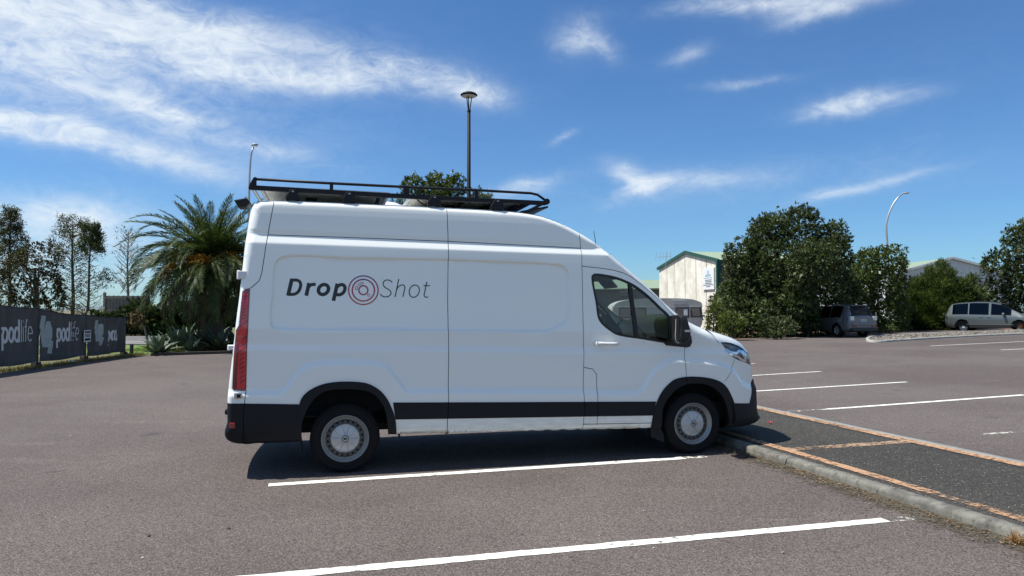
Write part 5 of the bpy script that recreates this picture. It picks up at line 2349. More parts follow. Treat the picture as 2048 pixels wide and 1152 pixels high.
def caravan():
    Y = 39.0
    g0 = gz(8.0)
    pr = at(1405, 640, Y)
    pl_ = at(1222, 640, Y)
    root = empty('caravan', ((pl_.x + pr.x) / 2, Y, g0))
    tag(root, 'old grey white caravan with curtained windows behind the windscreen pillar', 'caravan')
    o = root.location.copy()

    def q(px, py):
        p = at(px, py, Y) - o
        return (p.x, p.z)
    top_ = [q(1404, 612), (q(1404, 612)[0], q(1404, 606)[1]), q(1398, 603), q(1388, 599.5), q(1372, 597.5), q(1345, 596.5), q(1290, 597), q(1255, 600), q(1236, 605), q(1226, 613)]
    low_ = [q(1222, 640), q(1228, 662), q(1392, 662), q(1403, 652), q(1405.5, 640)]
    out = catmull(low_ + top_, 0.12, True)
    Dp = 2.1
    n = len(out)
    V = []
    for yy in (0.0, Dp):
        V += [(a, yy, b) for a, b in out]
    mb = MB()
    mb.add(V, [tuple(range(n)), tuple(range(2 * n - 1, n - 1, -1))] + [(i, (i + 1) % n, n + (i + 1) % n, n + i)[::-1] for i in range(n)])
    bd = soften(mb.build('body', M['caravan_white'], root), 0.05, 2, 50)
    zsp = q(1390, 612.5)[1]
    ro = [p for p in out if p[1] > zsp]
    mb = MB()
    rr = sorted(ro, key=lambda p: p[0])
    poly = [(rr[0][0], zsp)] + rr + [(rr[-1][0], zsp)]
    mb.prism(poly, -0.02, -0.004, lambda a, b, c: (a, c, b))
    mb.build('roof_side', M['caravan_roof'], root)
    mb = MB()
    a, b = q(1224, 612.5), q(1404.5, 613.5)
    mb.box(((a[0] + b[0]) / 2, -0.02, b[1]), (b[0] - a[0], 0.03, 0.05))
    mb.build('moulding', M['caravan_white'], root)

    def win(x0, x1, y0, y1, slant=0.0):
        a = q(x0, y0)
        b = q(x1, y1)
        pts = [(a[0], b[1]), (b[0] + slant, b[1]), (b[0], a[1]), (a[0], a[1])]
        mb = MB()
        mb.prism(pts, -0.03, -0.005, lambda u, v, w: (u, w, v))
        f = mb.build('window', M['black_metal'], root)
        ins = 0.05
        pi = [(a[0] + ins, b[1] + ins), (b[0] - ins + slant * 0.9, b[1] + ins), (b[0] - ins, a[1] - ins), (a[0] + ins, a[1] - ins)]
        nr = 24
        V = []
        for i in range(nr + 1):
            t = i / nr
            xb = pi[0][0] + (pi[1][0] - pi[0][0]) * t
            xt = pi[3][0] + (pi[2][0] - pi[3][0]) * t
            dy = -0.038 - 0.006 * (i % 2)
            V += [(xb, dy, pi[0][1]), (xt, dy, pi[3][1])]
        mb = MB()
        mb.add(V, [(2 * i, 2 * i + 2, 2 * i + 3, 2 * i + 1) for i in range(nr)])
        mb.build('curtain', M['curtain'], f)
        return f
    win(1351, 1378, 614.5, 635.5)
    win(1381, 1401, 614.5, 634.5, 0.05)
    win(1238, 1262, 616, 636)
    win(1268, 1292, 616, 636)
    mb = MB()
    a, b = q(1367, 618.5), q(1374.5, 630.5)
    mb.box(((a[0] + b[0]) / 2, -0.06, (a[1] + b[1]) / 2), (b[0] - a[0], 0.006, a[1] - b[1]))
    mb.build('paper_notice', M['sign_white'], root)
    mb = MB()
    a, b = q(1346, 601.5), q(1371, 608.5)
    mb.box(((a[0] + b[0]) / 2, -0.04, (a[1] + b[1]) / 2), (b[0] - a[0], 0.03, a[1] - b[1]))
    v = mb.build('vent_hatch', M['caravan_white'], root)
    mb = MB()
    mb.box(((a[0] + b[0]) / 2, -0.06, a[1]), ((b[0] - a[0]) * 1.15, 0.06, 0.04))
    mb.build('hatch_hood', M['caravan_white'], v)
    mb = MB()
    a, b = q(1401.5, 613), q(1405, 640)
    mb.bar((a[0], -0.03, a[1]), (b[0], -0.03, b[1]), 0.05, 0.06)
    mb.build('corner_trim', M['blue_trim'], root)
    for x in (-0.5, 0.6):
        mb = MB()
        mb.lathe([(0.001, -0.02), (0.16, -0.02), (0.18, 0.0), (0.30, 0.0), (0.32, 0.04), (0.32, 0.16), (0.001, 0.16)], 24, 'y', c=(x, 0.02, 0.32))
        mb.build('wheel', M['black_metal'], root, smooth=False)


caravan()


# ------------------------------------------------------------------ parked cars
def lerp_tab(tab, s):
    xs = [t[0] for t in tab]
    ys = [t[1] for t in tab]
    return float(np.interp(s, xs, ys))


def car_shell(root, L, ztop, zbelt, zlow, hw, hr, wheels, wr, glass_side, glass_top, paint, glass):
    """lofted body; wheels: list of s positions; glass_*: lists of (s0, s1) windows on the sides / in the top skin"""
    S = list(np.arange(0, L + 1e-6, 0.06))
    low_rows = 9
    V = []
    rows = None
    for s in S:
        zl, zb, zt = lerp_tab(zlow, s), lerp_tab(zbelt, s), lerp_tab(ztop, s)
        w, r = lerp_tab(hw, s), lerp_tab(hr, s)
        zb = min(zb, zt - 0.02)
        sec = [(0.0, zl), (w - 0.10, zl), (w - 0.02, zl + 0.08)]
        for k in range(low_rows):
            t = (k + 1) / low_rows
            zz = zl + 0.08 + (zb - zl - 0.08) * t
            bul = w + 0.015 * math.sin(PI * t) - 0.035 * max(0, t - 0.75) / 0.25
            sec.append((bul, zz))
        rr = r if zt > zb + 0.12 else w - 0.10
        wb = sec[-1][0]
        zc = max(zb + 0.005, zt - 0.06)
        sec += [(wb + (rr - wb) * 0.5, zb + (zc - zb) * 0.5), (rr, zc), (rr - 0.10, max(zt - 0.008, zc)), (rr * 0.45, zt + 0.012), (0.0, zt + 0.02)]
        rows = len(sec)
        V.append(sec)
    nS = len(S)
    verts = []
    for i, s in enumerate(S):
        for side in (1, -1):
            for (y, z) in V[i]:
                verts.append([s, side * y, z])
    verts = np.array(verts)

    def idx(i, side, k):
        return (i * 2 + side) * rows + k
    # pull vertices near each wheel arch onto the arch circle
    for i in range(nS):
        for sd in (0, 1):
            for k in range(2, 3 + low_rows):
                v = verts[idx(i, sd, k)]
                for ws in wheels:
                    dx, dz = v[0] - ws, v[2] - wr * 0.97
                    d = math.hypot(dx, dz)
                    R_ = wr + 0.06
                    if abs(d - R_) < 0.040 and v[2] > 0.12:
                        v[0] = ws + dx / d * R_
                        v[2] = wr * 0.97 + dz / d * R_
    body = []
    gl = []
    zi = 2 + low_rows            # index of belt
    for i in range(nS - 1):
        sm = 0.5 * (S[i] + S[i + 1])
        for sd in (0, 1):
            for k in range(rows - 1):
                f = [idx(i, sd, k), idx(i + 1, sd, k), idx(i + 1, sd, k + 1), idx(i, sd, k + 1)]
                if sd == 0:
                    f = f[::-1]
                c = verts[f].mean(0)
                if 1 <= k < zi:
                    if any(math.hypot(c[0] - ws, c[2] - wr * 0.97) < wr + 0.055 for ws in wheels):
                        continue
                isg = False
                if k in (zi, zi + 1) and any(a < sm < b for a, b in glass_side):
                    isg = lerp_tab(ztop, sm) > lerp_tab(zbelt, sm) + 0.16
                if k >= zi + 2 and any(a < sm < b for a, b in glass_top):
                    isg = True
                (gl if isg else body).append(f)
    for i, rev in ((0, False), (nS - 1, True)):
        ring = [idx(i, 0, k) for k in range(rows)] + [idx(i, 1, k) for k in range(rows - 1, -1, -1)]
        ring = [r for j, r in enumerate(ring)]
        for k in range(rows - 1):
            f = [idx(i, 0, k), idx(i, 0, k + 1), idx(i, 1, k + 1), idx(i, 1, k)]
            body.append(f if rev else f[::-1])
    b = link_mesh('body', np_mesh('body', verts, np.array(body), True), paint, root)
    g = link_mesh('glazing', np_mesh('glazing', verts, np.array(gl), True), glass, root)
    for o in (b, g):
        try:
            o.data.set_sharp_from_angle(angle=R(40))
        except Exception:
            pass
    return b, g


def car_wheel(root, s, y, r, side, rimmat, spokes=7, kind='alloy'):
    mb = MB()
    w = 0.10
    prof = [(r * 0.62, w), (r * 0.93, w), (r, w * 0.7), (r, -w * 0.7), (r * 0.93, -w), (r * 0.62, -w)]
    mb.lathe(prof, 28, 'y')
    t = mb.build('wheel', M['tyre'], root, smooth=True, loc=(s, y, r * 0.97))
    mb = MB()
    yo = side * w * 0.75
    mb.lathe([(r * 0.66, yo), (r * 0.58, yo * 0.6), (r * 0.56, 0.0)], 28, 'y')
    for k in range(spokes):
        a = 2 * PI * k / spokes
        c, s_ = math.cos(a), math.sin(a)
        mb.bar((0.04 * c, yo * 0.8, 0.04 * s_), (r * 0.60 * c, yo * 0.85, r * 0.60 * s_), 0.055, 0.03, up=(0, 1, 0))
    mb.lathe([(0.001, yo), (0.06, yo), (0.07, yo * 0.6)], 12, 'y')
    mb.build('rim', rimmat, t)
    return t


M['tyre'] = simple('tyre_rubber', (0.010, 0.010, 0.011), 0.9, var=0.25, vscale=10, bump=0.3, bscale=60, spec=0.2)
M['car_silver'] = simple('car_paint_silver', (0.15, 0.165, 0.18), 0.42, 0.5, var=0.04, coat=0.8)
M['car_silver_green'] = simple('car_paint_silver_green', (0.105, 0.125, 0.125), 0.42, 0.5, var=0.05, coat=0.7)
M['plastic_dark'] = simple('dark_plastic', (0.022, 0.023, 0.025), 0.6, var=0.15)
M['lamp_red_car'] = simple('lamp_red_dark', (0.20, 0.015, 0.015), 0.2, coat=1.0)
M['lamp_clear_car'] = simple('lamp_clear', (0.60, 0.62, 0.63), 0.15, 0.3, coat=1.0)
M['chrome'] = simple('chrome', (0.62, 0.63, 0.64), 0.18, 0.9, var=0.03)
M['plate'] = simple('number_plate', (0.55, 0.56, 0.54), 0.5)
M['rust'] = simple('rusty_disc', (0.22, 0.085, 0.035), 0.85, 0.1, var=0.5, vscale=14)
M['interior_dark'] = simple('car_interior', (0.03, 0.03, 0.03), 0.9)


def filler(root, L, h):
    """dark floor and seats so the car is not see-through"""
    mb = MB()
    mb.box((L * 0.5, 0, 0.42), (L * 0.86, 1.35, 0.35))
    for s in (0.28, 0.48, 0.62):
        mb.box((L * s, 0, 0.85), (0.16, 1.25, 0.62))
    mb.build('seats', M['interior_dark'], root)


def suv():
    p = gpt(1722, 668)
    th = R(14)
    root = empty('parked_suv', (p.x, p.y, 0), 0)
    # rear of the car faces us: local +X is forward
    fw = Vector((-math.sin(th), math.cos(th), 0))
    root.rotation_euler = (0, 0, math.atan2(fw.y, fw.x))
    c = at(1728, 660, 37.4)
    root.location = (c.x, 37.4, gz(c.x))
    tag(root, 'silver grey off-road wagon seen from the rear, parked in tree shade', 'car')
    L = 4.64
    ztop = [(0, 1.02), (0.10, 1.06), (0.20, 1.30), (0.34, 1.56), (0.44, 1.64), (0.9, 1.68), (1.8, 1.70), (2.5, 1.64), (2.9, 1.50), (3.55, 1.12), (4.2, 1.00), (4.5, 0.86), (L, 0.60)]
    zbelt = [(0, 1.00), (0.8, 1.04), (1.6, 1.00), (3.4, 0.96), (L, 0.8)]
    zlow = [(0, 0.36), (0.3, 0.26), (L - 0.4, 0.26), (L, 0.40)]
    hw = [(0, 0.76), (0.12, 0.84), (0.4, 0.89), (3.8, 0.89), (4.3, 0.82), (L, 0.62)]
    hr = [(0, 0.60), (0.5, 0.62), (2.5, 0.64), (3.6, 0.70), (L, 0.6)]
    car_shell(root, L, ztop, zbelt, zlow, hw, hr, [0.96, 3.63], 0.345, [(0.72, 1.55), (1.63, 2.42), (2.50, 3.40)], [(0.12, 0.36), (2.62, 3.46)], M['car_silver'], M['dark_glass'])
    filler(root, L, 1.6)
    for s in (0.96, 3.63):
        for sd in (-1, 1):
            car_wheel(root, s, sd * 0.79, 0.345, sd, M['galv'])
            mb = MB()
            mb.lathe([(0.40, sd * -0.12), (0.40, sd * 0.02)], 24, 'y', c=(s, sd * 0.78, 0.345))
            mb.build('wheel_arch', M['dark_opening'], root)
    for sd in (-1, 1):
        mb = MB()
        mb.box((0.07, sd * 0.70, 0.98), (0.16, 0.24, 0.22))
        soften(mb.build('tail_light', M['lamp_clear_car'], root), 0.02)
        mb = MB()
        mb.box((0.00, sd * 0.60, 0.58), (0.10, 0.26, 0.06))
        mb.build('bumper_reflector', M['lamp_red_car'], root)
        mb = MB()
        mb.box((3.1, sd * 0.98, 1.04), (0.10, 0.20, 0.14))
        soften(mb.build('door_mirror', M['car_silver'], root), 0.03)
    mb = MB()
    mb.box((0.02, 0, 0.40), (0.22, 1.55, 0.20))
    soften(mb.build('rear_bumper_skirt', M['plastic_dark'], root), 0.04)
    mb = MB()
    mb.box((-0.005, 0, 0.68), (0.12, 1.50, 0.16))
    soften(mb.build('rear_bumper', M['car_silver'], root), 0.05)
    mb = MB()
    mb.box((0.035, 0, 0.885), (0.05, 0.62, 0.20))
    rc = soften(mb.build('plate_recess', M['car_silver'], root), 0.02)
    mb = MB()
    mb.box((0.005, 0, 0.87), (0.015, 0.36, 0.12))
    pt = mb.build('number_plate', M['plate'], rc)
    mb = MB()
    for k in range(6):
        mb.box((-0.005, 0.135 - 0.054 * k, 0.87), (0.006, 0.03, 0.07))
    mb.build('plate_characters', M['sign_grey'], pt)
    mb = MB()
    mb.box((0.42, 0, 1.66), (0.26, 1.05, 0.03))
    soften(mb.build('roof_spoiler', M['car_silver'], root), 0.01)


suv()


def minivan():
    ph = R(46)
    fw = Vector((math.cos(ph), -math.sin(ph), 0))
    root = empty('stripped_minivan', (0, 0, 0))
    tag(root, 'silver minivan with missing wheels propped on blocks at the right edge', 'car')
    root.rotation_euler = (0, 0, math.atan2(fw.y, fw.x))
    L = 4.80
    # rear wheel seen at pixel (1924, 656)
    rw = gpt(1924.5, 661)
    right = Vector((fw.y, -fw.x, 0))
    org = rw - fw * 0.95 - right * 0.85
    root.location = (org.x, org.y, gz(rw.x) - 0.01)
    ztop = [(0, 0.95), (0.06, 1.10), (0.18, 1.45), (0.34, 1.64), (0.7, 1.70), (1.6, 1.76), (2.4, 1.74), (2.9, 1.64), (3.3, 1.46), (4.0, 1.06), (4.4, 0.94), (4.65, 0.80), (L, 0.55)]
    zbelt = [(0, 0.98), (1.0, 1.00), (3.6, 0.95), (L, 0.75)]
    zlow = [(0, 0.30), (0.3, 0.18), (L - 0.4, 0.20), (L, 0.34)]
    hw = [(0, 0.74), (0.12, 0.84), (0.4, 0.89), (4.0, 0.89), (4.5, 0.80), (L, 0.55)]
    hr = [(0, 0.58), (0.5, 0.64), (2.6, 0.66), (4.0, 0.74), (L, 0.6)]
    car_shell(root, L, ztop, zbelt, zlow, hw, hr, [0.95, 3.85], 0.33, [(0.40, 1.25), (1.33, 2.35), (2.45, 3.50)], [(0.08, 0.32), (2.95, 3.98)], M['car_silver_green'], M['dark_glass'])
    filler(root, L, 1.6)
    for s in (0.95, 3.85):
        for sd in (-1, 1):
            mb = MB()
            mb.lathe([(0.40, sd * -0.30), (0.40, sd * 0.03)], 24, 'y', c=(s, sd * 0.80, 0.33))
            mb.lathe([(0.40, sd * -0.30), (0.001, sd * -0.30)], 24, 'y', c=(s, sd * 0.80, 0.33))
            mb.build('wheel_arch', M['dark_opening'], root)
            if s < 1:
                mb = MB()
                mb.lathe([(0.001, sd * 0.06), (0.09, sd * 0.06), (0.10, sd * 0.0), (0.22, sd * 0.0), (0.23, -sd * 0.05), (0.23, -sd * 0.2)], 20, 'y')
                w = mb.build('wheel', M['plate'], root, loc=(s + 0.02, sd * 0.66, 0.22))
            else:
                mb = MB()
                mb.lathe([(0.001, sd * 0.05), (0.07, sd * 0.05), (0.08, sd * 0.01), (0.15, sd * 0.0), (0.155, -sd * 0.03), (0.155, -sd * 0.05), (0.04, -sd * 0.06)], 20, 'y')
                w = mb.build('brake_disc', M['rust'], root, loc=(s + 0.03, sd * 0.70, 0.34))
    for sd in (-1, 1):
        mb = MB()
        mb.box((3.12, sd * 0.99, 1.02), (0.14, 0.24, 0.16))
        soften(mb.build('door_mirror', M['car_silver'], root), 0.04)
        for s in (1.95, 2.35):
            mb = MB()
            mb.box((s, sd * 0.905, 0.86), (0.20, 0.03, 0.035))
            mb.build('door_handle', M['chrome'], root)
        mb = MB()
        mb.box((4.47, sd * 0.66, 0.74), (0.30, 0.30, 0.13), Matrix.Rotation(sd * -0.5, 3, 'Z'))
        soften(mb.build('headlight', M['lamp_clear_car'], root), 0.03)
        mb = MB()
        mb.box((2.4, sd * 0.915, 0.40), (2.4, 0.02, 0.035))
        mb.build('sill_moulding', M['car_silver'], root)
    mb = MB()
    mb.box((4.70, 0, 0.42), (0.18, 0.9, 0.16))
    mb.build('grille', M['plastic_dark'], root)
    # blocks it stands on
    for i, (s, sd, lab) in enumerate([(3.85, -1, 'stack of blocks under the near front hub of the minivan'), (3.85, 1, 'block under the far front hub of the minivan')]):
        mb = MB()
        mb.box((0, 0, 0.06), (0.34, 0.2, 0.12))
        mb.box((0.02, 0.01, 0.15), (0.30, 0.18, 0.06))
        o = mb.build('support_block', M['kerb'])
        q = root.matrix_basis @ Vector((s + 0.05, sd * 0.72, 0))
        o.location = (q.x, q.y, gz(q.x))
        tag(o, lab, 'block')
    for i, s in enumerate((3.3, 3.55)):
        q = root.matrix_basis @ Vector((s, -1.05, 0))
        o = link_mesh('rubble', stone_mesh('rubble', 0.11, 30 + i), M['rust'], None, loc=(q.x, q.y, gz(q.x) + 0.05))
        tag(o, ['brown lump of rubble beside the minivan sill', 'brown lump of rubble in front of the bare minivan hub'][i], 'rubble')


minivan()

# distant hills
def hills():
    V = []
    n = 160
    Y = 5200
    rnd = random.Random(1)
    for i in range(n + 1):
        x = -7000 + 14000 * i / n
        h = 14 + 30 * abs(math.sin(i * 0.09 + 0.4)) + 14 * math.sin(i * 0.31) + rnd.uniform(-2, 2)
        for j, k in enumerate((0.0, 0.6, 1.0, 0.7)):
            V.append((x, Y + 350 * j, -5 + max(h, 4) * k))
    F = [(i * 4 + j, i * 4 + 4 + j, i * 4 + 5 + j, i * 4 + 1 + j) for i in range(n) for j in range(3)]
    m = simple('hill_forest_hazed', (0.10, 0.14, 0.15), 1.0, var=0.3, vscale=0.004)  # forest tone shifted to blue: the distance haze is put into the colour
    o = link_mesh('hills', np_mesh('hills', V, F, True), m)
    tag(o, 'low distant hills on the horizon', 'hills', kind='structure')


hills()
# ------------------------------------------------------------------ the van
def van_paint():
    m, g, p = new_mat('van_white_paint')
    tc = obj_coords(g)
    n = g.noise(tc, 1.4, 4, 0.5)
    sep = g.n('ShaderNodeSeparateXYZ')
    g.link(tc, sep.inputs[0])
    # road dirt spray low on the sills
    dz = g.smooth(sep.outputs[2], 0.62, 0.34)
    dn = g.noise(g.mapping(tc, scale=(1.2, 1, 6)), 4.0, 6, 0.65)
    dirt = g.m('MULTIPLY', g.m('MULTIPLY', dz, g.smooth(dn, 0.35, 0.75)), 0.5)
    c = g.mix(dirt, (0.87, 0.895, 0.845), (0.42, 0.39, 0.33))
    g.link(c, p.inputs['Base Color'])
    r = g.m('MULTIPLY_ADD', dirt, 0.4, 0.34)
    g.link(r, p.inputs['Roughness'])
    p.inputs['Coat Weight'].default_value = 1.0
    p.inputs['Coat Roughness'].default_value = 0.03
    # faint panel unevenness of pressed sheet metal
    add_bump(g, p, g.noise(g.mapping(tc, scale=(0.7, 1, 1.3)), 1.6, 3, 0.5), 0.05, 0.02)
    return m


M['van_paint'] = van_paint()
M['van_trim'] = simple('van_black_trim', (0.010, 0.011, 0.013), 0.6, var=0.12, vscale=3, bump=0.15, bscale=400, spec=0.25)
M['van_rubber'] = simple('van_rubber', (0.010, 0.010, 0.011), 0.5, var=0.1)
M['seal_dark'] = simple('panel_seal', (0.012, 0.012, 0.013), 0.9, var=0.1)
M['van_under'] = simple('underbody', (0.015, 0.015, 0.015), 0.9, var=0.3)
M['cab_plastic'] = simple('cab_plastic', (0.035, 0.036, 0.038), 0.7, var=0.15)
M['cab_trim'] = simple('cab_trim_grey', (0.22, 0.22, 0.21), 0.8, var=0.1)
M['seat_cloth'] = simple('seat_cloth', (0.045, 0.046, 0.05), 0.95, var=0.3, vscale=30)
M['hivis'] = simple('hivis_cloth', (0.42, 0.70, 0.03), 0.8, var=0.15)
M['steel_rim'] = simple('wheel_steel', (0.30, 0.30, 0.29), 0.42, 0.55, var=0.12, vscale=12)
M['steel_dark'] = simple('wheel_steel_dark', (0.09, 0.088, 0.082), 0.6, 0.4, var=0.3, vscale=14)
M['hubcap'] = simple('hub_cap_silver', (0.46, 0.47, 0.47), 0.36, 0.3, var=0.10, vscale=9, bump=0.05)
M['logo_dark'] = simple('decal_charcoal', (0.020, 0.026, 0.028), 0.45, var=0.05)
M['rack_black'] = simple('rack_black_powder', (0.009, 0.010, 0.014), 0.5, var=0.15, vscale=20, spec=0.3)
M['panel_frame'] = simple('panel_aluminium', (0.45, 0.45, 0.44), 0.4, 0.6, var=0.1)
M['panel_back'] = simple('panel_backsheet', (0.74, 0.74, 0.71), 0.7, var=0.12, vscale=4)
M['panel_cells'] = simple('panel_cells', (0.010, 0.014, 0.035), 0.12, 0.0, var=0.2, vscale=3, coat=1.0)
M['mirror_silver'] = simple('mirror_indicator', (0.55, 0.55, 0.53), 0.25, 0.2)
M['white_plastic'] = simple('white_plastic', (0.72, 0.73, 0.72), 0.4, var=0.04)
M['reflector'] = simple('red_reflector', (0.28, 0.02, 0.02), 0.25, coat=1.0)


def lamp_red():
    m, g, p = new_mat('tail_lens_red')
    tc = obj_coords(g)
    n = g.noise(g.mapping(tc, scale=(6, 6, 2.0)), 3.0, 3, 0.5)
    c = g.mix(g.smooth(n, 0.35, 0.7), (0.50, 0.010, 0.018), (0.66, 0.020, 0.034))
    g.link(c, p.inputs['Base Color'])
    p.inputs['Roughness'].default_value = 0.18
    p.inputs['Coat Weight'].default_value = 1.0
    p.inputs['Coat Roughness'].default_value = 0.02
    return m


M['tail_red'] = lamp_red()
M['tail_dark'] = simple('tail_lens_dark', (0.15, 0.008, 0.014), 0.15, coat=1.0)
M['head_dark'] = simple('headlight_inner', (0.030, 0.042, 0.065), 0.12, 0.2, coat=1.0)
M['head_chrome'] = simple('headlight_chrome', (0.62, 0.66, 0.70), 0.12, 0.7, coat=1.0)


def logo_gradient():
    m, g, p = new_mat('decal_gradient')
    tc = obj_coords(g)
    sep = g.n('ShaderNodeSeparateXYZ')
    g.link(tc, sep.inputs[0])
    mr = g.n('ShaderNodeMapRange')
    g.link(sep.outputs[2], mr.inputs[0])
    mr.inputs[1].default_value = LOGO_Z0
    mr.inputs[2].default_value = LOGO_Z1
    c = g.ramp(mr.outputs[0], [(0.0, (0.50, 0.09, 0.05)), (0.35, (0.44, 0.03, 0.07)), (0.65, (0.36, 0.02, 0.10)), (1.0, (0.16, 0.05, 0.22))])
    g.link(c, p.inputs['Base Color'])
    p.inputs['Roughness'].default_value = 0.4
    return m


PSI = R(14.4)
VA = Vector((math.cos(PSI), math.sin(PSI), 0))
VN = Vector((math.sin(PSI), -math.cos(PSI), 0))
_r0 = gpt(690, 946.4)
VO = Vector((_r0.x, _r0.y, 0.0)) + VN * 0.03
VW = 2.06
van = empty('delivery_van', VO, PSI)
tag(van, 'white high roof delivery van with a roof rack parked nose first at the kerb', 'van')


def vplane(px, py, y=0.0):
    r = pray(px, py)
    c = Vector((0, 0, CAM_H))
    P0 = VO - VN * y
    t = (P0 - c).dot(VN) / r.dot(VN)
    P = c + r * t
    return (P - VO).dot(VA), P.z


ROWS = [(0.16, -0.019, 0.06), (0.381, -0.0192, 0.034), (0.44, -0.02, 0.014), (0.532, -0.0222, 0.004), (0.708, -0.028, 0.0), (1.222, -0.0233, -0.007), (1.284, -0.0213, 0.007), (1.435, -0.018, 0.000), (2.17, -0.011, 0.040), (2.290, -0.015, 0.050), (2.376, -0.0186, 0.094), (2.430, -0.0186, 0.090), (2.60, -0.010, 0.102), (2.66, -0.010, 0.109), (2.76, -0.010, 0.128), (2.95, -0.010, 0.150)]


def base_inset(s, z):
    s = np.asarray(s, float)
    z = np.asarray(z, float)
    tot = np.zeros_like(z)
    for dz in (-0.009, -0.0045, 0.0, 0.0045, 0.009):
        zz = z + dz
        out = np.full_like(z, ROWS[0][2])
        for k in range(len(ROWS) - 1):
            za = ROWS[k][0] + ROWS[k][1] * s
            zb = ROWS[k + 1][0] + ROWS[k + 1][1] * s
            t = np.clip((zz - za) / (zb - za), 0, 1)
            v = ROWS[k][2] + (ROWS[k + 1][2] - ROWS[k][2]) * t
            out = np.where(zz >= za, v, out)
        tot = tot + out
    tot = tot / 5.0
    # the nose is rounded in plan
    q = np.clip((s - 3.95) / 0.95, 0, 1.1)
    tot = tot + 0.34 * q ** 2.3
    # the cab leans in a little more above the belt
    tot = tot + 0.02 * smooth01((s - 2.7) / 1.2) * smooth01((z - 1.25) / 0.7)
    return tot


def VC(px, py, extra=0.0):
    s, z = vplane(px, py, 0.03)
    for _ in range(4):
        y = float(base_inset(np.array([s]), np.array([z]))[0]) + extra
        s, z = vplane(px, py, y)
    return s, z


def VP(lst, extra=0.0):
    return [VC(p[0], p[1], extra) for p in lst]


# outline of the side view, rear bumper over the roof to the front bumper; each point: px, py, edge radius, bulge of the cross strip, zone
OUT = [
    (487, 887.4, 0.030, 0.030, 'rear_bumper'), (469.5, 885.6, 0.050, 0.030, 'rear_bumper'), (456, 880, 0.060, 0.030, 'rear_bumper'), (450.5, 872, 0.070, 0.040, 'rear_bumper'), (449.6, 864, 0.070, 0.040, 'rear_bumper'), (451, 856, 0.070, 0.040, 'rear_bumper'), (454.6, 847, 0.060, 0.030, 'rear_bumper'), (454.5, 825, 0.060, 0.030, 'rear_bumper'),
    (454.8, 807, 0.060, 0.030, 'rear_door'), (456, 782, 0.060, 0.030, 'rear_door'), (458.3, 758, 0.060, 0.030, 'rear_door'), (462, 728.5, 0.060, 0.030, 'rear_door'), (465, 699, 0.060, 0.030, 'rear_door'), (468.6, 669.5, 0.060, 0.030, 'rear_door'), (473, 632, 0.060, 0.030, 'rear_door'), (478, 594, 0.070, 0.030, 'rear_door'), (481.7, 562, 0.070, 0.030, 'rear_door'), (486, 520.5, 0.080, 0.030, 'rear_door'), (491, 479, 0.090, 0.030, 'rear_door'), (495.5, 451, 0.100, 0.030, 'rear_door'), (500.5, 424, 0.110, 0.030, 'rear_door'),
    (504.5, 413, 0.090, 0.020, 'roof'), (511, 405.8, 0.090, 0.020, 'roof'), (523, 402, 0.060, 0.030, 'roof'), (548, 400.5, 0.060, 0.040, 'roof'), (600, 402, 0.060, 0.040, 'roof'), (700, 406, 0.060, 0.040, 'roof'), (800, 410.3, 0.060, 0.040, 'roof'), (895, 415, 0.060, 0.040, 'roof'), (980, 419.5, 0.060, 0.045, 'roof'), (1040, 424, 0.060, 0.045, 'roof'), (1078, 430.5, 0.060, 0.045, 'roof'), (1104, 439, 0.060, 0.045, 'roof'), (1130, 450, 0.060, 0.045, 'roof'), (1161, 466.5, 0.060, 0.045, 'roof'), (1181.7, 478.8, 0.060, 0.045, 'roof'), (1202.5, 494.4, 0.060, 0.045, 'roof'), (1223, 510, 0.060, 0.045, 'roof'), (1244, 527.7, 0.060, 0.045, 'roof'),
    (1265, 545.4, 0.055, 0.070, 'windscreen'), (1285.8, 563, 0.055, 0.070, 'windscreen'), (1306.7, 583, 0.055, 0.070, 'windscreen'), (1327.5, 603.2, 0.055, 0.070, 'windscreen'), (1348, 622, 0.055, 0.070, 'windscreen'), (1365, 635, 0.055, 0.070, 'windscreen'),
    (1380, 644.5, 0.090, 0.100, 'bonnet'), (1400, 654.3, 0.120, 0.080, 'bonnet'), (1423, 662, 0.140, 0.070, 'bonnet'), (1447, 669.7, 0.140, 0.070, 'bonnet'), (1466, 676.5, 0.140, 0.080, 'bonnet'),
    (1480, 685, 0.140, 0.100, 'grille'), (1490, 697, 0.130, 0.120, 'grille'), (1497, 711, 0.120, 0.130, 'grille'), (1501, 727, 0.110, 0.130, 'grille'), (1503, 745, 0.100, 0.130, 'grille'), (1506, 760, 0.100, 0.130, 'grille'), (1508.5, 776, 0.100, 0.130, 'grille'),
    (1509.5, 795, 0.100, 0.130, 'front_bumper'), (1510.5, 815, 0.100, 0.130, 'front_bumper'), (1514, 826, 0.090, 0.140, 'front_bumper'), (1518, 833.5, 0.080, 0.140, 'front_bumper'), (1514, 841, 0.080, 0.130, 'front_bumper'), (1496, 849.6, 0.060, 0.110, 'front_bumper'), (1471.7, 853.7, 0.050, 0.100, 'front_bumper'), (1447, 855, 0.030, 0.100, 'front_bumper'),
]
octl = [VC(p[0], p[1], p[2]) for p in OUT]
STEP = 0.035
oline = catmull(octl, STEP)
otag = []
for i in range(len(octl) - 1):
    k = max(1, int(math.ceil(np.linalg.norm(np.array(octl[i + 1]) - np.array(octl[i])) / STEP)))
    for q in range(k):
        f = q / k
        otag.append((OUT[i][2] * (1 - f) + OUT[i + 1][2] * f, OUT[i][3] * (1 - f) + OUT[i + 1][3] * f, OUT[i][4]))
otag.append((OUT[-1][2], OUT[-1][3], OUT[-1][4]))
OL = np.array(oline)
ORAD = np.array([t[0] for t in otag])
bottom = VP([(1300, 856), (793, 868.3), (590, 884)])
outline = [tuple(p) for p in oline] + resample([oline[-1]] + bottom + [oline[0]], 0.06)[1:-1]

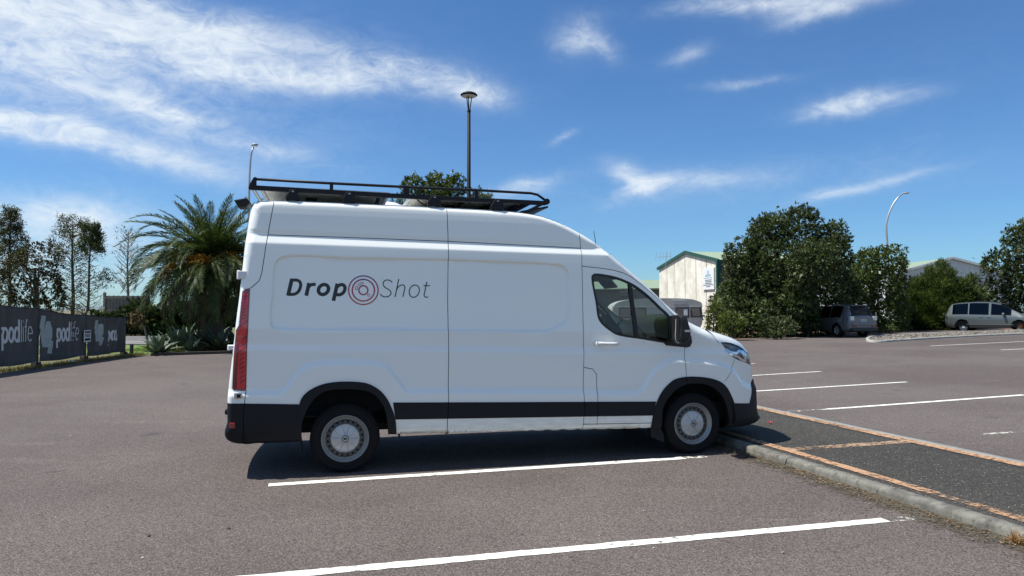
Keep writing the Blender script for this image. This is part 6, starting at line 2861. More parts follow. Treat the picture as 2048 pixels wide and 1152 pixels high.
# crease above the wheel arches
ZC = VP([(462, 779), (488, 779), (563, 778.5), (573, 769), (590.5, 743), (608, 727), (629, 720), (676, 717), (747, 718), (773.6, 725.6), (791, 746), (806, 767), (814, 775), (897, 774), (1100, 776), (1180, 778), (1277, 779), (1289, 769), (1301, 745), (1316, 728), (1335.6, 716), (1355, 712), (1374.5, 713), (1399, 714.7), (1435, 719.6), (1456, 726), (1472, 738), (1484, 758), (1500, 768)])
ZC = [ZC[0]] + [p for i, p in enumerate(ZC[1:]) if p[0] > ZC[i][0]]
zc_s = np.array([p[0] for p in ZC])
zc_z = np.array([p[1] for p in ZC])
RECESS = catmull(VP([(551, 522), (566, 512), (700, 514), (895, 518), (1000, 522), (1105, 526.5), (1128, 531), (1139, 543), (1141, 580), (1142, 620), (1138, 640), (1121, 654), (1097, 663.5), (1000, 663), (800, 661.5), (560, 659), (544, 656), (539.5, 645), (543, 590)]), 0.03, True)


def sdist_in(pts, poly):
    d, _ = poly_dist(pts, list(poly) + [poly[0]])
    return np.where(in_poly(pts, poly), d, -d)


def inset(pts):
    """depth of the side skin behind the widest plane, for points (s, z)"""
    pts = np.asarray(pts, float).reshape(-1, 2)
    s, z = pts[:, 0], pts[:, 1]
    y = base_inset(s, z)
    zc = np.interp(s, zc_s, zc_z)
    y = y + 0.028 * smooth01((z - (zc - 0.075)) / 0.075)
    y = y + 0.024 * smooth01((sdist_in(pts, RECESS) + 0.004) / 0.022)
    d, ix = poly_dist(pts, oline)
    ins = in_poly(pts, outline)
    d = np.where(ins, d, 0.0)
    i0 = np.clip(ix.astype(int), 0, len(ORAD) - 2)
    f = ix - i0
    r = ORAD[i0] * (1 - f) + ORAD[i0 + 1] * f
    dd = np.clip(r - d, 0, None)
    y = y + np.where(d < r, r - np.sqrt(np.clip(r * r - dd * dd, 0, None)), 0.0)
    return y


def side_normals(pts):
    e = 0.004
    pts = np.asarray(pts, float)
    gs = (inset(pts + (e, 0)) - inset(pts - (e, 0))) / (2 * e)
    gzz = (inset(pts + (0, e)) - inset(pts - (0, e))) / (2 * e)
    n = np.stack([gs, -np.ones(len(pts)), gzz], 1)
    n /= np.linalg.norm(n, axis=1, keepdims=True)
    return n


# --- feature lines (photograph pixels)
GAPS = [
    [(547.5, 403.5), (536, 466), (529, 507), (523, 545.5), (518, 561), (507, 571), (500.5, 576)],
    [(491.5, 782), (489, 807), (487, 830), (487, 889)],
    [(535.5, 469), (700, 474.5), (895, 482), (1030, 489), (1163, 496)],
    [(894.7, 418), (897, 481), (897, 600), (898, 690), (897, 806), (895, 840), (894, 869)],
    [(1160.8, 468.5), (1163, 496), (1166, 545), (1168, 640), (1169.5, 700), (1168, 780), (1169, 806), (1168, 830), (1165, 861)],
    [(1165.5, 532), (1202.5, 536), (1227.5, 539.6), (1248, 545.4), (1265, 553.8), (1285.8, 569.4), (1306.7, 587), (1327.5, 606.9), (1350, 631)],
    [(1372, 694), (1370.5, 718), (1373, 752), (1373, 768)],
    [(1419, 660), (1430, 672), (1441, 687)],
    [(1382, 645), (1374, 657)],
    [(1472, 719), (1462, 745), (1450, 763)],
    [(1169, 735), (1187, 738.5), (1195, 749), (1196, 806), (1194, 849)],
    [(1166.5, 848.5), (1305, 846)],
]
GAPS_M = [VP(g) for g in GAPS]
ARCH_R_OUT = VP([(579, 884), (588, 845), (598, 810), (604, 795), (617, 782), (638, 771), (662, 765), (700, 763), (735, 767), (759, 780), (773.6, 796.5), (783, 815), (790, 835), (793.4, 872), (793.4, 900), (579, 900)])
ARCH_R_IN = VP([(600, 900), (602, 876), (604, 847), (614, 820), (629, 797), (646.6, 784), (670, 779), (717, 779), (741, 784.6), (756, 796.5), (767.7, 814), (773.6, 835), (777, 872), (777, 900)])
ARCH_F_OUT = VP([(1301, 856), (1306, 830), (1313.7, 803.4), (1323.4, 784), (1335.6, 769.4), (1350, 758.5), (1372, 753.6), (1399, 753.6), (1423, 757), (1442.5, 764.5), (1454.7, 776.7), (1463, 792.5), (1468.5, 807), (1470, 818), (1470, 900), (1301, 900)])
ARCH_F_IN = VP([(1322, 900), (1322, 854), (1326, 815.6), (1338, 793.7), (1355, 776.7), (1374.5, 768), (1399, 767), (1420.7, 772), (1437.7, 784), (1449.8, 803.4), (1456, 827.7), (1457, 845), (1447.4, 857), (1447, 900)])
ARCH_R_OUT = catmull(ARCH_R_OUT[:-2], 0.03) + ARCH_R_OUT[-2:]
ARCH_R_IN = catmull(ARCH_R_IN[1:-1], 0.03) + [ARCH_R_IN[-1], ARCH_R_IN[0]]
ARCH_F_OUT = catmull(ARCH_F_OUT[:-2], 0.03) + ARCH_F_OUT[-2:]
ARCH_F_IN = catmull(ARCH_F_IN[1:-1], 0.03) + [ARCH_F_IN[-1], ARCH_F_IN[0]]
BAND = VP([(786, 805), (1020, 804.2), (1312, 803), (1306, 831), (1020, 835.5), (791, 839)])
BUMP_R = VP([(440, 807), (487, 807), (598, 808.5), (592, 830), (579, 884), (579, 900), (440, 900)])
BUMP_F = VP([(1463, 806), (1480, 806.5), (1499, 806.5), (1503, 790), (1505, 765), (1508, 759), (1530, 756), (1530, 870), (1447, 870), (1456, 830)])
TAIL = VP([(484.5, 583), (491, 578), (500.3, 576), (497.5, 634), (494.6, 693), (492.5, 780), (488.7, 782), (468, 780.6), (464.5, 777), (465.5, 737), (467.5, 701.6), (471, 660), (477.5, 651), (482, 604)], 0.03)
HEAD = VP([(1439.4, 685), (1449.7, 684.2), (1461, 686), (1475.8, 691.7), (1486.7, 697.8), (1494, 706), (1498, 714), (1500.5, 732), (1496.5, 728.5), (1486.7, 724.5), (1473.4, 719.6), (1462.4, 713.6), (1455, 705), (1446.6, 694)], 0.05)
WIN = catmull(VP([(1185, 551), (1189.5, 547), (1210.8, 548.5), (1231.7, 552.7), (1252.5, 560), (1273, 570.5), (1298, 589.5), (1323, 613.5), (1343, 634.5), (1344, 660), (1341, 686), (1330.6, 686), (1285.8, 678.7), (1256.7, 674.6), (1234, 669.5), (1219, 660), (1204.6, 647.5), (1198, 637), (1193, 605.8)]), 0.05, True)
PILLAR = VP([(1257.5, 560), (1264.5, 563), (1280.5, 682), (1272, 681)])
SAIL = VP([(1341, 632), (1350.8, 630), (1362, 645), (1370, 654), (1377, 660.8), (1384.5, 673), (1386, 685), (1382, 693.5), (1376, 695.3), (1334, 691), (1329, 685.5), (1340, 684)])
win_in = inset_poly(WIN, 0.024)


def close(l):
    return list(l) + [l[0]]


def build_side():
    pts = []
    edges = []

    def add_path(path, closed=False, step=0.03):
        p = resample(path, step, closed)
        i0 = len(pts)
        pts.extend(p)
        for i in range(len(p) - 1):
            edges.append((i0 + i, i0 + i + 1))
        if closed:
            edges.append((i0 + len(p) - 1, i0))
    add_path(outline, True, 1.0)
    for poly in (ARCH_R_OUT, ARCH_R_IN, ARCH_F_OUT, ARCH_F_IN):
        add_path(poly, True)
    for poly in (BAND, BUMP_R, BUMP_F, TAIL, HEAD, WIN, win_in, PILLAR, SAIL, RECESS):
        add_path(poly, True)
    add_path(inset_poly(RECESS, 0.010), True, 0.05)
    add_path(inset_poly(RECESS, 0.018), True, 0.05)
    add_path(inset_poly(RECESS, -0.005), True, 0.05)
    for g in GAPS_M:
        rb = ribbon2d(g, 0.0075)
        add_path([tuple(a) for a, b in rb] + [tuple(b) for a, b in reversed(rb)], True, 0.2)
    for k in range(2, len(ROWS) - 1):
        for dz in (-0.010, 0.010):
            add_path([(-1.0, ROWS[k][0] + ROWS[k][1] * -1.0 + dz), (4.7, ROWS[k][0] + ROWS[k][1] * 4.7 + dz)], False, 0.06)
    for dz in (0.005, -0.012, -0.03, -0.048, -0.065, -0.08):
        add_path([(a, b + dz) for a, b in zip(zc_s, zc_z)], False, 0.03)
    n_feat = len(pts)
    # fillet rings and a regular grid
    nv = np.zeros_like(OL)
    t = np.gradient(OL, axis=0)
    t /= np.linalg.norm(t, axis=1, keepdims=True)
    nv[:, 0] = t[:, 1]
    nv[:, 1] = -t[:, 0]          # inward when the outline runs clockwise over the roof
    test = OL[len(OL) // 2] + nv[len(OL) // 2] * 0.05
    if not in_poly(test[None], outline)[0]:
        nv = -nv
    for a in (15, 30, 45, 60, 75, 90):
        k = 1 - math.cos(R(a))
        pts.extend([tuple(q) for q in OL + nv * (ORAD * k)[:, None]])
    gx = np.arange(OL[:, 0].min(), OL[:, 0].max(), 0.04)
    gy = np.arange(0.2, 2.85, 0.04)
    A = np.array([(x + (0.02 if j % 2 else 0), y) for j, y in enumerate(gy) for x in gx])
    keep = in_poly(A, outline)
    A = A[keep]
    d, _ = poly_dist(A, oline)
    A = A[d > 0.05]
    pts.extend([tuple(q) for q in A])
    r = delaunay_2d_cdt([Vector(p) for p in pts], edges, [], 0, 1e-5)
    P = np.array([(v.x, v.y) for v in r[0]])
    T = np.array([f for f in r[2] if len(f) == 3], dtype=int)
    e1 = P[T[:, 1]] - P[T[:, 0]]
    e2 = P[T[:, 2]] - P[T[:, 0]]
    ar = e1[:, 0] * e2[:, 1] - e1[:, 1] * e2[:, 0]
    T[ar < 0] = T[ar < 0][:, [0, 2, 1]]
    C = P[T].mean(1)
    ok = in_poly(C, outline)
    T, C = T[ok], C[ok]
    cls = np.full(len(T), 'white', dtype=object)
    trim = in_poly(C, BAND) | in_poly(C, BUMP_R) | in_poly(C, BUMP_F)
    arch = in_poly(C, ARCH_R_OUT) | in_poly(C, ARCH_F_OUT)
    cls[trim] = 'trim'
    cls[arch] = 'arch'
    wi = in_poly(C, WIN)
    cls[wi] = 'rubber'
    cls[in_poly(C, win_in) & ~in_poly(C, PILLAR)] = 'glass'
    cls[in_poly(C, SAIL)] = 'sail'
    cls[in_poly(C, TAIL)] = 'tail'
    cls[in_poly(C, HEAD)] = 'head'
    gapm = np.zeros(len(T), bool)
    for g in GAPS_M:
        d, _ = poly_dist(C, g)
        gapm |= d < 0.0040
    cls[gapm & ((cls == 'white') | (cls == 'trim') | (cls == 'arch'))] = 'gap'
    cls[in_poly(C, ARCH_R_IN) | in_poly(C, ARCH_F_IN)] = 'void'
    Y = inset(P)
    N = side_normals(P)
    # exact normals on the rim
    d, ix = poly_dist(P, oline)
    on = d < 1e-4
    ii = np.clip(np.round(ix).astype(int), 0, len(OL) - 1)
    for q in np.where(on)[0]:
        N[q] = np.array((-nv[ii[q]][0], -0.12, -nv[ii[q]][1]))
        N[q] /= np.linalg.norm(N[q])
    return P, T, C, cls, Y, N


SP, ST_, SCN, SCL, SY, SN = build_side()


def components(sel):
    """split chosen triangles into edge-connected groups"""
    tris = ST_[sel]
    par = list(range(len(tris)))

    def find(a):
        while par[a] != a:
            par[a] = par[par[a]]
            a = par[a]
        return a
    em = {}
    for i, t in enumerate(tris):
        for a, b in ((t[0], t[1]), (t[1], t[2]), (t[2], t[0])):
            k = (min(a, b), max(a, b))
            if k in em:
                ra, rb = find(em[k]), find(i)
                if ra != rb:
                    par[ra] = rb
            else:
                em[k] = i
    grp = {}
    for i in range(len(tris)):
        grp.setdefault(find(i), []).append(i)
    return [np.array(sel)[g] for g in grp.values()]


def skin_mesh(name, sel, off=0.0, skirt=0.014):
    tris = ST_[sel]
    used = np.unique(tris)
    mp = {v: i for i, v in enumerate(used)}
    V = [(SP[v][0], SY[v] + off, SP[v][1]) for v in used]
    Nn = [tuple(SN[v]) for v in used]
    F = [tuple(mp[v] for v in t) for t in tris]
    cnt = {}
    for t in F:
        for a, b in ((t[0], t[1]), (t[1], t[2]), (t[2], t[0])):
            k = (min(a, b), max(a, b))
            cnt[k] = None if k in cnt else (a, b)
    if skirt:
        for k, e in cnt.items():
            if e is None:
                continue
            a, b = e
            pa, pb = Vector(V[a]), Vector(V[b])
            d = pb - pa
            if d.length < 1e-7:
                continue
            nn = Vector((d.z, 0, -d.x)).normalized()
            i0 = len(V)
            V += [tuple(pa), tuple(pb), (pb.x, pb.y + skirt, pb.z), (pa.x, pa.y + skirt, pa.z)]
            Nn += [tuple(nn)] * 4
            F.append((i0 + 1, i0, i0 + 3, i0 + 2))
    me = bpy.data.meshes.new(name)
    me.from_pydata(V, [], F)
    me.polygons.foreach_set('use_smooth', [True] * len(me.polygons))
    me.update()
    me.normals_split_custom_set_from_vertices(Nn)
    return me


def both(name, me, mat, parent=van, label=None):
    """near side object and its mirror image on the far side"""
    out = []
    if not me.materials:
        me.materials.append(mat)
    for k in (0, 1):
        o = bpy.data.objects.new(name, me)
        COL.objects.link(o)
        o.parent = parent[k] if isinstance(parent, (list, tuple)) else parent
        top = not isinstance(parent, (list, tuple))
        if k == 1 and top:
            o.location = (0, VW, 0)
            o.scale = (1, -1, 1)
        out.append(o)
    return out


SEEDS = {'rear_corner_panel': (512, 500), 'rear_side_panel': (700, 600), 'middle_side_panel': (1000, 600), 'cab_door': (1250, 720), 'front_wing': (1410, 690), 'roof_side_rear': (700, 440), 'roof_side_middle': (1000, 455), 'cab_roof_side': (1200, 515), 'fuel_flap': (1182, 770), 'rear_sill': (850, 855), 'middle_sill': (1030, 850)}
seedm = {k: np.array(VC(*v)) for k, v in SEEDS.items()}
white = np.where(SCL == 'white')[0]
comps = components(white)
PARTS = {}
rest = []
for c in comps:
    nm = None
    for k, p in seedm.items():
        if k in PARTS:
            continue
        d = np.hypot(*(SCN[c] - p).T)
        if d.min() < 0.03:
            nm = k
            break
    if nm:
        PARTS[nm] = both(nm, skin_mesh(nm, c), M['van_paint'])
    else:
        rest.append(c)
for c in rest:
    if len(c) < 4:
        continue
    both('body_panel', skin_mesh('body_panel', c), M['van_paint'])
DOOR = PARTS.get('cab_door', [van, van])

for kind, nm, mat, off, sk in (('trim', 'side_cladding', M['van_trim'], -0.006, 0.02), ('arch', 'wheel_arch_trim', M['van_trim'], -0.010, 0.05)):
    for c in components(np.where(SCL == kind)[0]):
        if len(c) < 6:
            continue
        n2 = nm
        cx = SCN[c][:, 0].mean()
        if kind == 'trim':
            n2 = 'rear_bumper_corner' if cx < -0.4 else ('front_bumper_corner' if cx > 4.0 else 'side_cladding')
        both(n2, skin_mesh(n2, c, off, sk), mat)
both('window_seal', skin_mesh('window_seal', np.where(SCL == 'rubber')[0], -0.002, 0.03), M['van_rubber'], DOOR)
for c in components(np.where(SCL == 'glass')[0]):
    if len(c) > 6:
        both('window_glass', skin_mesh('window_glass', c, 0.010, 0), M['car_glass'], DOOR)
both('mirror_base', skin_mesh('mirror_base', np.where(SCL == 'sail')[0], -0.008, 0.03), M['van_rubber'], DOOR)
tails = both('tail_light', skin_mesh('tail_light', np.where(SCL == 'tail')[0], -0.004, 0.02), M['tail_dark'])
heads = both('headlight', skin_mesh('headlight', np.where(SCL == 'head')[0], -0.001, 0.02), M['head_dark'])


def on_skin(s, z, off=0.0):
    return (s, float(inset(np.array([[s, z]]))[0]) + off, z)


# seals that show dark in the panel gaps
for g in GAPS_M:
    p = resample(g, 0.03)
    rb = ribbon2d(p, 0.034)
    V = []
    ys = inset(np.array(p))
    for (a, b), y in zip(rb, ys):
        V += [(a[0], y + 0.0095, a[1]), (b[0], y + 0.0095, b[1])]
    F = [(2 * i, 2 * i + 1, 2 * i + 3, 2 * i + 2) for i in range(len(p) - 1)]
    both('panel_seal', np_mesh('panel_seal', V, np.array(F)), M['seal_dark'])


# --- cross strip: bumper, rear doors, roof, windscreen, bonnet, grille
def cross_strip():
    t = np.gradient(OL, axis=0)
    t /= np.linalg.norm(t, axis=1, keepdims=True)
    nrm = np.stack([-t[:, 1], t[:, 0]], 1)
    mid = len(OL) // 2
    if in_poly((OL[mid] + nrm[mid] * 0.05)[None], outline)[0]:
        nrm = -nrm
    y0 = inset(OL)
    N = 24
    grid = []
    for i in range(len(OL)):
        row = []
        for j in range(N + 1):
            f = j / N
            y = y0[i] + (VW - 2 * y0[i]) * f
            b = otag[i][1] * (1 - (2 * f - 1) ** 2)
            p = OL[i] + nrm[i] * b
            row.append((p[0], y, p[1]))
        grid.append(row)
    zones = {}
    for i in range(len(OL) - 1):
        zones.setdefault(otag[i][2], []).append(i)
    mats = {'rear_bumper': M['van_trim'], 'rear_door': M['van_paint'], 'roof': M['van_paint'], 'windscreen': M['car_glass'], 'bonnet': M['van_paint'], 'grille': M['van_trim'], 'front_bumper': M['van_trim']}
    for z, ids in zones.items():
        ranges = [(0, N)]
        if z == 'rear_door':
            ranges = [(0, N // 2), (N // 2, N)]
        for (j0, j1) in ranges:
            V = []
            for i in ids + [ids[-1] + 1]:
                for j in range(j0, j1 + 1):
                    p = list(grid[i][j])
                    if z == 'rear_door' and j == N // 2:
                        p[1] += -0.004 if j1 == N // 2 else 0.004
                    V.append(p)
            w = j1 - j0 + 1
            F = [(a * w + b, a * w + b + 1, (a + 1) * w + b + 1, (a + 1) * w + b) for a in range(len(ids)) for b in range(w - 1)]
            o = link_mesh(z, np_mesh(z, V, np.array(F), True), mats[z], van)
            # faces must look outward
            pc = o.data.polygons[len(o.data.polygons) // 2]
            c = Vector(pc.center) - Vector((1.9, 1.03, 1.3))
            if pc.normal.dot(c) < 0:
                o.data.flip_normals()
    # underside
    mb = MB()
    mb.box((1.75, VW / 2, 0.40), (5.2, 1.15, 0.10))
    mb.box((1.9, VW / 2, 0.50), (2.45, 1.96, 0.08))
    mb.box((1.9, 0.45, 0.40), (2.3, 0.25, 0.14))
    mb.box((-0.95, VW / 2, 0.60), (0.3, 1.8, 0.2))
    mb.box((4.35, VW / 2, 0.45), (0.5, 1.5, 0.2))
    mb.tube([(0, 0.2, 0.34), (0, 1.86, 0.34)], 0.07, 10)
    mb.tube([(3.86, 0.2, 0.34), (3.86, 1.86, 0.34)], 0.05, 10)
    mb.bar((-0.75, 0.42, 0.44), (0.62, 0.42, 0.40), 0.07, 0.05)
    mb.bar((-0.75, 1.64, 0.44), (0.62, 1.64, 0.40), 0.07, 0.05)
    mb.build('underbody', M['van_under'], van)
    for s in (0.0, 3.861):
        for side in (0, 1):
            V = []
            n = 20
            for k in range(n + 1):
                a = R(-5 + 190 * k / n)
                for y in (0.035, 0.42):
                    V.append((s + 0.55 * math.cos(a), y if side == 0 else VW - y, 0.36 + 0.53 * math.sin(a)))
            F = [(2 * k, 2 * k + 1, 2 * k + 3, 2 * k + 2) for k in range(n)]
            b = len(V)
            zlo = 0.60 if s < 1 else 0.40
            for k in range(n + 1):
                a = R(-5 + 190 * k / n)
                V.append((s + 0.55 * math.cos(a), 0.42 if side == 0 else VW - 0.42, max(0.62, 0.36 + 0.53 * math.sin(a))))
                V.append((s + 0.55 * math.cos(a), 0.42 if side == 0 else VW - 0.42, zlo))
            F += [(b + 2 * k, b + 2 * k + 1, b + 2 * k + 3, b + 2 * k + 2) for k in range(n)]
            link_mesh('wheel_well', np_mesh('wheel_well', V, np.array(F)), M['van_under'], van)


cross_strip()


# --- wheels
def wheel_meshes():
    mb = MB()
    prof = [(0.222, 0.020), (0.232, 0.006), (0.240, 0.003), (0.262, -0.003), (0.266, -0.0055), (0.270, -0.003), (0.300, -0.004), (0.304, -0.007), (0.308, -0.003), (0.322, 0.004), (0.336, 0.018), (0.342, 0.036), (0.345, 0.052), (0.345, 0.080), (0.338, 0.082), (0.338, 0.092), (0.345, 0.094), (0.345, 0.128), (0.338, 0.130), (0.338, 0.140), (0.345, 0.142), (0.345, 0.178), (0.340, 0.200), (0.30, 0.225), (0.222, 0.215)]
    mb.lathe(prof, 72, 'y')
    # shoulder lugs
    for k in range(72):
        a = 2 * PI * k / 72
        c, s = math.cos(a), math.sin(a)
        m = Matrix.Rotation(-a, 3, 'Y')
        p = Vector((0.3395, 0.030, 0))
        q = Matrix(((c, 0, -s), (0, 1, 0), (s, 0, c)))
        mb.box(q @ p, (0.012, 0.030, 0.017), q)
    tyre = mb.mesh('wheel', True)
    tyre.set_sharp_from_angle(angle=R(35))
    mb = MB()
    mb.lathe([(0.236, 0.000), (0.230, -0.006), (0.224, -0.002), (0.219, 0.012), (0.208, 0.020), (0.204, 0.030), (0.200, 0.033), (0.196, 0.032), (0.192, 0.037)], 64, 'y')
    rim = mb.mesh('rim', True)
    rim.set_sharp_from_angle(angle=R(50))
    # disc between rim and cap: ring with 20 real openings
    mb = MB()
    nh = 20
    for k in range(nh):
        a0 = 2 * PI * k / nh
        a1 = 2 * PI * (k + 1) / nh
        am = (a0 + a1) / 2
        ri, ro = 0.140, 0.193
        hc = 0.171

        def pt(r, a, y):
            return (r * math.cos(a), y, r * math.sin(a))
        hole = []
        for q in range(10):
            t = 2 * PI * q / 10
            rr = hc + 0.0115 * math.sin(t)
            aa = am + 0.0135 * math.cos(t) / hc
            hole.append((rr, aa))
        frame = []
        for q in range(10):
            t = 2 * PI * q / 10
            x, y = math.cos(t), math.sin(t)
            k2 = 1 / max(abs(x), abs(y))
            x, y = x * k2, y * k2
            frame.append(((ri + ro) / 2 + y * (ro - ri) / 2, am + x * (a1 - a0) / 2))
        V = [pt(r, a, 0.036 - 0.012 * (0.193 - r) / 0.053) for r, a in frame] + [pt(r, a, 0.036 - 0.012 * (0.193 - r) / 0.053) for r, a in hole] + [pt(r, a, 0.052) for r, a in hole]
        F = [(q, (q + 1) % 10, 10 + (q + 1) % 10, 10 + q) for q in range(10)]
        F += [(10 + q, 10 + (q + 1) % 10, 20 + (q + 1) % 10, 20 + q) for q in range(10)]
        mb.add(V, F)
    disc = mb.mesh('disc')
    mb = MB()
    mb.lathe([(0.001, 0.075), (0.21, 0.075), (0.21, 0.20)], 40, 'y')
    backm = mb.mesh('brake_shield')
    # hub cap with a five armed relief
    nr, na = 14, 120
    V = []
    for i in range(nr + 1):
        r = 0.149 * i / nr
        for k in range(na):
            a = 2 * PI * k / na
            h = 0.030 - 0.030 * (1 - (r / 0.149) ** 2) ** 0.6
            if i == nr:
                h = 0.034
            w = (a * 5 / (2 * PI)) % 1.0
            if 0.042 < r < 0.132:
                h += 0.011 * (1 if w < 0.42 else 0) * min(1, (r - 0.042) / 0.02) - 0.002 * abs(w - 0.7)
            if r <= 0.036:
                h = -0.006 if r > 0.0 else -0.006
            V.append((r * math.cos(a), h, r * math.sin(a)))
    F = [(i * na + k, (i + 1) * na + k, (i + 1) * na + (k + 1) % na, i * na + (k + 1) % na) for i in range(nr) for k in range(na)]
    cap = np_mesh('hub_cap', V, np.array(F), True)
    cap.set_sharp_from_angle(angle=R(22))
    mb = MB()
    mb.lathe([(0.036, -0.006), (0.034, -0.011), (0.030, -0.011), (0.028, -0.006)], 32, 'y')
    V = [(0.020 * math.cos(2 * PI * k / 20), -0.0085, 0.013 * math.sin(2 * PI * k / 20)) for k in range(20)]
    mb.add(V, [tuple(range(20))])
    emb = mb.mesh('emblem')
    mb = MB()
    mb.tube([(0, 0.012, -0.196), (0.0, -0.004, -0.188)], 0.005, 6)
    valve = mb.mesh('valve')
    return tyre, rim, disc, backm, cap, emb, valve


WM = wheel_meshes()
for me, mt in zip(WM, ('tyre', 'steel_rim', 'steel_dark', 'van_under', 'hubcap', 'steel_dark', 'chrome')):
    me.materials.append(M[mt])
for s, zc_, nm in ((0.0, 0.343, 'rear'), (3.861, 0.343, 'front')):
    for side in (0, 1):
        w = link_mesh('wheel', WM[0], None, van, loc=(s, 0.030 if side == 0 else VW - 0.030, zc_), scale=(1, 1 if side == 0 else -1, 1), rot=(0, 0.35 if nm == 'front' else 0.0, 0))
        for n2, me in zip(('rim', 'wheel_disc', 'brake_shield', 'hub_cap', 'hub_emblem', 'valve'), WM[1:]):
            link_mesh(n2, me, None, w)

# mud flaps
for side in (0, 1):
    yy = 0.16 if side == 0 else VW - 0.16
    mb = MB()
    a = VC(597, 845)
    b = VC(600, 909)
    mb.bar((a[0], yy, a[1]), (b[0] + 0.01, yy, b[1] + 0.02), 0.27, 0.014, up=(1, 0, 0))
    soften(mb.build('mud_flap', M['van_trim'], van), 0.004)
    mb = MB()
    poly = VP([(1304, 846), (1318, 848), (1326, 868), (1326.5, 884), (1301, 873)])
    mb.prism(poly, 0.0, 0.02, lambda u, v, w: (u, (0.03 + w) if side == 0 else VW - 0.03 - w, v))
    mb.bar((poly[0][0] + 0.06, yy, 0.48), (poly[0][0] + 0.085, yy, 0.22), 0.26, 0.014, up=(1, 0, 0))
    mb.build('mud_flap', M['van_trim'], van)

# --- door handle
hp = [VC(1190.5, 684), VC(1236, 689)]
for side in (0, 1):
    mb = MB()
    s0, z0 = hp[0][0], hp[0][1]
    s1, z1 = hp[1][0], hp[1][1]
    zm = (z0 + z1) / 2 - 0.003
    y = float(inset(np.array([[s0, zm]]))[0])
    pts = [(s0 + 0.005, y - 0.005, zm), (s0 + 0.03, y - 0.040, zm + 0.002), (s0 + 0.12, y - 0.048, zm - 0.002), (s1 - 0.03, y - 0.040, zm - 0.004), (s1, y - 0.005, zm - 0.005)]
    mb.tube([Vector(q) for q in catmull(pts, 0.02)], 0.017, 10)
    mb.box((s0 + 0.045, y - 0.030, zm + 0.001), (0.075, 0.045, 0.042))
    h = auto_smooth(soften(mb.build('door_handle', M['white_plastic'], DOOR[side]), 0.010, 3), 50)
    mb = MB()
    mb.lathe([(0.001, y - 0.054), (0.008, y - 0.054), (0.009, y - 0.050)], 12, 'y', c=(s0 + 0.04, 0, zm))
    mb.build('key_lock', M['seal_dark'], DOOR[side])

# --- mirrors
def mirror(side):
    P = [vplane(x, y, -0.16) for x, y in [(1350.8, 631), (1355, 629.5), (1363, 631), (1366, 637), (1369, 648), (1372.5, 660), (1372.5, 674), (1365, 685.5), (1356, 687), (1351, 682), (1350, 672), (1351.5, 650)]]
    P = catmull(P, 0.03, True)
    sg = 1 if side == 0 else -1

    def yy(y):
        return y if side == 0 else VW - y
    n = len(P)
    c = np.mean(np.array(P), 0)
    V = []
    prof = [(-0.055, 0.80), (-0.075, 0.97), (-0.12, 1.0), (-0.22, 1.0), (-0.26, 0.95), (-0.28, 0.80), (-0.285, 0.5)]
    for y, k in prof:
        for p in P:
            V.append((c[0] + (p[0] - c[0]) * k, yy(y), c[1] + (p[1] - c[1]) * k))
    F = [(i * n + j, i * n + (j + 1) % n, (i + 1) * n + (j + 1) % n, (i + 1) * n + j) for i in range(len(prof) - 1) for j in range(n)]
    mb = MB()
    mb.add(V, F + [tuple(range(n)), tuple((len(prof) - 1) * n + j for j in range(n))])
    o = auto_smooth(mb.build('door_mirror', M['van_rubber'], DOOR[side] if False else van), 45)
    mb = MB()
    a = vplane(1356, 661, -0.16)
    mb.box((a[0] + 0.055, yy(-0.17), a[1] - 0.002), (0.085, 0.235, 0.028))
    soften(mb.build('indicator', M['mirror_silver'], o), 0.008)
    mb = MB()
    q = [vplane(x, y, -0.16) for x, y in [(1351.6, 634), (1352.2, 680)]]
    mb.bar((q[0][0] - 0.008, yy(-0.17), q[0][1]), (q[1][0] - 0.008, yy(-0.17), q[1][1]), 0.18, 0.010, up=(1, 0, 0))
    mb.build('mirror_glass', M['van_rubber'], o)
    # pale rim along the back edge of the housing
    mb = MB()
    e = [vplane(x, y, -0.285) for x, y in [(1352, 638), (1351.6, 660), (1351, 674), (1353, 683), (1358, 686)]]
    mb.tube([(p[0], yy(-0.282), p[1]) for p in catmull(e, 0.03)], 0.004, 6)
    mb.build('housing_rim', M['mirror_silver'], o)
    # arm
    mb = MB()
    a = vplane(1362, 668, 0.0)
    mb.box((a[0], yy(0.00), a[1]), (0.09, 0.20, 0.12))
    soften(mb.build('mirror_arm', M['van_rubber'], o), 0.02)


mirror(0)
mirror(1)

# --- lamps: details laid on the lenses
def skin_stroke(name, path_px, w, mat, parent, off, closed=False, step=0.012, extra=0.03):
    P = resample(VP(path_px, extra), step, closed)
    mb = MB()
    stroke(mb, P, w, lambda a, b: on_skin(a, b, off), closed)
    return mb.mesh(name)


def skin_poly(name, poly_px, off, extra=0.03, step=0.02):
    poly = VP(poly_px, extra)
    pts = resample(poly, step, True)
    n = len(pts)
    r = delaunay_2d_cdt([Vector(p) for p in pts], [(i, (i + 1) % n) for i in range(n)], [list(range(n))], 1, 1e-6)
    V = [on_skin(v.x, v.y, off) for v in r[0]]
    me = bpy.data.meshes.new(name)
    me.from_pydata(V, [], [list(f) for f in r[2]])
    me.update()
    return me


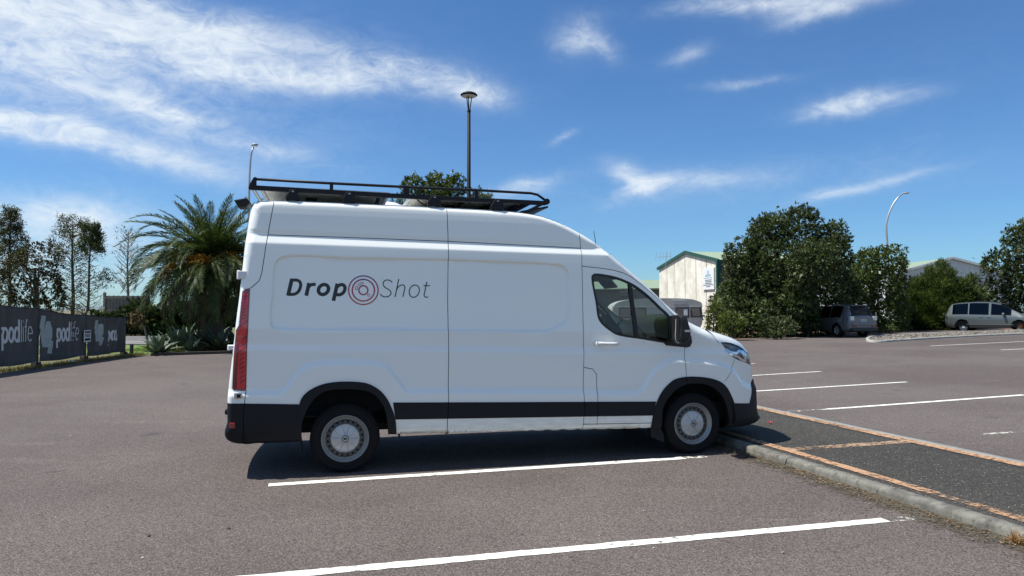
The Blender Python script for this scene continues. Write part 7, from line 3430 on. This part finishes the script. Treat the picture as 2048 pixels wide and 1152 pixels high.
both('lens_upper', skin_poly('lens_upper', [(486, 588), (497.5, 586), (494.5, 640), (488, 647), (481.5, 651), (484, 610)], -0.007), M['tail_red'], tails)
both('lens_middle', skin_poly('lens_middle', [(480, 655), (487, 650), (494.3, 644), (493.8, 670), (486, 676), (476.5, 690), (475, 670)], -0.008), M['tail_red'], tails)
both('lens_lower', skin_poly('lens_lower', [(480, 684), (487, 678), (493, 675), (491, 770), (489, 777), (474, 777), (475.5, 720)], -0.007), M['tail_red'], tails)
for k in range(8):
    y = 592 + k * 6.3
    x0 = 485 - k * 0.35
    x1 = 492.5 - k * 0.25
    both('lens_rib', skin_stroke('lens_rib', [(x0, y + 1.2), (x1, y)], 0.010, None, None, -0.012), M['tail_dark'], tails)
for k in range(9):
    y = 690 + k * 9.0
    both('lens_rib', skin_stroke('lens_rib', [(480, y + 3.5), (484, y), (489, y - 2)], 0.010, None, None, -0.012), M['tail_dark'], tails)
both('lamp_element', skin_stroke('lamp_element', [(1449, 699), (1460, 704.5), (1470, 706.5), (1476, 701), (1483, 706), (1487, 713), (1489, 720)], 0.028, None, None, -0.006, extra=0.05), M['head_chrome'], heads)
both('lamp_element', skin_stroke('lamp_element', [(1456, 707), (1466, 711), (1474, 713.5), (1480, 719), (1490, 722.5)], 0.030, None, None, -0.006, extra=0.05), M['head_chrome'], heads)
both('lamp_projector', skin_poly('lamp_projector', [(1478, 700), (1485, 701), (1490, 708), (1492, 718), (1487, 719), (1482, 709)], -0.005, 0.05), M['head_chrome'], heads)
both('lamp_bezel', skin_stroke('lamp_bezel', [(1441, 685.5), (1450, 685.2), (1461, 687), (1475.8, 692.7), (1486, 699)], 0.012, None, None, -0.007, extra=0.05), M['van_rubber'], heads)

# --- rear end bits
mb = MB()
a = VC(470, 786, 0.02)
for side in (0, 1):
    mb = MB()
    q = on_skin(VC(477, 791, 0.02)[0], VC(477, 791, 0.02)[1], -0.012)
    mb.box((q[0], q[1] if side == 0 else VW - q[1], q[2]), (0.075, 0.03, 0.055))
    hb = soften(mb.build('door_catch', M['chrome'], van), 0.008)
    mb = MB()
    mb.box((q[0] + 0.006, (q[1] - 0.014) if side == 0 else VW - q[1] + 0.014, q[2]), (0.034, 0.012, 0.034))
    mb.build('catch_plate', M['seal_dark'], hb)
    q = on_skin(*VC(463.5, 849.5, 0.04), -0.012)
    mb = MB()
    mb.box((q[0] + 0.012, q[1] if side == 0 else VW - q[1], q[2]), (0.05, 0.03, 0.055))
    soften(mb.build('bumper_reflector', M['reflector'], van), 0.006)
    for (px, py, w, h) in [(486, 550, 0.085, 0.075), (464, 695, 0.06, 0.045)]:
        s_, z_ = VC(px, py, 0.10)
        mb = MB()
        y_ = 0.12
        mb.box((s_, y_ if side == 0 else VW - y_, z_), (w, 0.12, h))
        mb.tube([(s_ - w * 0.45, y_ - 0.03 if side == 0 else VW - y_ + 0.03, z_ - h * 0.6), (s_ - w * 0.45, y_ - 0.03 if side == 0 else VW - y_ + 0.03, z_ + h * 0.6)], 0.016, 8)
        soften(mb.build('door_hinge', M['white_plastic'], van), 0.008)
def rear_s(z):
    m = (np.abs(OL[:, 1] - z) < 0.04) & (OL[:, 0] < 0)
    return float(OL[m][:, 0].min())


mb = MB()
mb.box((rear_s(0.95) - 0.034, 1.45, 0.95), (0.02, 0.40, 0.13))
pt_ = mb.build('number_plate', M['plate'], van)
mb = MB()
mb.box((rear_s(1.15) - 0.05, 0.90, 1.15), (0.05, 0.05, 0.22))
soften(mb.build('rear_handle', M['van_trim'], van), 0.01)
mb = MB()
mb.box((rear_s(0.60) - 0.045, 1.03, 0.60), (0.04, 1.3, 0.05))
soften(mb.build('bumper_step', M['van_trim'], van), 0.01)
s_, z_ = vplane(491, 414, 1.03)
mb = MB()
mb.prism([(-0.08, 0.02), (0.05, 0.05), (0.09, 0.0), (0.05, -0.05), (-0.03, -0.06)], -0.09, 0.09, lambda u, v, w: (s_ + u, 0.75 + w, z_ + v))
soften(mb.build('reversing_camera', M['van_trim'], van), 0.01)
mb = MB()
p0 = vplane(1194, 488, 1.03)
p1 = vplane(1187.5, 461, 1.03)
mb.tube([(p0[0], 1.03, p0[1] - 0.1), (p1[0], 1.03, p1[1])], [0.006, 0.003], 6)
mb.build('aerial', M['van_rubber'], van)
# small clip on the windscreen pillar
q = on_skin(*VC(1268, 551, 0.05), -0.004)

# --- decals
Z6 = lambda pts: [(560 + x / 6.4, 530 + y / 6.4) for x, y in pts]
KW = 1.0 / 6.4 / 196.0
LOGO_Z0 = VC(727, 530 + 510 / 6.4)[1]
LOGO_Z1 = VC(727, 530 + 132 / 6.4)[1]
M['logo_ring'] = logo_gradient()


def decal(name, strokes, mat, label=None):
    mb = MB()
    for path, w, closed, step in strokes:
        P = VP(Z6(path))
        P = catmull(P, step, closed)
        ys = inset(np.array(P))
        # lay every stroke on the skin, a hair proud of it
        rb = ribbon2d(P, w * KW, closed)
        V = []
        for (l, r), y in zip(rb, ys):
            V += [(l[0], y - 0.0018, l[1]), (r[0], y - 0.0018, r[1])]
        n = len(rb)
        F = [(2 * i, 2 * i + 1, 2 * ((i + 1) % n) + 1, 2 * ((i + 1) % n)) for i in range(n if closed else n - 1)]
        mb.add(V, F)
    o = mb.build(name, mat, van)
    if label:
        o['label'] = label
    return o


def line(a, b, k=6):
    return [(a[0] + (b[0] - a[0]) * i / k, a[1] + (b[1] - a[1]) * i / k) for i in range(k + 1)]


c = 0.006
decal('logo_letter_d', [(line((99, 392), (150, 172)), 46, False, c), ([(148, 190), (185, 190), (222, 194), (250, 212), (262, 245), (256, 290), (236, 333), (205, 362), (165, 374), (104, 374)], 38, False, c)], M['logo_dark'], 'bold charcoal letter D')
decal('logo_letter_r', [(line((334, 392), (370, 228)), 46, False, c), ([(350, 316), (366, 280), (392, 254), (424, 246), (456, 248)], 40, False, c)], M['logo_dark'], 'bold charcoal letter r')
decal('logo_letter_o', [(arc(556, 312, 64, 64, 0, 360, 30, -0.16)[:-1], 44, True, c)], M['logo_dark'], 'bold charcoal letter o')
decal('logo_letter_p', [(line((684, 458), (735, 235)), 46, False, c), ([(716, 300), (744, 268), (778, 250), (812, 254), (832, 282), (828, 322), (808, 356), (776, 376), (740, 380), (706, 366)], 42, False, c)], M['logo_dark'], 'bold charcoal letter p')
decal('logo_ring', [(arc(1070, 321, 190, 184, 0, 360, 60)[:-1], 16, True, c), (arc(1070, 321, 143, 139, 0, 360, 50)[:-1], 17, True, c), (arc(1070, 321, 58, 57, 0, 360, 30)[:-1], 17, True, c), (arc(1139, 385, 15, 15, 0, 360, 16)[:-1], 7, True, 0.003)], M['logo_ring'], 'concentric rings of the logo in a purple to red gradient')
for blk in ([(1000, 246), (1030, 226), (1065, 218), (1068, 238), (1042, 244), (1015, 263)], [(966, 312), (970, 288), (980, 267), (998, 274), (992, 292), (990, 313)]):
    decal('logo_highlight', [(resample(blk, 6, True), 7, True, 0.003)], M['logo_ring'])
decal('logo_letter_s', [([(1441, 222), (1420, 200), (1385, 189), (1350, 196), (1328, 222), (1327, 252), (1346, 282), (1386, 306), (1418, 332), (1426, 362), (1410, 390), (1380, 405), (1345, 406), (1312, 394), (1284, 370)], 13, False, c)], M['logo_dark'], 'thin letter S')
decal('logo_letter_h', [(line((1527, 175), (1478, 408)), 13, False, c), ([(1497, 318), (1520, 280), (1552, 256), (1584, 254), (1603, 274), (1603, 304), (1592, 350), (1578, 408)], 13, False, c)], M['logo_dark'], 'thin letter h')
decal('logo_letter_o', [(arc(1726, 333, 64, 79, 0, 360, 32, -0.14)[:-1], 13, True, c)], M['logo_dark'], 'thin letter o')
decal('logo_letter_t', [([(1888, 214), (1872, 290), (1858, 355), (1852, 385), (1860, 404), (1880, 412), (1904, 405)], 13, False, c), (line((1845, 263), (1927, 263), 4), 13, False, c)], M['logo_dark'], 'thin letter t')

# --- cab interior
mb = MB()
mb.box((2.47, VW / 2, 1.35), (0.05, 1.85, 1.75))
mb.build('bulkhead', M['cab_trim'], van)
mb = MB()
mb.box((2.88, VW / 2, 0.66), (0.78, 1.84, 0.06))
mb.build('cab_floor', M['cab_plastic'], van)
mb = MB()
yn, yf = 0.16, VW - 0.16
prof = [(3.26, 0.94), (3.24, 0.98), (3.30, 1.14), (3.42, 1.20), (3.62, 1.19), (3.86, 1.13), (3.98, 1.05), (3.95, 0.94)]
mb.prism(prof, yn, yf, lambda u, v, w: (u, w, v))
d_ = soften(mb.build('dashboard', M['cab_plastic'], van), 0.03, 3)
mb = MB()
mb.prism([(3.26, 1.12), (3.32, 1.25), (3.48, 1.25), (3.52, 1.16)], 0.36, 0.78, lambda u, v, w: (u, w, v))
soften(mb.build('instrument_hood', M['cab_plastic'], van), 0.03, 3)
mb = MB()
ax = Vector((-0.80, 0, 0.60)).normalized()
cc = Vector((3.12, 0.55, 1.14))
e1 = Vector((0, 1, 0))
e2 = ax.cross(e1)
ring = [cc + (e1 * math.cos(2 * PI * k / 40) + e2 * math.sin(2 * PI * k / 40)) * 0.20 for k in range(41)]
mb.tube(ring, 0.016, 8, cap=False)
for k in (0.0, PI, PI * 1.5):
    mb.bar(cc - ax * 0.01, cc + (e1 * math.cos(k) + e2 * math.sin(k)) * 0.19, 0.035, 0.02)
mb.tube([cc - ax * 0.05, cc + ax * 0.01], 0.065, 14)
mb.tube([cc - ax * 0.02, cc - ax * 0.30], 0.04, 10)
mb.build('steering_wheel', M['cab_plastic'], van, smooth=False)
for yc, w in ((0.52, 0.50), (1.36, 0.85)):
    mb = MB()
    mb.box((2.90, yc, 0.88), (0.52, w, 0.16))
    s_o = soften(mb.build('seat', M['seat_cloth'], van), 0.05, 3)
    mb = MB()
    mb.prism([(2.62, 0.92), (2.76, 0.92), (2.68, 1.50), (2.58, 1.50)], yc - w / 2 + 0.02, yc + w / 2 - 0.02, lambda u, v, q: (u, q, v))
    soften(mb.build('backrest', M['seat_cloth'], s_o), 0.04, 3)
    mb = MB()
    for q in ([0] if w < 0.6 else [-0.2, 0.2]):
        mb.box((2.61, yc + q, 1.62), (0.08, 0.26, 0.17))
    soften(mb.build('headrest', M['seat_cloth'], s_o), 0.03, 3)
mb = MB()
q = vplane(1254, 588, 0.9)
mb.box((q[0], 0.95, q[1]), (0.05, 0.24, 0.075))
mb.bar((q[0] + 0.02, 0.95, q[1]), (q[0] + 0.12, 0.95, q[1] + 0.10), 0.02, 0.02)
soften(mb.build('rear_view_mirror', M['cab_plastic'], van), 0.01)
for side in (0, 1):
    mb = MB()
    y0, y1 = (0.09, 0.15) if side == 0 else (VW - 0.15, VW - 0.09)
    mb.prism([(2.60, 0.62), (3.30, 0.62), (3.42, 0.93), (3.70, 0.95), (3.72, 1.12), (3.30, 1.17), (2.75, 1.27), (2.60, 1.30)], y0, y1, lambda u, v, w: (u, w, v))
    mb.build('door_card', M['cab_plastic'], van)
mb = MB()
mb.prism([(2.55, 2.14), (2.95, 2.12), (3.10, 2.02), (3.06, 1.99), (2.92, 2.07), (2.55, 2.09)], 0.22, VW - 0.22, lambda u, v, w: (u, w, v))
mb.build('headlining', M['cab_trim'], van)
for yc in (0.6, 1.4):
    mb = MB()
    mb.bar((2.98, yc, 2.03), (3.10, yc, 1.90), 0.40, 0.02, up=(0.7, 0, 0.7))
    soften(mb.build('sun_visor', M['cab_trim'], van), 0.006)
# a safety vest lying on the dashboard (a loose thing)
rng = np.random.default_rng(3)
V = []
nx, ny = 14, 12
for i in range(nx):
    for j in range(ny):
        u, v = i / (nx - 1), j / (ny - 1)
        V.append((3.44 + 0.34 * u + 0.02 * math.sin(9 * v), 0.95 + 0.42 * v + 0.02 * math.sin(7 * u), 1.215 + 0.035 * abs(math.sin(6 * u + 5 * v)) - 0.05 * u + 0.01 * rng.random()))
F = [(i * ny + j, (i + 1) * ny + j, (i + 1) * ny + j + 1, i * ny + j + 1) for i in range(nx - 1) for j in range(ny - 1)]
vm_ = Matrix.Translation(VO) @ Matrix.Rotation(PSI, 4, 'Z')
o = link_mesh('safety_vest', np_mesh('safety_vest', [tuple(vm_ @ Vector(v)) for v in V], np.array(F), True), M['hivis'])
tag(o, 'yellow green safety vest lying on the dashboard behind the windscreen', 'vest')

# --- roof rack
YR = 0.20


def rk(px, py):
    s, z = vplane(px, py, YR)
    return s, z


low = [rk(x, y) for x, y in [(500, 375), (640, 383.5), (815, 393.3), (960, 400.5), (1090, 406.5)]]
topr = [rk(x, y) for x, y in [(508, 358), (660, 366.5), (812, 374), (953, 380.3), (1062, 386.5), (1075, 389.5), (1092, 401.5)]]
mb = MB()
for i in range(len(low) - 1):
    mb.bar((low[i][0] - 0.002, YR, low[i][1]), (low[i + 1][0] + 0.002, YR, low[i + 1][1]), 0.035, 0.048)
rack = soften(mb.build('roof_rack', M['rack_black'], van), 0.004)
rack['label'] = 'black steel roof rack'


def rpart(name, mb, mat=None, smooth=False, bev=0.0):
    o = mb.build(name, mat or M['rack_black'], rack, smooth=smooth)
    if bev:
        soften(o, bev)
    return o


mb = MB()
for i in range(len(low) - 1):
    mb.bar((low[i][0] - 0.002, VW - YR, low[i][1]), (low[i + 1][0] + 0.002, VW - YR, low[i + 1][1]), 0.035, 0.048)
rpart('lower_rail', mb)
for yy in (YR, VW - YR):
    mb = MB()
    mb.tube([(a, yy, b) for a, b in topr], 0.0145, 8)
    rpart('upper_rail', mb, smooth=True)
    mb = MB()
    mb.prism([rk(511, 354.5), rk(507, 356), rk(499, 370), rk(497, 378), rk(513, 379), rk(513, 355)], -0.02, 0.02, lambda u, v, w: (u, yy + w, v))
    rpart('end_plate', mb)
    for px, w in ((663, 0.036), (812, 0.058), (953, 0.040)):
        a = rk(px, 366.5 + (px - 660) * 0.05)
        b = rk(px, 383.5 + (px - 640) * 0.0555)
        mb = MB()
        mb.box((a[0], yy, (a[1] + b[1]) / 2), (w, 0.03, a[1] - b[1] + 0.02))
        rpart('rail_post', mb)
    e = rk(1093, 403.5)
    mb = MB()
    mb.lathe([(0.001, -0.022), (0.034, -0.022), (0.034, 0.022), (0.001, 0.022)], 16, 'y', c=(e[0], yy, e[1]))
    rpart('end_joint', mb)
    for (px, py) in ((585.5, 392), (698, 396.5), (868, 403.5), (994, 411)):
        t = [(px - 5, py - 12), (px + 5, py - 12), (px + 13.5, py + 1), (px + 13.5, py + 9), (px - 13.5, py + 9), (px - 13.5, py + 1)]
        mb = MB()
        mb.prism([rk(*q) for q in t], -0.035, 0.030, lambda u, v, w: (u, yy + w, v))
        f = rpart('rack_foot', mb, None, False, 0.006)
        mb = MB()
        c_ = rk(px + 0.5, py - 8)
        mb.box((c_[0], yy - 0.037, c_[1]), (0.022, 0.004, 0.012))
        rpart('clamp_bolt', mb, M['galv'])
for px, py in ((585.5, 381.2), (698, 387.5), (868, 397), (994, 403.5), (760, 391), (930, 400), (1045, 406)):
    a = rk(px, py)
    mb = MB()
    mb.box((a[0], VW / 2, a[1] + 0.0), (0.04, VW - 2 * YR - 0.03, 0.028))
    rpart('cross_bar', mb)
a = rk(503, 372)
mb = MB()
mb.tube([(a[0], YR, a[1]), (a[0], VW - YR, a[1])], 0.018, 8)
rpart('rear_roller', mb, M['galv'])
e = rk(1093, 403.5)
mb = MB()
mb.tube([(e[0], YR, e[1]), (e[0], VW - YR, e[1])], 0.018, 8)
rpart('front_bar', mb)
d0, d1 = rk(1096, 412), rk(1062, 421)
mb = MB()
V = [(d0[0], YR - 0.01, d0[1]), (d0[0], VW - YR + 0.01, d0[1]), (d1[0] - 0.12, VW - YR + 0.01, d1[1] - 0.01), (d1[0] - 0.12, YR - 0.01, d1[1] - 0.01)]
V += [(x, y, z - 0.02) for x, y, z in V]
mb.add(V, [(0, 1, 2, 3), (7, 6, 5, 4), (0, 4, 5, 1), (1, 5, 6, 2), (2, 6, 7, 3), (3, 7, 4, 0)])
rpart('wind_deflector', mb)


def solar(px0, px1, py0, py1):
    """framed panel on the rack: glass above, pale back sheet below"""
    a = rk(px0, py0)
    b = rk(px1, py1)
    y0, y1 = YR + 0.11, VW - YR - 0.11
    zt = (a[1] + b[1]) / 2
    L = b[0] - a[0]
    cx = (a[0] + b[0]) / 2
    ang = math.atan2(b[1] - a[1], L)
    m = Matrix.Rotation(-ang, 3, 'Y')

    def P(x, y, z):
        return Vector((cx, 0, zt)) + m @ Vector((x, 0, z)) + Vector((0, y, 0))
    mb = MB()
    t = 0.035
    for (xa, xb, ya, yb) in ((-L / 2, L / 2, y0, y0 + t), (-L / 2, L / 2, y1 - t, y1), (-L / 2, -L / 2 + t, y0 + t, y1 - t), (L / 2 - t, L / 2, y0 + t, y1 - t)):
        c_ = P((xa + xb) / 2, (ya + yb) / 2, 0)
        mb.box(c_, (xb - xa, yb - ya, 0.038), m)
    o = rpart('solar_panel', mb, M['panel_frame'])
    mb = MB()
    mb.box(P(0, (y0 + y1) / 2, 0.004), (L - 2 * t, y1 - y0 - 2 * t, 0.006), m)
    b_ = mb.build('back_sheet', M['panel_back'], van)
    b_.parent = rack
    mb = MB()
    mb.box(P(0, (y0 + y1) / 2, 0.014), (L - 2 * t, y1 - y0 - 2 * t, 0.005), m)
    g_ = mb.build('solar_cells', M['panel_cells'], rack)
    for f in (-0.12, 0.2):
        mb = MB()
        mb.box(P(L * f, y0 + 0.6, -0.012), (0.12, 0.1, 0.03), m)
        mb.build('junction_box', M['cab_plastic'], rack)


solar(516, 781, 371.0, 385.0)
solar(822, 1071, 389.0, 401.0)
mb = MB()
p = vplane(783, 404, 1.45)
mb.lathe([(0.34, 2.70), (0.33, 2.80), (0.27, 2.88), (0.16, 2.925), (0.001, 2.935)], 28, c=(vplane(768, 404, 1.35)[0], 1.35, 0))
mb.build('roof_vent', M['white_plastic'], van, smooth=True)
mb = MB()
cp = [rk(840, 392), rk(852, 402), rk(866, 404), rk(885, 408), rk(912, 410)]
mb.tube([(a_, 0.45, b_) for a_, b_ in catmull(cp, 0.05)], 0.008, 6)
mb.build('cable', M['van_rubber'], van)
